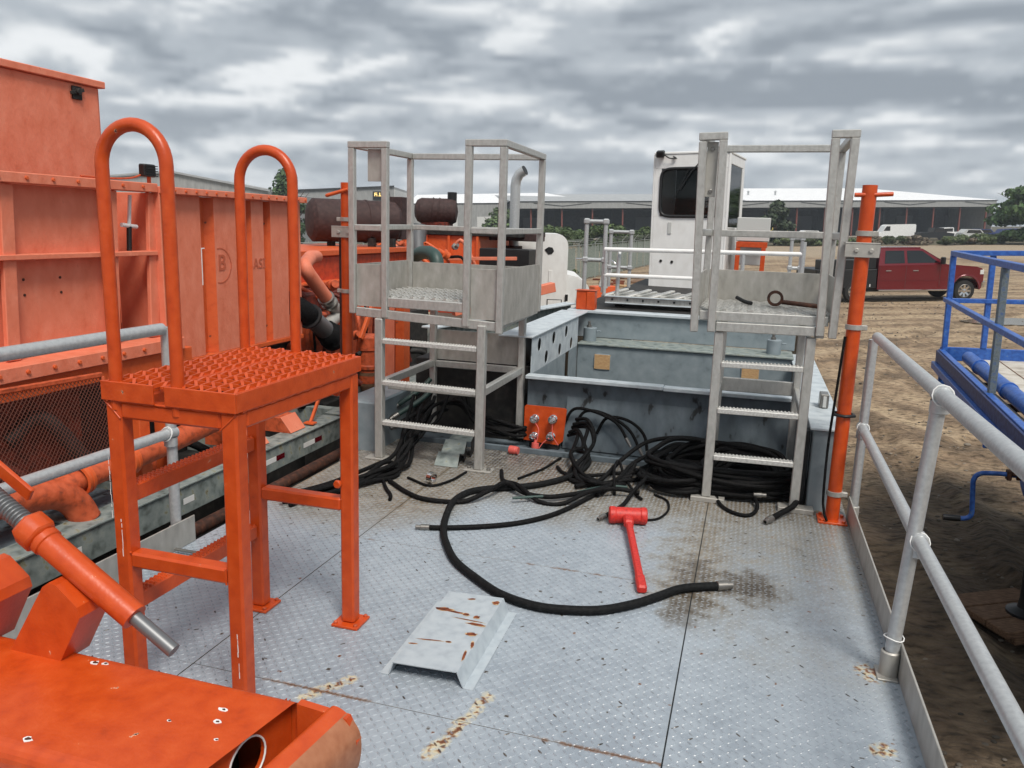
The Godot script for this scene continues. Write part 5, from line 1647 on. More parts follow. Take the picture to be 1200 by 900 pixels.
	# brackets and boxes along the beam, seen through the step stand
	for q in [[-3.52, 0.22, 0.32, "orange upright bracket on the chassis beam behind the rail post"], [-3.72, 0.2, 0.42, "second orange upright bracket on the chassis beam behind the stand"]]:
		var b := thing("chassis_bracket", q[3], "bracket", Vector3(-3.2, 0.06, q[0]), "brackets on the chassis")
		pbox("web", M.orange_worn, b, Vector3(-3.24, 0.059, q[0] - 0.04), Vector3(-3.16, 0.059 + q[2] + 0.15, q[0] + 0.04), 0.004)
		pbox("cap", M.orange_dirty, b, Vector3(-3.26, 0.212 + q[2], q[0] - 0.05), Vector3(-3.15, 0.235 + q[2], q[0] + 0.05), 0.004)
	for q in [[-4.35, "orange folded cover on the chassis beam, nearer of two"], [-4.8, "orange folded cover on the chassis beam, farther of two"]]:
		var b := thing("folded_cover", q[1], "cover", Vector3(-3.2, 0.06, q[0]), "folded covers on the chassis")
		var z: float = q[0]
		st = mk()
		slab(st, [Vector2(0, 0), Vector2(0.36, 0), Vector2(0.28, 0.1), Vector2(0, 0.12)], Transform3D(Basis(Vector3(1, 0, 0), Vector3(0, 1, 0), Vector3(0, 0, 1)), Vector3(-3.35, 0.06, z + 0.09)), 0.18)
		obj("cover", st, M.orange_dirty, b)
		st = mk()
		bx(st, Vector3(-3.03, 0.115, z), Vector3(0.135, 0.006, 0.185), Basis(Vector3(0, 0, 1), -0.9), 0.001)
		obj("lid", st, M.orange_faded, b)
	var rod2 := thing("tie_bar", "thin orange tie bar slanting up behind the step stand", "tie bar", Vector3(-3.0, 0.07, -5.0))
	pbeam("bar", M.orange_worn, rod2, Vector3(-3.0, 0.07, -4.98), Vector3(-3.05, 0.34, -5.3), 0.02, 0.03)
	pbox("shoe", M.orange_worn, rod2, Vector3(-3.04, 0.068, -5.01), Vector3(-2.96, 0.08, -4.95), 0.002)
	# works stuffed under the hopper and round the engine
	var r := RandomNumberGenerator.new()
	r.seed = 64
	for k in 14:
		var z := -2.6 - k * 0.42
		var y := r.randf_range(0.05, 0.5)
		var x := r.randf_range(-3.7, -3.3)
		var b := thing("works_pipe", "short %s pipe run under the orange units, %s from the near end" % [["red-brown", "black greasy", "dull orange", "rubber"][k % 4], ["first", "second", "third", "fourth", "fifth", "sixth", "seventh", "eighth", "ninth", "tenth", "eleventh", "twelfth", "thirteenth", "last"][k]], "pipe", Vector3(x, y, z), "pipe runs under the orange units")
		st = mk()
		var q := [Vector3(x, y, z), Vector3(x + r.randf_range(-0.1, 0.15), y + r.randf_range(-0.15, 0.1), z - 0.18), Vector3(x + r.randf_range(0.0, 0.2), y + r.randf_range(-0.3, 0.0), z - 0.32)]
		tube(st, smooth(q, 0.05), r.randf_range(0.018, 0.05), 10)
		obj("pipe", st, [M.red_brown, M.grime, M.orange_dirty, M.rubber][k % 4], b)

# ------------------------------------------------------------------ engines beyond the hopper
func build_engines() -> void:
	var t := thing("engine_unit", "orange engine unit with big brown muffler behind the larger platform", "engine", Vector3(-4.2, -0.1, -7.2))
	var O: Material = M.orange_worn
	pbox("back_cabinet", M.orange_deep, t, Vector3(-5.2, 0.0, -9.2), Vector3(-4.1, 1.18, -5.95), 0.01)
	pbox("cabinet_rim", O, t, Vector3(-5.22, 1.182, -9.2), Vector3(-4.06, 1.24, -5.95), 0.006)
	pbox("cabinet_shelf", O, t, Vector3(-4.12, 0.92, -7.4), Vector3(-3.98, 0.94, -5.95), 0.003)
	pbox("block", M.orange_dirty, t, Vector3(-4.08, 0.1, -7.6), Vector3(-3.62, 0.72, -6.0), 0.02)
	pbox("head", M.red_brown, t, Vector3(-4.0, 0.722, -7.5), Vector3(-3.7, 0.9, -6.1), 0.02)
	# pale charge-air pipe down to a grey elbow
	var p := [Vector3(-3.82, 1.2, -6.5), Vector3(-3.7, 1.21, -6.2)]
	p.append_array(bend(Vector3(-3.72, 1.2, -6.25), Vector3(-3.52, 1.16, -5.78), Vector3(-3.5, 0.9, -6.06), 0.12))
	p.append(Vector3(-3.5, 0.88, -6.1))
	var st := mk()
	tube(st, p, 0.058, 18)
	obj("charge_pipe", st, M.orange_faded, t)
	st = mk()
	var e := [Vector3(-3.5, 0.87, -6.11)]
	e.append_array(bend(Vector3(-3.5, 0.86, -6.12), Vector3(-3.49, 0.72, -6.32), Vector3(-3.5, 0.62, -6.08), 0.09))
	e.append(Vector3(-3.5, 0.63, -6.1))
	tube(st, e, 0.056, 18)
	obj("grey_elbow", st, M.aluminium_sheet, t)
	for q in [Vector3(-3.5, 0.87, -6.11), Vector3(-3.5, 0.82, -6.17)]:
		st = mk()
		collar(st, q, Vector3(0, -0.65, -0.75), 0.06, 0.03)
		obj("hose_clamp", st, M.steel, t)
	# fat air duct with a ribbed boot
	st = mk()
	tube(st, smooth([Vector3(-3.62, 0.9, -5.6), Vector3(-3.5, 0.8, -5.73), Vector3(-3.48, 0.74, -5.8)], 0.03), 0.088, 20)
	obj("black_sleeve", st, M.rubber, t)
	st = mk()
	rod(st, Vector3(-3.48, 0.75, -5.79), Vector3(-3.48, 0.6, -6.05), 0.08, 20)
	obj("air_duct", st, M.thread, t)
	st = mk()
	var d := Vector3(0, -0.5, -0.87).normalized()
	lathe(st, Vector3(-3.48, 0.605, -6.04), d, [[0.08, 0.0], [0.1, 0.02], [0.086, 0.04], [0.105, 0.06], [0.088, 0.08], [0.108, 0.1], [0.09, 0.12], [0.12, 0.14], [0.12, 0.19], [0.0, 0.2]], 22)
	obj("ribbed_boot", st, M.rubber, t)
	st = mk()
	collar(st, Vector3(-3.48, 0.745, -5.8), d, 0.09, 0.025)
	obj("hose_clamp", st, M.black, t)
	for q in [[-3.75, 0.42, -5.95, 0.07], [-3.6, 0.95, -6.35, 0.05], [-3.78, 0.3, -6.4, 0.09], [-3.45, 0.5, -6.5, 0.04]]:
		st = mk()
		lathe(st, Vector3(q[0], q[1], q[2]), Vector3(0.6, 0.2, 0.5), [[0.0, 0.0], [q[3], 0.0], [q[3], 0.08], [q[3] * 0.7, 0.1], [q[3] * 0.7, 0.14], [0.0, 0.14]], 14)
		obj("housing", st, M.orange_dirty, t)
	for k in 9:
		st = mk()
		var z := -5.9 - k * 0.16
		tube(st, smooth([Vector3(-3.85, 0.85 + 0.05 * (k % 3), z), Vector3(-3.62, 0.8 - 0.05 * (k % 2), z - 0.1), Vector3(-3.52, 0.5 + 0.06 * (k % 4), z - 0.04), Vector3(-3.6, 0.2, z - 0.16)], 0.05), 0.012 + 0.004 * (k % 3), 8)
		obj("engine_line", st, [M.rubber, M.red_brown, M.orange_dirty][k % 3], t)
	# brace and vertical filter canister by the pole
	pbeam("brace", O, t, Vector3(-3.3, 0.5, -6.35), Vector3(-3.25, 0.95, -6.62), 0.03, 0.045)
	st = mk()
	lathe(st, Vector3(-3.3, 0.0, -6.5), Vector3.UP, [[0.0, 0.0], [0.05, 0.01], [0.085, 0.08], [0.085, 0.2], [0.098, 0.21], [0.098, 0.24], [0.09, 0.25], [0.09, 0.38], [0.102, 0.385], [0.102, 0.5], [0.095, 0.52], [0.0, 0.52]], 20)
	obj("filter_canister", st, M.orange_dirty, t)
	st = mk()
	lathe(st, Vector3(-3.3, -0.02, -6.5), Vector3.UP, [[0.0, 0.0], [0.06, 0.0], [0.082, 0.07], [0.086, 0.2]], 20)
	obj("filter_bowl", st, M.timber, t)
	# orange post behind the platform legs
	pbox("channel_post", O, t, Vector3(-2.98, 0.1, -6.1), Vector3(-2.90, 0.95, -5.98), 0.004)
	pbox("channel_post", M.orange_faded, t, Vector3(-2.89, 0.1, -6.06), Vector3(-2.80, 0.95, -5.98), 0.004)
	pbox("channel_post", O, t, Vector3(-2.79, 0.1, -6.1), Vector3(-2.71, 0.95, -5.98), 0.004)
	# the muffler
	var ax := Vector3(0.7, 0.0, -0.72).normalized()
	var mc := Vector3(-4.5, 1.53, -8.62)
	st = mk()
	var R := 0.245
	lathe(st, mc - ax * 0.55, ax, [[0.0, -0.06], [0.12, -0.05], [0.2, -0.03], [R, 0.01], [R, 0.34], [R + 0.008, 0.345], [R + 0.008, 0.36], [R, 0.365], [R, 0.62], [R + 0.008, 0.625], [R + 0.008, 0.64], [R, 0.645], [R, 0.98], [0.2, 1.03], [0.0, 1.05]], 32)
	var mu := obj("muffler", st, M.muffler, t)
	pbox("stack_box", M.muffler, mu, mc + ax * 0.52 + Vector3(-0.1, -0.2, -0.1) , mc + ax * 0.52 + Vector3(0.07, 0.3, 0.1), 0.004)
	for k in 4:
		pbox("muffler_bracket", M.grime, t, Vector3(-4.75 + k * 0.2, 1.235, -8.4 - k * 0.12), Vector3(-4.68 + k * 0.2, 1.34, -8.32 - k * 0.12))
	# exhaust pipe wrapped green and odd fittings behind the rails
	st = mk()
	tube(st, smooth([Vector3(-4.3, 1.05, -9.6), Vector3(-4.0, 1.17, -9.4), Vector3(-3.75, 1.12, -9.2), Vector3(-3.7, 0.85, -9.15)], 0.06), 0.085, 14)
	obj("turbo_duct", st, M.cable_green, t)
	# farther unit
	t = thing("engine_unit", "farther orange engine housing with small brown muffler on its roof", "engine", Vector3(-4.6, -0.2, -12))
	pbox("housing", O, t, Vector3(-5.6, 0.2, -13.6), Vector3(-4.15, 1.36, -12.0), 0.01)
	for z in [-12.0]:
		for x in [-5.4, -5.05, -4.66, -4.3, -4.18]:
			pbox("rib", O, t, Vector3(x - 0.02, 0.2, z + 0.002), Vector3(x + 0.02, 1.36, z + 0.04), 0.002)
	pbox("roof_plate", M.grime, t, Vector3(-5.65, 1.362, -13.6), Vector3(-3.5, 1.44, -11.95), 0.004)
	pbox("rear_tank", M.muffler, t, Vector3(-4.1, 1.3, -12.8), Vector3(-3.3, 1.42, -12.3), 0.01)
	pbeam("hand_rail", M.orange_faded, t, Vector3(-5.0, 1.0, -11.2), Vector3(-3.3, 1.07, -11.2), 0.05, 0.05)
	pbeam("hand_rail", M.orange_worn, t, Vector3(-5.0, 1.0, -11.2), Vector3(-5.15, 0.72, -11.15), 0.05, 0.05)
	pbox("lower_cover", M.orange_deep, t, Vector3(-5.0, 0.2, -11.9), Vector3(-4.0, 0.92, -11.3), 0.006)
	pbox("dark_gap", M.black, t, Vector3(-3.98, 0.2, -12.0), Vector3(-3.2, 1.19, -11.5), 0.006)
	st = mk()
	tube(st, smooth([Vector3(-5.05, 1.5, -11.7), Vector3(-5.05, 1.3, -11.65), Vector3(-5.02, 1.05, -11.6), Vector3(-5.0, 0.7, -11.55)], 0.06), 0.13, 16)
	obj("down_duct", st, M.thread, t)
	st = mk()
	tube(st, smooth([Vector3(-5.4, 0.95, -11.5), Vector3(-5.3, 1.1, -11.4), Vector3(-5.25, 1.25, -11.45)], 0.06), 0.07, 12)
	obj("pipe", st, M.orange_faded, t)
	for k in 6:
		st = mk()
		tube(st, smooth([Vector3(-5.6 + k * 0.12, 0.8, -11.2), Vector3(-5.5 + k * 0.1, 1.0 + 0.05 * (k % 2), -11.3), Vector3(-5.3 + k * 0.08, 1.08, -11.4)], 0.08), 0.02 + 0.01 * (k % 3), 8)
		obj("engine_line", st, [M.orange_dirty, M.rubber, M.orange_worn][k % 3], t)
	var rr := RandomNumberGenerator.new()
	rr.seed = 19
	for k in 12:
		st = mk()
		var c := Vector3(rr.randf_range(-5.55, -4.3), rr.randf_range(0.95, 1.3), rr.randf_range(-11.3, -10.9))
		var s := rr.randf_range(0.03, 0.08)
		lathe(st, c, Vector3(rr.randf_range(-1, 1), rr.randf_range(0.2, 1), rr.randf_range(0, 1)), [[0.0, 0.0], [s, 0.0], [s, s], [s * 1.25, s * 1.05], [s * 1.25, s * 1.4], [s * 0.6, s * 1.5], [s * 0.6, s * 3.0], [0.0, s * 3.0]], 12)
		obj("valve_body", st, [M.orange_worn, M.orange_dirty, M.rubber, M.steel][k % 4], t)
		st = mk()
		tube(st, smooth([c, c + Vector3(rr.randf_range(-0.1, 0.25), rr.randf_range(-0.1, 0.15), 0.02), c + Vector3(rr.randf_range(0.1, 0.5), rr.randf_range(-0.5, -0.1), -0.1), c + Vector3(0.2, -0.8, -0.15)], 0.05), rr.randf_range(0.012, 0.03), 8)
		obj("engine_line", st, [M.rubber, M.orange_worn, M.orange_faded][k % 3], t)
	ax = Vector3(0.96, 0.0, -0.28).normalized()
	mc = Vector3(-4.92, 1.73, -12.1)
	st = mk()
	R = 0.2
	lathe(st, mc - ax * 0.33, ax, [[0.0, -0.03], [0.1, -0.02], [R * 0.85, 0.02], [R, 0.08], [R, 0.26], [R + 0.01, 0.265], [R + 0.01, 0.28], [R, 0.285], [R, 0.36], [R + 0.01, 0.365], [R + 0.01, 0.38], [R, 0.385], [R, 0.58], [R * 0.85, 0.64], [0.0, 0.67]], 28)
	var m2 := obj("muffler", st, M.muffler, t)
	st = mk()
	lathe(st, mc + ax * 0.24 + Vector3(0, 0.1, 0), Vector3.UP, [[0.075, 0.0], [0.075, 0.2], [0.06, 0.2], [0.06, 0.05]], 16)
	obj("outlet", st, M.black, m2)
	pbox("muffler_saddle", M.red_brown, t, Vector3(-5.15, 1.442, -12.25), Vector3(-4.7, 1.56, -11.98), 0.004)
	# steel girder between, behind the larger platform
	t = thing("steel_girder", "grey-white steel girder running behind the larger platform", "girder", Vector3(-2.3, 0.2, -8.0))
	pbeam("web", M.grey_chassis, t, Vector3(-2.75, 0.4, -6.6), Vector3(-2.1, 0.42, -9.5), 0.03, 0.4)
	pbeam("flange", M.grey_light, t, Vector3(-2.75, 0.61, -6.6), Vector3(-2.1, 0.63, -9.5), 0.16, 0.02)
	pbeam("brace", M.orange_faded, t, Vector3(-2.9, 0.66, -7.6), Vector3(-2.05, 0.9, -8.4), 0.1, 0.1)
	pbeam("brace", M.orange_worn, t, Vector3(-2.95, 0.7, -8.2), Vector3(-2.4, 0.98, -8.3), 0.08, 0.12)
	pbeam("support", M.grime, t, Vector3(-2.6, -1.2, -7.2), Vector3(-2.6, 0.2, -7.2), 0.1, 0.1)
	pbeam("support", M.grime, t, Vector3(-2.2, -1.2, -9.0), Vector3(-2.2, 0.2, -9.0), 0.1, 0.1)

func build_semi() -> void:
	# white road tractor beyond, facing right
	var t := thing("road_tractor", "white road tractor with exhaust stack, partly hidden by the larger platform", "truck", Vector3(-4.0, -1.2, -15.0), "", Transform3D(Basis(Vector3.UP, deg_to_rad(15.0)), Vector3(-3.03, 0, -14.0)) * Transform3D(Basis.IDENTITY, Vector3(3.03, 0, 14.0)))
	var W: Material = M.white_paint
	var st := mk()
	# sleeper and cab side with rounded front roof corner
	var o := [Vector2(-5.6, -0.75), Vector2(-3.17, -0.75), Vector2(-3.17, 1.18)]
	for k in 8:
		var a := PI * 0.5 * k / 7.0
		o.append(Vector2(-3.37 + cos(a) * 0.2, 1.2 + sin(a) * 0.22))
	o.append(Vector2(-5.6, 1.42))
	slab(st, o, Transform3D(Basis.IDENTITY, Vector3(0, 0, -14.0)), 2.3)
	obj("sleeper", st, W, t)
	st = mk()
	slab(st, [Vector2(-0.07, 0.02), Vector2(0.0, -0.06), Vector2(0.06, -0.05), Vector2(0.1, 0.0), Vector2(0.07, 0.06), Vector2(0.0, 0.07)], Transform3D(Basis.IDENTITY, Vector3(-3.52, 1.12, -13.99)), 0.03)
	obj("marker_lamp", st, M.black, t)
	pbox("lower_door", W, t, Vector3(-3.5, -0.55, -13.998), Vector3(-3.26, 0.25, -13.985), 0.008)
	pbox("door_seam", M.grime, t, Vector3(-3.515, -0.565, -13.999), Vector3(-3.245, 0.265, -13.99), 0.0)
	pbox("vent_plate", W, t, Vector3(-3.5, 0.45, -13.999), Vector3(-3.44, 0.78, -13.985), 0.004)
	for y in [0.3, -0.35]:
		pbox("door_hinge", M.black, t, Vector3(-3.19, y - 0.06, -13.999), Vector3(-3.14, y + 0.06, -13.96), 0.004)
	# bonnet
	st = mk()
	slab(st, [Vector2(-3.16, -0.7), Vector2(-1.9, -0.7), Vector2(-1.9, -0.25), Vector2(-2.35, -0.02), Vector2(-2.62, 0.2), Vector2(-2.78, 0.52), Vector2(-2.95, 0.66), Vector2(-3.16, 0.7)], Transform3D(Basis.IDENTITY, Vector3(0, 0, -14.25)), 1.8)
	obj("bonnet", st, W, t)
	st = mk()
	lathe(st, Vector3(-2.88, 0.3, -14.24), Vector3(0, 0, 1), [[0.09, 0.0], [0.09, 0.05], [0.0, 0.06]], 14)
	obj("air_intake", st, M.black, t)
	pbox("bonnet_strap", M.black, t, Vector3(-2.95, -0.12, -14.249), Vector3(-2.88, 0.02, -14.2), 0.004)
	# mirrors on an arm
	st = mk()
	tube(st, [Vector3(-3.03, 1.0, -13.95), Vector3(-2.4, 0.99, -13.8), Vector3(-2.28, 0.9, -13.8), Vector3(-2.3, 0.1, -13.8), Vector3(-3.0, -0.05, -13.98)], 0.018, 8)
	obj("mirror_arm", st, M.chrome, t)
	st = mk()
	bx(st, Vector3(-2.5, 0.72, -13.78), Vector3(0.16, 0.42, 0.07), Basis(Vector3.FORWARD, 0.2), 0.03)
	obj("mirror", st, M.wall_light, t)
	for q in [Vector3(-2.52, 0.16, -13.76), Vector3(-2.28, 0.14, -13.76)]:
		st = mk()
		lathe(st, q, Vector3(0.2, 0, 1), [[0.0, -0.03], [0.11, 0.0], [0.12, 0.03], [0.0, 0.05]], 16)
		obj("round_mirror", st, M.wall_light, t)
	# exhaust stack with its heat shield and curved tip
	var p := [Vector3(-4.13, -0.6, -13.6), Vector3(-4.13, 2.2, -13.6), Vector3(-4.12, 2.3, -13.6), Vector3(-4.07, 2.4, -13.58), Vector3(-3.98, 2.46, -13.55)]
	st = mk()
	tube(st, p, 0.085, 18, false)
	obj("exhaust_stack", st, M.galvanised, t)
	st = mk()
	rod(st, Vector3(-4.0, 2.45, -13.56), Vector3(-3.97, 2.465, -13.548), 0.082, 18)
	obj("stack_mouth", st, M.black, t)
	st = mk()
	rod(st, Vector3(-4.13, -0.6, -13.6), Vector3(-4.13, 1.2, -13.6), 0.15, 20)
	obj("heat_shield", st, M.muffler, t)
	for x in [-5.2, -4.2, -2.3]:
		st = mk()
		lathe(st, Vector3(x, -0.78, -13.95), Vector3(0, 0, -1), [[0.0, 0.0], [0.3, 0.0], [0.49, 0.01], [0.5, 0.05], [0.5, 0.25], [0.0, 0.27]], 24)
		obj("wheel", st, M.tyre, t)

# ------------------------------------------------------------------ operator cab and walkway on the neck
func build_cab() -> void:
	var yaw := Transform3D(Basis(Vector3.UP, deg_to_rad(-9.0)) * Basis(Vector3(0, 0, 1), deg_to_rad(1.1)), Vector3(-0.9, 0.6, -11.5))
	var t := thing("operator_cab", "white operator cab with tinted window behind the two work platforms", "cab", Vector3.ZERO, "", yaw)
	var W: Material = M.white_paint
	var w := 0.5
	var top := 1.98
	# front wall round the window opening
	var wx0 := -0.41
	var wx1 := 0.44
	var wy0 := 1.14
	var wy1 := 1.79
	pbox("front_panel", W, t, Vector3(-w, 0.0, -0.04), Vector3(w, wy0, 0.0), 0.006)
	pbox("front_panel", W, t, Vector3(-w, wy1, -0.04), Vector3(w, top, 0.0), 0.006)
	pbox("front_panel", W, t, Vector3(-w, wy0, -0.04), Vector3(wx0, wy1, -0.0005), 0.001)
	pbox("front_panel", W, t, Vector3(wx1, wy0, -0.04), Vector3(w, wy1, -0.0005), 0.001)
	pbox("corner_post", W, t, Vector3(w + 0.001, 0.0, -0.09), Vector3(w + 0.03, top, -0.002), 0.012)
	pbox("corner_post", W, t, Vector3(-w - 0.03, 0.0, -0.09), Vector3(-w - 0.001, top, -0.002), 0.012)
	pbox("roof", W, t, Vector3(-w - 0.02, top + 0.001, -1.2), Vector3(w + 0.03, top + 0.035, 0.01), 0.012)
	pbox("back_wall", M.cabin_dark, t, Vector3(-w, 0.0, -1.2), Vector3(w, 1.3, -1.16), 0.002)
	pbox("back_wall", M.cabin_dark, t, Vector3(-w, 1.72, -1.2), Vector3(w, top, -1.16), 0.002)
	pbox("back_wall", M.cabin_dark, t, Vector3(-w, 1.301, -1.2), Vector3(-0.15, 1.719, -1.161), 0.001)
	pbox("back_wall", M.cabin_dark, t, Vector3(0.2, 1.301, -1.2), Vector3(w, 1.719, -1.161), 0.001)
	pbox("side_wall", W, t, Vector3(-w - 0.02, 0.0, -1.16), Vector3(-w, top, -0.09), 0.004)
	pbox("side_wall", W, t, Vector3(w, 0.0, -1.16), Vector3(w + 0.02, 1.0, -0.09), 0.004)
	pbox("side_wall", W, t, Vector3(w, 1.85, -1.16), Vector3(w + 0.02, top, -0.09), 0.004)
	pbox("side_wall", W, t, Vector3(w, 1.001, -1.16), Vector3(w + 0.02, 1.849, -1.0), 0.001)
	pbox("floor", M.cabin_dark, t, Vector3(-w, 0.0, -1.16), Vector3(w, 0.03, -0.041))
	pbox("side_window", M.glass, t, Vector3(w + 0.004, 1.0, -1.0), Vector3(w + 0.012, 1.85, -0.09), 0.001)
	# window with round-cornered black gasket
	var st := mk()
	var ring := []
	var cx := (wx0 + wx1) * 0.5
	var cy := (wy0 + wy1) * 0.5
	var hx := (wx1 - wx0) * 0.5
	var hy := (wy1 - wy0) * 0.5
	for k in 41:
		var a := TAU * k / 40.0
		ring.append(Vector3(cx + hx * signf(cos(a)) * pow(absf(cos(a)), 0.28), cy + hy * signf(sin(a)) * pow(absf(sin(a)), 0.28), 0.004))
	tube(st, ring, 0.022, 8, false)
	obj("gasket", st, M.black, t)
	pbox("window", M.glass, t, Vector3(wx0, wy0, -0.02), Vector3(wx1, wy1, -0.012), 0.001)
	pbox("far_window", M.glass, t, Vector3(-0.15, 1.3, -1.184), Vector3(0.2, 1.72, -1.178), 0.001)
	pbox("seat_back", M.black, t, Vector3(-0.2, 0.5, -0.9), Vector3(0.25, 1.25, -0.78), 0.04)
	# wiper, door handle plate, holes, lamps
	st = mk()
	tube(st, [Vector3(0.12, 1.86, 0.03), Vector3(0.0, 1.72, 0.035), Vector3(-0.13, 1.5, 0.03)], 0.009, 6)
	tube(st, [Vector3(-0.02, 1.78, 0.03), Vector3(-0.24, 1.32, 0.028)], 0.006, 6)
	obj("wiper", st, M.black, t)
	pbox("grab_plate", M.box_grey, t, Vector3(-0.28, 0.9, 0.0), Vector3(-0.23, 1.06, 0.012), 0.004)
	st = mk()
	bolt(st, Vector3(-0.36, 0.52, 0.0), Vector3(0, 0, 1), 0.022, 0.01)
	bolt(st, Vector3(-0.2, 0.51, 0.0), Vector3(0, 0, 1), 0.022, 0.01)
	obj("plugs", st, M.grime, t)
	for x in [-0.42, 0.38]:
		st = mk()
		bx(st, Vector3(x, top + 0.005, 0.055), Vector3(0.11, 0.09, 0.08), Basis(Vector3.RIGHT, 0.3), 0.012)
		obj("work_lamp", st, M.black, t)
	st = mk()
	tube(st, smooth([Vector3(-0.37, top, 0.06), Vector3(-0.3, top - 0.05, 0.05), Vector3(-0.2, top - 0.06, 0.03), Vector3(-0.25, top - 0.03, 0.02)], 0.03), 0.01, 6)
	obj("lamp_wire", st, M.black, t)
	# control box on an orange frame beside it
	t = thing("control_box", "plain grey-white box on an orange frame right of the cab", "control box", Vector3(0.0, 0.752, -11.6))
	pbox("case", M.box_grey, t, Vector3(-0.26, 1.43, -12.0), Vector3(0.18, 1.75, -11.55), 0.008)
	pbox("case_lower", M.box_grey, t, Vector3(-0.24, 1.1, -12.0), Vector3(0.12, 1.428, -11.7), 0.008)
	pbeam("frame", M.orange, t, Vector3(-0.25, 1.385, -11.5), Vector3(0.16, 1.385, -11.5), 0.06, 0.075)
	pbeam("frame", M.orange, t, Vector3(0.115, 0.752, -11.5), Vector3(0.115, 1.347, -11.5), 0.07, 0.06)
	pbeam("frame", M.orange, t, Vector3(-0.22, 0.752, -11.5), Vector3(-0.22, 1.347, -11.5), 0.05, 0.06)

func pipe_frame(label: String, x0: float, x1: float, y0: float, y1: float, ym: float, z: float, r: float) -> void:
	var t := thing("pipe_handrail", label, "handrail", Vector3((x0 + x1) * 0.5, y0, z), "pipe handrails on the neck")
	prod("post", M.galvanised, t, Vector3(x0, y0, z), Vector3(x0, y1, z), r)
	prod("post", M.galvanised, t, Vector3(x1, y0, z), Vector3(x1, y1, z), r)
	prod("rail", M.galvanised, t, Vector3(x0, y1, z), Vector3(x1, y1, z), r)
	prod("rail", M.galvanised, t, Vector3(x0, ym, z), Vector3(x1, ym, z), r)
	var st := mk()
	for p in [Vector3(x0, y1, z), Vector3(x1, y1, z), Vector3(x0, ym, z), Vector3(x1, ym, z)]:
		bx(st, p, Vector3.ONE * r * 2.9, Basis.IDENTITY, r * 0.9)
	obj("corner_fittings", st, M.galvanised, t)

func build_walkway() -> void:
	var t := thing("walkway", "low aluminium walkway with white pipe rails in front of the cab", "walkway", Vector3(-0.5, 0.767, -8.2))
	pbox("edge_channel", M.aluminium, t, Vector3(-1.41, 0.80, -8.06), Vector3(0.5, 0.868, -8.03), 0.003)
	pbox("edge_lip", M.grey_light, t, Vector3(-1.41, 0.795, -8.028), Vector3(0.5, 0.806, -8.0), 0.002)
	pbox("edge_lip", M.grey_light, t, Vector3(-1.41, 0.862, -8.028), Vector3(0.5, 0.872, -8.0), 0.002)
	var st := mk()
	for k in 12:
		bolt(st, Vector3(-1.34 + k * 0.155, 0.835, -8.03), Vector3(0, 0, 1), 0.012, 0.01)
	obj("bolts", st, M.black, t)
	pbox("plank", M.aluminium_sheet, t, Vector3(-1.41, 0.85, -8.9), Vector3(0.5, 0.86, -8.062), 0.002)
	for x in [-1.3, -0.5, 0.3]:
		pbox("foot", M.grime, t, Vector3(x - 0.04, 0.752, -8.5), Vector3(x + 0.04, 0.85, -8.2))
	for k in 6:
		st = mk()
		bx(st, Vector3(-1.36 + k * 0.24, 0.885, -8.3), Vector3(0.07, 0.02, 0.3), Basis(Vector3.UP, -0.9) * Basis(Vector3.RIGHT, 0.25), 0.006)
		bx(st, Vector3(-1.28 + k * 0.24, 0.88, -8.34), Vector3(0.05, 0.018, 0.26), Basis(Vector3.UP, -0.8) * Basis(Vector3.RIGHT, 0.15), 0.006)
		obj("cleat", st, M.aluminium_tread, t)
	# rails
	prod("rail", M.white_paint, t, Vector3(-1.475, 1.328, -8.2), Vector3(0.44, 1.352, -8.2), 0.022)
	prod("rail", M.white_paint, t, Vector3(-1.47, 1.067, -8.2), Vector3(0.0, 1.075, -8.2), 0.02)
	prod("post", M.galvanised, t, Vector3(-1.46, 0.861, -8.2), Vector3(-1.46, 1.328, -8.2), 0.02)
	prod("post", M.galvanised, t, Vector3(-0.1, 0.861, -8.2), Vector3(-0.1, 1.34, -8.2), 0.02)
	prod("post", M.galvanised, t, Vector3(0.45, 0.861, -8.2), Vector3(0.45, 1.47, -8.2), 0.024)
	st = mk()
	var p := [Vector3(-1.33, 0.861, -8.25)]
	p.append_array(bend(Vector3(-1.33, 0.861, -8.25), Vector3(-1.33, 1.32, -8.25), Vector3(-1.33, 1.32, -8.8), 0.1))
	p.append(Vector3(-1.33, 1.32, -8.9))
	tube(st, p, 0.02, 10)
	obj("return_rail", st, M.galvanised, t)
	st = mk()
	tube(st, [Vector3(0.4, 1.15, -8.25), Vector3(0.1, 1.03, -8.3), Vector3(0.02, 1.0, -8.35)], 0.024, 10)
	obj("slanting_rail", st, M.white_paint, t)
	pipe_frame("taller galvanised pipe hoop left of the cab", -2.02, -1.78, 0.752, 1.62, 1.15, -9.9, 0.026)
	pipe_frame("lower galvanised pipe hoop close left of the cab", -1.9, -1.62, 0.752, 1.5, 1.02, -11.0, 0.024)
	pipe_frame("slim galvanised pipe hoop seen past the cab's right side", 0.36, 0.46, 0.752, 1.5, 1.2, -8.7, 0.018)

# ------------------------------------------------------------------ the yard
func spread_axis(c: float, reach: float) -> Array:
	var side := [0.0]
	var d := 0.0
	while d < reach:
		d += maxf(0.11, d * 0.016)
		side.append(d)
	var out := []
	for i in range(side.size() - 1, 0, -1):
		out.append(c - side[i])
	for s in side:
		out.append(c + s)
	return out

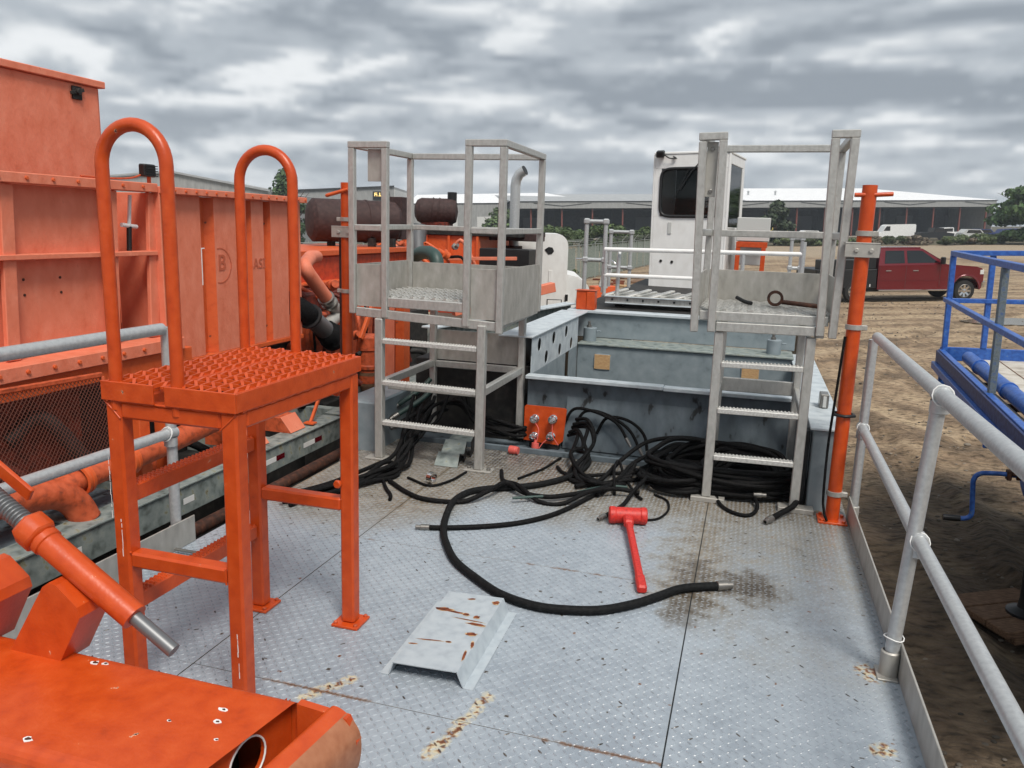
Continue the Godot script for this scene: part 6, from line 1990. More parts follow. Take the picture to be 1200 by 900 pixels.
func build_ground() -> void:
	org = Vector3.ZERO
	var xs := spread_axis(4.5, 420.0)
	var zs := spread_axis(-8.0, 420.0)
	var n1 := FastNoiseLite.new()
	n1.seed = 101; n1.frequency = 0.09; n1.fractal_octaves = 5
	var n2 := FastNoiseLite.new()
	n2.seed = 102; n2.frequency = 0.5; n2.fractal_octaves = 4
	var n3 := FastNoiseLite.new()
	n3.seed = 103; n3.frequency = 1.6; n3.fractal_octaves = 3
	var tan1 := Color(0.47, 0.365, 0.25)
	var tan2 := Color(0.31, 0.225, 0.147)
	var damp := Color(0.125, 0.092, 0.065)
	var pale := Color(0.46, 0.385, 0.29)
	var scrub := Color(0.12, 0.105, 0.06)
	var tracks := []
	for q in [[2.6, -5.0, 6.2, -24.0], [4.2, -4.5, 9.5, -26.0], [6.0, -9.0, 26.0, -25.0], [3.0, -12.0, 24.0, -31.0], [-2.0, -19.5, 34.0, -20.5], [-2.0, -26.5, 36.0, -25.0], [0.0, -37.0, 44.0, -34.0], [2.0, -47.0, 50.0, -44.0]]:
		var a := Vector2(q[0], q[1])
		var b := Vector2(q[2], q[3])
		var side := (b - a).normalized().orthogonal() * 0.9
		tracks.append([a + side, b + side])
		tracks.append([a - side, b - side])
	var st := mk()
	var nx := xs.size()
	var nz := zs.size()
	for j in nz:
		for i in nx:
			var x: float = xs[i]
			var z: float = zs[j]
			var far := clampf(1.0 - Vector2(x, z).length() / 70.0, 0.0, 1.0)
			var big0 := n1.get_noise_2d(x * 0.7, z * 0.7 + 31.0) * 1.6
			# wheel tracks: across the yard farther out, along the trailer close by
			var across := n2.get_noise_2d(x * 0.2 + z * 0.06, z * 1.5 + big0)
			var along := n2.get_noise_2d((x - z * 0.28) * 2.2, z * 0.14 + 50.0)
			var mixk := smoothstep(-11.0, -17.0, z)
			var rut := lerpf(along, across, mixk)
			var big := n1.get_noise_2d(x, z)
			var fine := n3.get_noise_2d(x, z)
			var y := (rut * 0.07 + big * 0.05 + fine * 0.02) * far
			var tr := 0.0
			if far > 0.0:
				var wob := Vector2(x + big * 1.2, z + big0 * 0.5)
				for q in tracks:
					var dd := near_line(wob, q[0], q[1])
					if dd < 0.5:
						tr = maxf(tr, smoothstep(0.3, 0.12, dd))
						y += 0.03 * smoothstep(0.16, 0.02, absf(dd - 0.34)) * far
			y -= 0.05 * tr * far
			if Vector2((x - 14.9) / 1.5, (z + 23.3) / 0.9).length() < 1.35:
				y = minf(y, -0.02) - 0.02
			var c := tan1.lerp(tan2, clampf(0.45 + rut * 2.4 + fine * 0.8, 0.0, 1.0))
			c = c.lerp(tan2 * 0.75, tr * clampf(0.75 + fine, 0.0, 1.0))
			# damp churned earth beside the trailer, ragged at its edge
			var wet := -7.6 + 5.0 * big + 2.6 * rut + 0.9 * fine
			var k := smoothstep(-1.1, 0.9, z - wet)
			c = c.lerp(damp, k * clampf(0.86 + fine * 0.5, 0.0, 1.0))
			c = c.lerp(damp, smoothstep(0.22, 0.42, rut + 0.4 * fine) * 0.55 * (1.0 - k))
			# the graded pale lane far out, scrub beyond it
			var lane := smoothstep(-62.0, -72.0, z + 9.0 * big) * smoothstep(-101.0, -97.0, z + 2.0 * big)
			c = c.lerp(pale, lane * 0.8)
			c = c.lerp(scrub, smoothstep(-98.0, -104.0, z))
			if x < 0.0 and z < -40.0:
				c = c.lerp(scrub, clampf(0.4 + big, 0.0, 0.8))
			st.set_color(c)
			st.add_vertex(Vector3(x, y, z))
	for j in nz - 1:
		for i in nx - 1:
			var a := j * nx + i
			st.add_index(a); st.add_index(a + 1); st.add_index(a + nx)
			st.add_index(a + 1); st.add_index(a + nx + 1); st.add_index(a + nx)
	st.generate_normals()
	var m := mat("dirt", noise_tex(111, 0.03, 6, [[0.0, C(120, 116, 110)], [0.4, C(220, 216, 210)], [0.75, C(255, 252, 248)], [1.0, C(190, 186, 180)]]), 0.95, 0.0, Vector3(0.32, 0.5, 0.6), noise_tex(112, 0.05, 5, [], 512, FastNoiseLite.TYPE_SIMPLEX_SMOOTH, true, 8.0), 0.9)
	m.vertex_color_use_as_albedo = true
	setting("ground", st, m, Y)
	# puddle
	st = mk()
	var o := []
	for k in 40:
		var a := TAU * k / 40.0
		var rr := 1.0 + 0.18 * n3.get_noise_2d(cos(a) * 2.0, sin(a) * 2.0 + 9.0)
		o.append(Vector2(cos(a) * 1.5 * rr, sin(a) * 0.85 * rr))
	slab(st, o, Transform3D(Basis(Vector3.RIGHT, -PI / 2.0), Vector3(14.9, -0.008, -23.3)), 0.01)
	var wm := mat("water", C(120, 112, 98), 0.12)
	wm.metallic_specular = 0.7
	setting("puddle", st, wm, Y)
	# stones and clods
	var peb := mk()
	var sp := SphereMesh.new()
	sp.radius = 1.0
	sp.height = 1.5
	sp.radial_segments = 6
	sp.rings = 3
	peb.append_from(sp, 0, Transform3D.IDENTITY)
	var mm := MultiMesh.new()
	mm.transform_format = MultiMesh.TRANSFORM_3D
	mm.use_colors = true
	mm.mesh = peb.commit()
	var r := RandomNumberGenerator.new()
	r.seed = 7
	var cnt := 5200
	mm.instance_count = cnt
	for i in cnt:
		var d := 2.2 + pow(r.randf(), 1.7) * 34.0
		var a := r.randf_range(0.05, 0.75)
		var p := Vector3(sin(a) * d, 0, -cos(a) * d)
		p.y = 0.0
		var s := r.randf_range(0.004, 0.014) * (1.0 + d * 0.05)
		if r.randf() < 0.03:
			s *= 2.2
		mm.set_instance_transform(i, Transform3D(Basis(Vector3.UP, r.randf() * TAU).scaled(Vector3(s * r.randf_range(0.8, 1.5), s * 0.7, s)), p))
		var g := r.randf_range(0.05, 0.3)
		mm.set_instance_color(i, Color(g, g * 0.86, g * 0.7))
	var mi := MultiMeshInstance3D.new()
	mi.name = "gravel"
	mi.multimesh = mm
	var pm := StandardMaterial3D.new()
	pm.resource_name = "stone"
	pm.vertex_color_use_as_albedo = true
	pm.roughness = 0.95
	mi.material_override = pm
	add_child(mi)
	mi.transform = Y
	mi.set_meta("kind", "stuff")
	mi.set_meta("label", "small stones and clods scattered over the dirt yard")

# ------------------------------------------------------------------ blue platform trailer on the right
func build_blue() -> void:
	var t := thing("blue_platform", "blue railed platform lift with pale floor at the right edge", "platform lift", Vector3(2.6, 0, -7.2), "", G)
	var B: Material = M.blue
	var sx := func(z: float) -> float: return 1.93 - 0.062 * (z + 9.0)
	var zf := -9.05
	var zn := -3.6
	var L := func(z: float, y: float, dx := 0.0) -> Vector3: return Vector3(sx.call(z) + dx, y, z)
	# side channel
	pbeam("side_panel", M.blue_dark, t, L.call(zf, 1.535), L.call(zn, 1.535), 0.03, 0.12)
	pbeam("side_lip", B, t, L.call(zf, 1.44, -0.02), L.call(zn, 1.44, -0.02), 0.06, 0.07)
	pbeam("side_lip", B, t, L.call(zf, 1.602, 0.03), L.call(zn, 1.602, 0.03), 0.05, 0.014)
	pbeam("floor", M.pale_floor, t, L.call(zf + 0.05, 1.5, 0.98), L.call(zn, 1.5, 0.98), 1.4, 0.03)
	for k in 4:
		pbeam("floor_seam", M.timber, t, L.call(zf + 0.1, 1.517, 0.55 + k * 0.35), L.call(zn, 1.517, 0.55 + k * 0.35), 0.01, 0.004)
	pbeam("end_panel", B, t, L.call(zf, 1.56, 0.02), Vector3(3.5, 1.56, zf + 0.12), 0.03, 0.14)
	# lying cylinder with straps
	prod("cylinder", B, t, L.call(-8.55, 1.6, 0.2), L.call(zn, 1.6, 0.2), 0.06, 20)
	for z in [-8.0, -6.9, -5.8, -4.7]:
		var st := mk()
		collar(st, L.call(z, 1.6, 0.2), Vector3(-0.06, 0, 1), 0.058, 0.05)
		obj("cylinder_clamp", st, B, t)
	var st2 := mk()
	lathe(st2, L.call(-8.55, 1.6, 0.2), Vector3(0.06, 0, -1), [[0.045, -0.02], [0.045, 0.03], [0.0, 0.03]], 16)
	obj("cylinder_end", st2, M.black, t)
	prod("hydraulic_line", M.steel, t, L.call(-8.4, 1.56, 0.09), L.call(zn, 1.56, 0.09), 0.016, 8)
	prod("hydraulic_line", M.black, t, L.call(-8.2, 1.55, 0.12), L.call(zn, 1.55, 0.12), 0.014, 8)
	# rails
	for q in [[-9.0, B], [-6.75, M.blue_worn], [-4.6, B]]:
		pbeam("rail_post", q[1], t, L.call(q[0], 1.6, 0.05), L.call(q[0], 2.56, 0.05), 0.05, 0.05)
	pbeam("rail_post", B, t, Vector3(2.34, 1.63, zf + 0.03), Vector3(2.34, 2.56, zf + 0.03), 0.05, 0.05)
	pbeam("rail_post", B, t, Vector3(3.4, 1.63, zf + 0.1), Vector3(3.4, 2.56, zf + 0.1), 0.05, 0.05)
	pbeam("top_rail", M.blue, t, L.call(-9.03, 2.585, 0.05), L.call(zn, 2.585, 0.05), 0.05, 0.05)
	pbeam("mid_rail", B, t, L.call(-9.03, 2.12, 0.02), L.call(zn, 2.12, 0.02), 0.045, 0.045)
	pbeam("top_rail", B, t, Vector3(1.98, 2.587, zf + 0.03), Vector3(3.5, 2.587, zf + 0.1), 0.045, 0.05)
	pbeam("mid_rail", B, t, Vector3(1.98, 2.11, zf + 0.03), Vector3(3.5, 2.11, zf + 0.1), 0.045, 0.045)
	# undergear: scissor arms, lower frame, wheels
	pbeam("lower_frame", M.blue_dark, t, L.call(-8.6, 1.22, 0.3), L.call(zn, 1.22, 0.3), 0.12, 0.14)
	pbeam("lower_frame", M.blue_dark, t, L.call(-8.6, 1.2, 1.2), L.call(zn, 1.2, 1.2), 0.12, 0.14)
	for z in [-8.6, -7.6, -6.4]:
		pbeam("bracket", B, t, L.call(z, 1.26, 0.02), L.call(z, 1.42, 0.02), 0.03, 0.12)
		pbeam("cross_tube", M.rust_pipe, t, L.call(z, 1.32, 0.02), L.call(z, 1.32, 1.4), 0.06, 0.06)
	pbeam("chassis", M.grime, t, L.call(-8.4, 0.8, 1.0), L.call(zn, 0.8, 1.0), 0.1, 0.5)
	pbeam("chassis", M.grime, t, L.call(-8.4, 0.7, 1.2), L.call(zn, 0.7, 1.2), 0.1, 0.5)
	for q in [[-8.2, 0.95], [-8.2, 1.45], [-3.9, 1.1], [-3.9, 1.5]]:
		var st := mk()
		lathe(st, L.call(q[0], 0.34, q[1] - 0.1), Vector3(1, 0, 0), [[0.0, 0.0], [0.18, 0.0], [0.33, 0.01], [0.34, 0.04], [0.34, 0.18], [0.33, 0.21], [0.0, 0.21]], 22)
		obj("wheel", st, M.tyre, t)
	# curved guard and jack leg with its crank
	var st3 := mk()
	var gp := []
	for k in 12:
		var a := lerpf(PI * 0.95, PI * 1.55, k / 11.0)
		gp.append(Vector3(2.2 + cos(a) * 0.3, 1.2 + sin(a) * 0.42, -5.95))
	for i in gp.size() - 1:
		quad(st3, gp[i], gp[i + 1], gp[i + 1] + Vector3(0.02, 0, -0.25), gp[i] + Vector3(0.02, 0, -0.25), (gp[i] - Vector3(2.15, 1.15, -5.95)).normalized())
	obj("guard", st3, B, t)
	prod("jack_leg", M.black, t, Vector3(2.06, 0.2, -6.15), Vector3(2.06, 1.3, -6.15), 0.05, 16)
	prod("jack_housing", B, t, Vector3(1.98, 1.15, -6.05), Vector3(2.06, 1.17, -6.1), 0.06, 14)
	st3 = mk()
	lathe(st3, Vector3(2.06, 0.105, -6.15), Vector3.UP, [[0.0, 0.0], [0.13, 0.0], [0.13, 0.02], [0.06, 0.05], [0.05, 0.12]], 18)
	obj("jack_foot", st3, M.black, t)
	st3 = mk()
	var p := [Vector3(1.98, 1.17, -6.0), Vector3(1.75, 1.185, -6.0)]
	p.append_array(bend(Vector3(1.75, 1.185, -6.0), Vector3(1.59, 1.18, -6.0), Vector3(1.58, 1.0, -6.0), 0.07))
	p.append_array(bend(Vector3(1.585, 1.0, -6.0), Vector3(1.61, 0.84, -6.0), Vector3(1.45, 0.835, -6.0), 0.07))
	p.append(Vector3(1.5, 0.836, -6.0))
	tube(st3, p, 0.017, 12)
	var cr := obj("crank", st3, B, t)
	prod("crank_grip", M.black, cr, Vector3(1.53, 0.836, -6.0), Vector3(1.42, 0.836, -6.0), 0.022, 12)
	st3 = mk()
	for k in 5:
		bx(st3, Vector3(1.8 + 0.03 * k, 1.18 + 0.015 * (k % 2), -6.0), Vector3(0.03, 0.07 - 0.008 * k, 0.05), Basis(Vector3.RIGHT, k), 0.004)
	obj("crank_joint", st3, M.rust_pipe, t)
	# timbers under the jack
	var yaw := Basis(Vector3.UP, deg_to_rad(28.0))
	for k in 5:
		var c := Vector3(1.98, 0.0, -6.2)
		var off := yaw * Vector3(0, 0, -0.25 + k * 0.145 if k < 4 else 0.0)
		var lay2 := k < 3
		var at := c + (yaw * Vector3(0.0, 0, -0.2 + (k % 3) * 0.2)) + Vector3(0, 0.081 if lay2 else 0.028, 0)
		if not lay2:
			at = c + yaw * Vector3(-0.14 + (k - 3) * 0.3, 0, 0) + Vector3(0, 0.028, 0)
		org = at
		var st := mk()
		bx(st, at, Vector3(0.62, 0.05, 0.19) if lay2 else Vector3(0.2, 0.052, 0.6), yaw, 0.006)
		solo("timber_block", ["dark timber plank under the blue lift's jack foot, far one", "dark timber plank under the blue lift's jack foot, middle one", "dark timber plank under the blue lift's jack foot, near one", "lower timber bearer under the jack planks, left one", "lower timber bearer under the jack planks, right one"][k], "timber", st, M.timber, at, "timbers under the jack", G)

# ------------------------------------------------------------------ vehicles
func wheel(parent: Node3D, c: Vector3, r: float, out: float, spokes := true) -> void:
	var ax := Vector3(0, 0, out)
	var st := mk()
	lathe(st, c - ax * 0.13, ax, [[0.0, 0.0], [r * 0.6, 0.0], [r * 0.93, 0.02], [r, 0.06], [r, 0.2], [r * 0.93, 0.25], [r * 0.66, 0.26], [r * 0.62, 0.23]], 28)
	var w := obj("wheel", st, M.tyre, parent)
	if spokes:
		st = mk()
		lathe(st, c - ax * 0.13, ax, [[r * 0.64, 0.255], [r * 0.6, 0.262], [r * 0.56, 0.24], [r * 0.5, 0.19], [0.0, 0.19]], 28)
		obj("rim_well", st, M.steel, w)
		st = mk()
		for k in 8:
			var a := TAU * k / 8.0
			var d := Vector3(cos(a), sin(a), 0)
			beam(st, c + d * r * 0.1 + ax * 0.085, c + d * r * 0.6 + ax * 0.105, r * 0.2, 0.02, ax, 0.004)
		lathe(st, c + ax * 0.07, ax, [[r * 0.2, 0.0], [r * 0.18, 0.045], [0.0, 0.05]], 16)
		obj("rim", st, M.chrome, w)

func build_pickup() -> void:
	var t := thing("pickup_truck", "dark red crew cab pickup with black service body on the dirt", "pickup truck", Vector3(15.2, 0, -30.3), "", Y)
	var R: Material = M.car_red
	var zn := -29.3
	var wd := 2.0
	# lower body with cut wheel arch
	var o := [Vector2(13.45, 0.46), Vector2(16.15, 0.42)]
	for k in 9:
		var a := PI - PI * k / 8.0
		o.append(Vector2(16.69 + cos(a) * 0.5, 0.44 + maxf(0.0, sin(a)) * 0.5))
	o.append_array([Vector2(17.25, 0.45), Vector2(17.32, 0.6), Vector2(17.33, 0.98), Vector2(17.26, 1.2), Vector2(17.05, 1.27), Vector2(16.2, 1.345), Vector2(15.9, 1.36), Vector2(13.45, 1.33)])
	var st := mk()
	slab(st, o, Transform3D(Basis.IDENTITY, Vector3(0, 0, zn)), wd)
	obj("body", st, R, t)
	# greenhouse with leaning sides
	st = mk()
	var lo := [Vector3(13.45, 1.325, zn - 0.02), Vector3(15.98, 1.35, zn - 0.02), Vector3(15.98, 1.35, zn - wd + 0.02), Vector3(13.45, 1.325, zn - wd + 0.02)]
	var hi := [Vector3(13.58, 1.94, zn - 0.22), Vector3(15.1, 1.93, zn - 0.22), Vector3(15.1, 1.93, zn - wd + 0.22), Vector3(13.58, 1.94, zn - wd + 0.22)]
	var cen := Vector3(14.7, 1.6, zn - wd * 0.5)
	for i in 4:
		var j := (i + 1) % 4
		var n: Vector3 = (lo[j] - lo[i]).cross(hi[i] - lo[i]).normalized()
		if n.dot(lo[i] - cen) < 0:
			n = -n
		quad(st, lo[i], lo[j], hi[j], hi[i], n)
	quad(st, hi[0], hi[1], hi[2], hi[3], Vector3.UP)
	obj("greenhouse", st, R, t)
	st = mk()
	bx(st, Vector3(14.33, 1.95, zn - wd * 0.5), Vector3(1.46, 0.06, 1.5), Basis.IDENTITY, 0.028)
	obj("roof", st, R, t)
	# glass, standing just proud of the leaning side
	var side := func(x: float, y: float) -> Vector3: return Vector3(x, y, zn - 0.02 - 0.2 * (y - 1.335) / 0.6 + 0.008)
	for q in [[[13.68, 1.4], [14.42, 1.41], [14.42, 1.86], [13.74, 1.86]], [[14.52, 1.41], [15.68, 1.42], [15.55, 1.5], [15.1, 1.84], [14.98, 1.86], [14.52, 1.86]]]:
		st = mk()
		var pts := []
		for v in q:
			pts.append(side.call(v[0], v[1]))
		for i in range(1, pts.size() - 1):
			tri(st, pts[0], pts[i], pts[i + 1], Vector3(0, 0.3, 0.95).normalized())
		obj("side_window", st, M.glass_dark, t)
	st = mk()
	quad(st, Vector3(15.93, 1.41, zn - 0.12), Vector3(15.93, 1.41, zn - wd + 0.12), Vector3(15.14, 1.9, zn - wd + 0.28), Vector3(15.14, 1.9, zn - 0.28), Vector3(0.6, 0.8, 0).normalized())
	var ws := obj("windscreen", st, M.glass_dark, t)
	ws.position += Vector3(0.02, 0.015, 0)
	# door joints, handles, mirror, sill, flare
	for x in [13.5, 14.47, 15.72]:
		pbeam("door_gap", M.black, t, Vector3(x, 0.52, zn + 0.0005), Vector3(x, 1.32, zn + 0.0005), 0.012, 0.004, Vector3(0, 0, 1), 0.0)
	for x in [13.72, 14.72]:
		pbox("door_handle", M.chrome, t, Vector3(x, 1.12, zn), Vector3(x + 0.2, 1.155, zn + 0.03), 0.008)
	pbox("sill", M.chrome, t, Vector3(13.5, 0.4, zn - 0.1), Vector3(16.1, 0.45, zn + 0.05), 0.01)
	pbox("body_line", R, t, Vector3(13.5, 0.78, zn), Vector3(16.1, 0.83, zn + 0.012), 0.005)
	st = mk()
	bx(st, Vector3(15.72, 1.5, zn + 0.14), Vector3(0.12, 0.26, 0.2), Basis.IDENTITY, 0.03)
	obj("mirror", st, M.black, t)
	st = mk()
	var fl := []
	for k in 13:
		var a := PI - PI * k / 12.0
		fl.append(Vector3(16.69 + cos(a) * 0.51, 0.44 + sin(a) * 0.52, zn + 0.01))
	tube(st, fl, 0.035, 8)
	obj("arch_flare", st, R, t)
	pbox("front_bumper", M.chrome, t, Vector3(17.24, 0.5, zn - wd), Vector3(17.42, 0.74, zn - 0.0), 0.03)
	pbox("headlamp", M.wall_light, t, Vector3(17.18, 0.98, zn - 0.3), Vector3(17.335, 1.16, zn + 0.004), 0.015)
	pbox("grille", M.black, t, Vector3(17.32, 0.76, zn - wd + 0.35), Vector3(17.36, 1.15, zn - 0.35), 0.015)
	pbox("undercarriage", M.black, t, Vector3(11.6, 0.35, zn - wd + 0.2), Vector3(17.1, 0.5, zn - 0.3), 0.02)
	# black service body behind the cab
	pbox("service_body", M.black, t, Vector3(11.15, 0.5, zn - wd), Vector3(13.4, 1.2, zn + 0.02), 0.02)
	pbox("headache_rack", M.black, t, Vector3(13.0, 1.2, zn - wd + 0.1), Vector3(13.38, 1.82, zn - 0.05), 0.02)
	pbox("toolbox", M.black, t, Vector3(11.3, 1.2, zn - 0.5), Vector3(12.95, 1.55, zn + 0.0), 0.02)
	pbox("latch", M.chrome, t, Vector3(12.9, 0.72, zn + 0.02), Vector3(12.98, 0.8, zn + 0.03), 0.004)
	pbox("marker", M.wall_light, t, Vector3(13.15, 0.56, zn + 0.02), Vector3(13.19, 0.66, zn + 0.026), 0.002)
	wheel(t, Vector3(16.69, 0.385, zn - 0.13), 0.385, 1.0)
	wheel(t, Vector3(12.62, 0.385, zn - 0.08), 0.385, 1.0)
	wheel(t, Vector3(16.69, 0.385, zn - wd + 0.13), 0.385, -1.0, false)
	wheel(t, Vector3(12.62, 0.385, zn - wd + 0.13), 0.385, -1.0, false)

func far_car(label: String, u: float, d: float, m: Material, kind: int, flip := 1.0) -> void:
	var t := thing("parked_vehicle", label, ["van", "car", "pickup truck"][kind], Vector3(u, 0, -d), "vehicles parked before the shed", Y)
	var o: Array = [
		[Vector2(-2.6, 0.35), Vector2(2.6, 0.35), Vector2(2.65, 1.1), Vector2(2.2, 1.3), Vector2(1.6, 2.3), Vector2(1.3, 2.45), Vector2(-2.5, 2.5), Vector2(-2.62, 2.3)],
		[Vector2(-2.2, 0.3), Vector2(2.2, 0.3), Vector2(2.25, 0.85), Vector2(1.3, 1.0), Vector2(0.7, 1.62), Vector2(-1.4, 1.7), Vector2(-2.1, 1.1)],
		[Vector2(-2.7, 0.4), Vector2(2.6, 0.4), Vector2(2.65, 1.05), Vector2(1.5, 1.2), Vector2(0.9, 1.9), Vector2(-0.5, 1.95), Vector2(-0.6, 1.25), Vector2(-2.7, 1.25)]][kind]
	var oo := []
	for p in o:
		oo.append(Vector2(p.x * flip, p.y))
	var st := mk()
	slab(st, oo, Transform3D(Basis.IDENTITY, Vector3(u, 0, -d)), 1.85)
	obj("body", st, m, t)
	st = mk()
	var w: Array = [[Vector2(0.9, 1.5), Vector2(1.95, 1.5), Vector2(1.5, 2.2), Vector2(0.9, 2.2)], [Vector2(-1.5, 1.08), Vector2(1.0, 1.05), Vector2(0.6, 1.52), Vector2(-1.25, 1.56)], [Vector2(-0.4, 1.3), Vector2(1.2, 1.28), Vector2(0.85, 1.78), Vector2(-0.4, 1.82)]][kind]
	var ww := []
	for p in w:
		ww.append(Vector2(p.x * flip, p.y))
	slab(st, ww, Transform3D(Basis.IDENTITY, Vector3(u, 0, -d + 0.012)), 0.01)
	obj("side_window", st, M.glass_dark, t)
	for x in [-1.5, 1.55]:
		st = mk()
		lathe(st, Vector3(u + x * flip, 0.34, -d + 0.02), Vector3(0, 0, -1), [[0.0, 0.0], [0.2, 0.0], [0.33, 0.01], [0.34, 0.2], [0.0, 0.2]], 16)
		obj("wheel", st, M.tyre, t)

# ------------------------------------------------------------------ sheds, fence, planting
func build_sheds() -> void:
	# long open-fronted shed
	var yaw := Transform3D(Basis(Vector3.UP, atan2(14.0, 92.0)), Vector3(-8.0, 0, -149.0))
	var fr := Y * yaw
	var t := thing("open_shed", "long low shed with open dark bays and pale roof across the background", "shed", Vector3.ZERO, "", fr)
	var Ln := 108.0
	pbox("fascia", M.wall_grey, t, Vector3(8.0, 5.75, -0.6), Vector3(Ln, 6.95, 0.0), 0.02)
	pbox("eave_line", M.bay_dark, t, Vector3(7.8, 6.951, -0.6), Vector3(Ln + 0.2, 7.1, 0.12), 0.02)
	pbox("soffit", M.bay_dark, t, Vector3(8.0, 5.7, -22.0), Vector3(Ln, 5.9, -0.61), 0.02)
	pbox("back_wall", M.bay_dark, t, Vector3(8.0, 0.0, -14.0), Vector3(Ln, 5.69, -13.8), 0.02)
	pbox("end_wall", M.wall_grey, t, Vector3(Ln - 0.2, 0.0, -22.0), Vector3(Ln, 5.69, -0.61), 0.02)
	pbox("slab_floor", M.concrete, t, Vector3(8.0, 0.0, -13.8), Vector3(Ln, 0.12, 0.4), 0.02)
	var k := 0
	var x := 12.0
	while x < Ln - 1.0:
		pbox("column", M.column_red, t, Vector3(x - 0.13, 0.12, -0.9), Vector3(x + 0.13, 5.7, -0.61), 0.02)
		if k % 2 == 0:
			pbox("bay_door", M.bay_door, t, Vector3(x + 0.7, 0.12, -13.79), Vector3(x + 4.6, 4.2, -13.7), 0.02)
		else:
			pbox("bay_partition", M.bay_dark, t, Vector3(x - 0.1, 0.12, -13.79), Vector3(x + 0.1, 5.6, -8.0), 0.02)
		if k % 3 == 1:
			pbeam("cable_sag", M.black, t, Vector3(x - 5.5, 6.75, 0.05), Vector3(x, 6.2, 0.05), 0.05, 0.08)
			pbeam("cable_sag", M.black, t, Vector3(x, 6.2, 0.05), Vector3(x + 5.5, 6.75, 0.05), 0.05, 0.08)
		x += 5.9
		k += 1
	# roof: grey over the middle, newer white sheet to the right
	for q in [["roof_sheet", M.roof_grey, 8.0, 58.0, 9.3, 26.0], ["roof_sheet", M.roof_white, 54.0, Ln, 10.7, 30.0]]:
		var st := mk()
		var a: float = q[2]
		var b: float = q[3]
		var h: float = q[4]
		var dp: float = q[5]
		quad(st, Vector3(a, 7.1, 0.1), Vector3(b, 7.1, 0.1), Vector3(b - (10.0 if b > 90 else 0.0), h, -dp), Vector3(a + (4.0 if a > 20 else 0.0), h, -dp), Vector3(0, 1, 0.1).normalized())
		quad(st, Vector3(a, 7.05, 0.1), Vector3(a + (4.0 if a > 20 else 0.0), h, -dp), Vector3(a, 7.05, -dp * 2.0), Vector3(a, 7.0, -dp), Vector3(-1, 0.2, 0).normalized())
		quad(st, Vector3(b, 7.1, 0.1), Vector3(b - (10.0 if b > 90 else 0.0), h, -dp), Vector3(b, 7.1, -dp * 2.0), Vector3(b, 7.0, -dp), Vector3(1, 0.2, 0).normalized())
		quad(st, Vector3(a, 7.1, -dp * 2.0), Vector3(b, 7.1, -dp * 2.0), Vector3(b - (10.0 if b > 90 else 0.0), h, -dp), Vector3(a + (4.0 if a > 20 else 0.0), h, -dp), Vector3(0, 1, -0.1).normalized())
		obj(q[0], st, q[1], t)
	for xx in [60.0, 66.0, 78.0, 86.0]:
		var st := mk()
		lathe(st, Vector3(xx, 8.3, -12.0), Vector3.UP, [[0.2, 0.0], [0.2, 0.9], [0.35, 0.95], [0.0, 1.2]], 10)
		obj("roof_vent", st, M.galvanised, t)
	# white-roofed shed left of it
	t = thing("white_roofed_shed", "pale walled shed with bright white roof left of the open bays", "shed", Vector3(-5.0, 0, -158.0), "", Y)
	pbox("wall", M.wall_grey, t, Vector3(-20.0, 0, -190.0), Vector3(0.5, 6.85, -158.0), 0.02)
	pbox("eave_line", M.bay_dark, t, Vector3(-20.2, 6.85, -190.0), Vector3(17.0, 7.0, -157.9), 0.02)
	var st := mk()
	var e := [Vector3(-20.2, 7.01, -157.8), Vector3(17.0, 7.01, -157.8), Vector3(7.3, 9.55, -176.0), Vector3(-20.2, 9.3, -176.0), Vector3(17.0, 7.01, -194.0), Vector3(-20.2, 7.01, -194.0)]
	quad(st, e[0], e[1], e[2], e[3], Vector3(0, 1, 0.15).normalized())
	tri(st, e[1], e[4], e[2], Vector3(0.25, 1, 0).normalized())
	quad(st, e[3], e[2], e[4], e[5], Vector3(0, 1, -0.15).normalized())
	obj("roof_sheet", st, M.roof_white, t)
	pbox("door", M.wall_light, t, Vector3(-6.6, 0.0, -157.99), Vector3(-2.4, 4.4, -157.95), 0.02)
	pbox("door", M.wall_light, t, Vector3(-14.6, 0.0, -157.99), Vector3(-10.4, 4.4, -157.95), 0.02)
	for q in [-17.0, -8.5, -0.8]:
		pbox("downpipe", M.bay_dark, t, Vector3(q - 0.08, 0.0, -157.99), Vector3(q + 0.08, 6.8, -157.85), 0.01)
	# grey block with a lit sign
	t = thing("grey_block", "boxy grey building with a small lit black sign, behind the left pole", "building", Vector3(-27, 0, -140.0), "", Y)
	st = mk()
	slab(st, [Vector2(-40.0, 0), Vector2(-20.0, 0), Vector2(-20.0, 9.35), Vector2(-40.0, 8.7)], Transform3D(Basis.IDENTITY, Vector3(0, 0, -140.0)), 23.0)
	obj("wall", st, M.wall_grey, t)
	pbox("lit_side_skin", M.wall_light, t, Vector3(-19.99, 0, -163.0), Vector3(-19.9, 8.9, -140.02), 0.01)  # paler skin: the light on this side wall put into its colour
	pbeam("parapet", M.bay_dark, t, Vector3(-40.0, 8.8, -139.9), Vector3(-19.95, 9.45, -139.9), 0.4, 0.22)
	var sg := thing("lit_sign", "black sign box with glowing yellow characters on the grey building", "sign", Vector3(-22.1, 7.3, -139.9), "", Y)
	pbox("box", M.black, sg, Vector3(-23.6, 7.25, -139.99), Vector3(-20.7, 8.6, -139.7), 0.02)
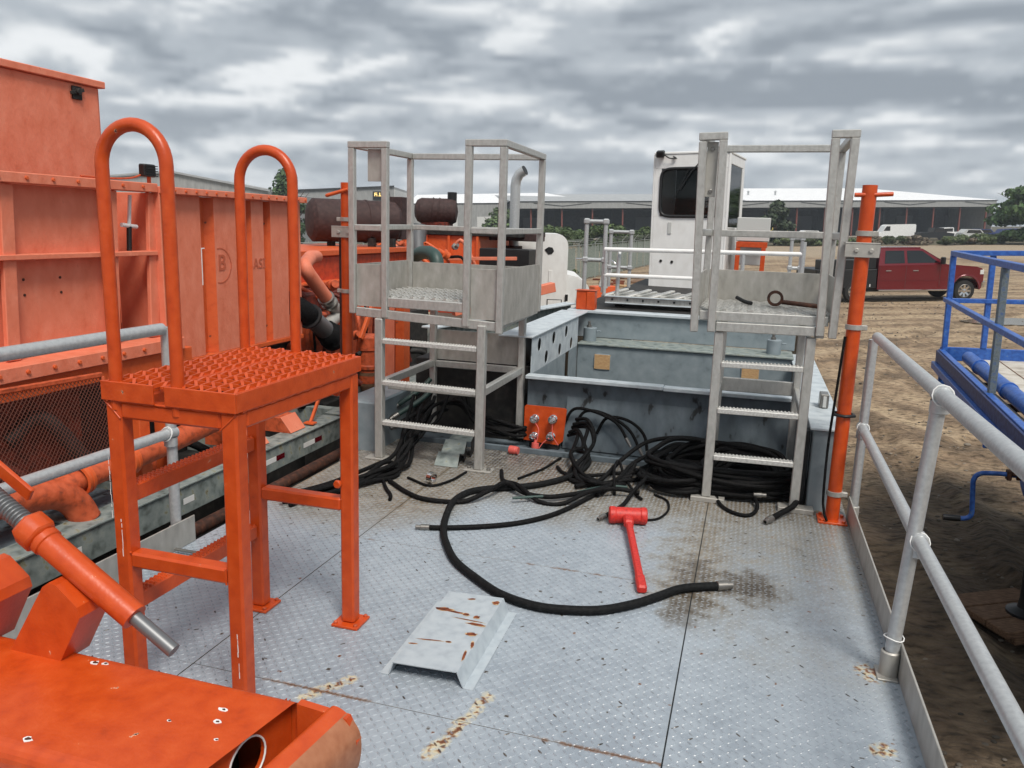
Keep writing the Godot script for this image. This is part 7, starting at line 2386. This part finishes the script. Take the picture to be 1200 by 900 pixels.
	for q in [[-23.35, [[0, 0, 0.12, 0.6], [0.13, 0.48, 0.5, 0.6], [0.13, 0.24, 0.5, 0.36], [0.38, 0.0, 0.5, 0.24]]], [-22.65, [[0.14, 0, 0.3, 0.6], [0, 0, 0.13, 0.11], [0.31, 0, 0.44, 0.11]]], [-22.0, [[0, 0, 0.12, 0.6], [0.13, 0.48, 0.5, 0.6], [0.13, 0.24, 0.44, 0.36], [0.13, 0.0, 0.5, 0.12]]], [-21.35, [[0, 0, 0.12, 0.6], [0.13, 0.48, 0.4, 0.6]]]]:
		st = mk()
		for b in q[1]:
			span(st, Vector3(q[0] + b[0], 7.78 + b[1], -139.699), Vector3(q[0] + b[2], 7.78 + b[3], -139.66), 0.0)
		obj("sign_character", st, M.sign_letters, sg)
	# metal roofed shed over the hopper
	t = thing("metal_shed", "grey metal shed whose sloping roof shows above the orange hopper", "shed", Vector3(-45, 0, -100), "", Y)
	st = mk()
	slab(st, [Vector2(-62.0, 0), Vector2(-29.8, 0), Vector2(-29.8, 7.1), Vector2(-41.5, 9.4), Vector2(-62.0, 8.0)], Transform3D(Basis.IDENTITY, Vector3(0, 0, -100.0)), 24.0)
	obj("wall", st, M.wall_grey, t)
	st = mk()
	beam(st, Vector3(-29.4, 7.16, -99.9), Vector3(-41.5, 9.54, -99.9), 0.5, 0.2)
	beam(st, Vector3(-41.5, 9.54, -99.9), Vector3(-62.0, 8.14, -99.9), 0.5, 0.2)
	obj("barge_board", st, M.roof_grey, t)
	for q in 12:
		pbeam("cladding_rib", M.wall_grey, t, Vector3(-30.6 - q * 1.0, 0.0, -99.98), Vector3(-30.6 - q * 1.0, 7.0 + q * 0.19, -99.98), 0.1, 0.08, Vector3(0, 0, 1), 0.0)

func leaves(st: SurfaceTool, c: Vector3, rad: Vector3, n: int, size: float, r: RandomNumberGenerator, tint: Color, dense := 0.55) -> void:
	for i in n:
		var d := Vector3(r.randfn(), r.randfn(), r.randfn()).normalized()
		var p := c + d * rad * pow(r.randf(), dense * 0.6)
		var u := Vector3(r.randfn(), r.randfn(), r.randfn()).normalized()
		var nn := (d + u * 0.9 + Vector3(0, 0.35, 0)).normalized()
		var a := nn.cross(u).normalized() * size * r.randf_range(0.6, 1.3)
		var b := nn.cross(a).normalized() * size * r.randf_range(0.4, 0.9)
		var k := r.randf_range(0.65, 1.35)
		st.set_color(Color(tint.r * k, tint.g * k * r.randf_range(0.9, 1.1), tint.b * k))
		quad(st, p - a, p - b, p + a, p + b, nn)

func tree(called: String, label: String, u: float, d: float, h: float, w: float, tint: Color, sd: int, trunk := true, n := 2600, group := "trees behind the yard", size := 0.3) -> void:
	var t := thing(called, label, "tree" if trunk else "bush", Vector3(u, 0, -d), group, Y)
	var r := RandomNumberGenerator.new()
	r.seed = sd
	var st := mk()
	if trunk:
		tube(st, smooth([Vector3(u, 0, -d), Vector3(u + 0.1, h * 0.3, -d), Vector3(u - 0.05, h * 0.6, -d)], 0.4), h * 0.03, 9, true, h * 0.012)
		for k in 7:
			var a := TAU * k / 7.0 + r.randf()
			var y := h * r.randf_range(0.22, 0.55)
			tube(st, smooth([Vector3(u, y, -d), Vector3(u + cos(a) * w * 0.25, y + h * 0.12, -d + sin(a) * w * 0.25), Vector3(u + cos(a) * w * 0.42, y + h * 0.24, -d + sin(a) * w * 0.42)], 0.5), h * 0.012, 6, true, 0.02)
		obj("trunk", st, M.bark, t)
	else:
		for k in 5:
			var a := TAU * k / 5.0
			tube(st, [Vector3(u, 0, -d), Vector3(u + cos(a) * w * 0.3, h * 0.6, -d + sin(a) * w * 0.3)], 0.03, 5, true, 0.01)
		obj("stems", st, M.bark, t)
	st = mk()
	var lobes := 34 if trunk else 10
	for k in lobes:
		var f := r.randf()
		var y := lerpf(0.1 if trunk else 0.18, 0.92 if trunk else 0.75, f) * h
		var a := r.randf() * TAU
		var spread: float = w * 0.5 * (sin(PI * clampf(f * 0.85 + 0.18, 0.0, 1.0)) if trunk else 0.8)
		var q := Vector3(u + cos(a) * spread * r.randf_range(0.3, 0.85), y, -d + sin(a) * spread * r.randf_range(0.3, 0.85))
		var s := r.randf_range(0.55, 1.0)
		leaves(st, q, Vector3(w * 0.2, h * (0.11 if trunk else 0.28), w * 0.2) * s, n / lobes, size, r, tint)
	obj("crown", st, M.leaf_mid, t)

func build_planting() -> void:
	tree("tree", "dark green leafy tree behind the orange hopper, left", -28.4, 104.0, 10.2, 7.5, Color(0.045, 0.085, 0.028), 1, true, 3600)
	tree("bush", "light green bush at the foot of the left tree", -26.4, 92.0, 3.6, 5.0, Color(0.1, 0.17, 0.04), 2, false, 1500, "bushes")
	tree("tree", "broad green tree at the right edge of the picture", 66.0, 101.0, 8.4, 14.0, Color(0.07, 0.125, 0.04), 3, true, 11000)
	tree("tree", "dark evergreen tree close right of the cab", 34.0, 104.0, 5.9, 5.2, Color(0.04, 0.06, 0.03), 4, true, 2600)
	tree("tree", "small tree showing between the mufflers", -20.0, 125.0, 5.6, 4.5, Color(0.09, 0.13, 0.05), 5, true, 1500)
	tree("tree", "small tree above the far orange housing", -1.5, 128.0, 5.8, 7.0, Color(0.08, 0.12, 0.045), 6, true, 1800)
	var r := RandomNumberGenerator.new()
	r.seed = 88
	# hedge left of the cab
	for k in 7:
		tree("bush", ["green hedge bush behind the white tractor, leftmost", "second green hedge bush from the white tractor", "third green hedge bush from the white tractor", "fourth green hedge bush, behind the taller pipe hoop", "fifth green hedge bush, behind the lower pipe hoop", "sixth green hedge bush, next to the cab", "seventh green hedge bush, right behind the cab"][k], 2.5 + k * 2.5, 84.0 + r.randf_range(-2, 2), r.randf_range(2.5, 3.2), 4.6, Color(0.06, 0.095, 0.028) * r.randf_range(0.8, 1.2), 20 + k, false, 3200, "hedge bushes", 0.2)
	# rough scrub before the open shed on the right
	for k in 17:
		var u := 34.5 + k * 1.75
		var dry := k in [6, 7, 9, 10, 13]
		tree("bush", "low %s scrub bush before the open shed, number %s from the cab" % ["dry brown" if dry else "green", ["one", "two", "three", "four", "five", "six", "seven", "eight", "nine", "ten", "eleven", "twelve", "thirteen", "fourteen", "fifteen", "sixteen", "seventeen"][k]], u, 101.0 + r.randf_range(-2.0, 3.0), r.randf_range(0.9, 1.5), 3.8, Color(0.15, 0.12, 0.085) if dry else Color(0.075, 0.1, 0.038) * r.randf_range(0.8, 1.3), 40 + k, false, 1500, "scrub bushes", 0.16)
	# small bush by the far end of the fence
	tree("bush", "small weedy bush at the foot of the fence left of the pipe hoops", 2.6, 35.2, 1.0, 1.2, Color(0.07, 0.1, 0.03), 77, false, 700, "bushes", 0.06)

func build_fence() -> void:
	var a := Vector3(-1.0, 0, -30.5)
	var b := Vector3(10.2, 0, -57.5)
	var t := thing("slatted_fence", "grey-green slatted chain link fence running back left of the cab", "fence", (a + b) * 0.5, "", Y)
	var n := 10
	for k in n + 1:
		var p := a.lerp(b, float(k) / n)
		prod("post", M.mesh_wire, t, p, p + Vector3(0, 1.95, 0), 0.035, 8)
		pbeam("barb_arm", M.mesh_wire, t, p + Vector3(0, 1.9, 0), p + Vector3(0.25, 2.2, 0.1), 0.03, 0.03)
	prod("top_rail", M.mesh_wire, t, a + Vector3(0, 1.82, 0), b + Vector3(0, 1.82, 0), 0.022, 8)
	for k in 3:
		prod("barbed_wire", M.mesh_wire, t, a + Vector3(0.08 * (k + 1), 1.95 + 0.09 * k, 0.03), b + Vector3(0.08 * (k + 1), 1.95 + 0.09 * k, 0.03), 0.008, 5)
	var r := RandomNumberGenerator.new()
	r.seed = 15
	var st := mk()
	var d := (b - a).normalized()
	var m := int((b - a).length() / 0.1)
	for k in m:
		if r.randf() < 0.06:
			continue
		var p := a.lerp(b, (k + 0.5) / m)
		beam(st, p + Vector3(0, r.randf_range(0.03, 0.12), 0), p + Vector3(0, r.randf_range(1.68, 1.8), 0), 0.012, r.randf_range(0.06, 0.085), d, 0.0)
	var sl := obj("slats", st, M.fence_slat, t)
	sl.set_meta("kind", "stuff")
	# open chain link run that meets it from the left
	var c := Vector3(-14.0, 0, -44.0)
	var e := Vector3(4.0, 0, -43.0)
	t = thing("chain_link_fence", "open chain link fence behind the white tractor's mirrors", "fence", (c + e) * 0.5, "", Y)
	for k in 7:
		var p := c.lerp(e, k / 6.0)
		prod("post", M.mesh_wire, t, p, p + Vector3(0, 2.1, 0), 0.035, 8)
	prod("top_rail", M.mesh_wire, t, c + Vector3(0, 2.0, 0), e + Vector3(0, 2.0, 0), 0.02, 8)
	st = mk()
	for k in 130:
		var p := c.lerp(e, k / 130.0)
		var q := c.lerp(e, minf(1.0, (k + 9) / 130.0))
		beam(st, p + Vector3(0, 0.05, 0), q + Vector3(0, 1.98, 0), 0.006, 0.006, Vector3.FORWARD, 0.0)
		beam(st, q + Vector3(0, 0.05, 0), p + Vector3(0, 1.98, 0), 0.006, 0.006, Vector3.FORWARD, 0.0)
	var li := obj("mesh", st, M.mesh_wire, t)
	li.set_meta("kind", "stuff")

func build_far_things() -> void:
	far_car("white van, leftmost of the vehicles parked before the shed", 61.0, 128.0, M.white_paint, 0, -1.0)
	far_car("second white van close behind the leftmost parked van", 62.8, 130.5, M.white_paint, 0, -1.0)
	far_car("white pickup between the vans and the dark cars", 70.2, 129.0, M.white_paint, 2, -1.0)
	far_car("black pickup in the middle of the parked row", 66.6, 126.0, M.black, 2, 1.0)
	far_car("grey car right of the white pickup in the parked row", 73.2, 127.0, M.box_grey, 1, 1.0)
	far_car("dark blue car near the right hand tree", 76.0, 129.0, M.blue_dark, 1, 1.0)
	far_car("second dark blue car, farthest right in the parked row", 79.5, 129.0, M.blue_dark, 1, -1.0)
	far_car("white car seen just left of the narrower platform's right posts", 46.5, 124.0, M.white_paint, 1, 1.0)
	# yellow crate frame before the shed
	var t := thing("yellow_stillage", "small yellow tube stillage before the open shed, right of cab", "stillage", Vector3(40.0, 0, -122.0), "", Y)
	var y := mat("yellow", C(200, 180, 96), 0.6)
	for x in [38.4, 39.5, 40.6, 41.7]:
		pbox("post", y, t, Vector3(x - 0.06, 0, -122.06), Vector3(x + 0.06, 2.6, -121.94), 0.01)
	for h in [0.8, 1.7, 2.55]:
		pbox("rail", y, t, Vector3(38.4, h, -121.93), Vector3(41.7, h + 0.1, -121.83), 0.01)
	# rubble and boards heaped at the fence
	var r := RandomNumberGenerator.new()
	r.seed = 5
	for k in 9:
		var c := Vector3(4.3 + r.randf() * 3.0, 0.04, -37.0 - r.randf() * 7.0)
		org = c
		var st := mk()
		bx(st, c, Vector3(r.randf_range(0.4, 1.4), r.randf_range(0.06, 0.2), r.randf_range(0.15, 0.4)), Basis(Vector3.UP, r.randf() * 3.0), 0.01)
		solo("scrap_board", "%s board in the scrap by the slatted fence, %s" % [["brown", "pale", "rusty"][k % 3], ["nearest one", "second one", "third one", "fourth one", "fifth one", "sixth one", "seventh one", "eighth one", "last one"][k]], "board", st, [M.timber, M.plywood, M.rust][k % 3], c, "scrap boards by the fence", Y)
	var ob := Vector3(3.6, 0.0, -31.5)
	org = ob
	var st2 := mk()
	bx(st2, ob + Vector3(0, 0.25, 0), Vector3(0.9, 0.5, 0.6), Basis(Vector3.UP, 0.3), 0.03)
	solo("orange_bin", "small orange bin on the dirt by the slatted fence", "bin", st2, M.orange_worn, ob, "", Y)

func _ready() -> void:
	rng.seed = 1
	set_camera_and_light()
	make_materials()
	var gd := mat("glass_dark", C(16, 18, 20), 0.05)
	gd.metallic_specular = 0.7
	build_ground()
	build_sheds()
	build_fence()
	build_planting()
	build_deck()
	build_front_frame()
	build_hopper()
	build_chassis()
	build_engines()
	build_semi()
	build_cab()
	build_walkway()
	build_rails()
	build_left_platform()
	build_right_platform()
	build_poles()
	build_stand()
	build_drawbar()
	build_cover()
	build_mallet()
	build_hoses()
	build_panel()
	build_blue()
	build_pickup()
	build_far_things()
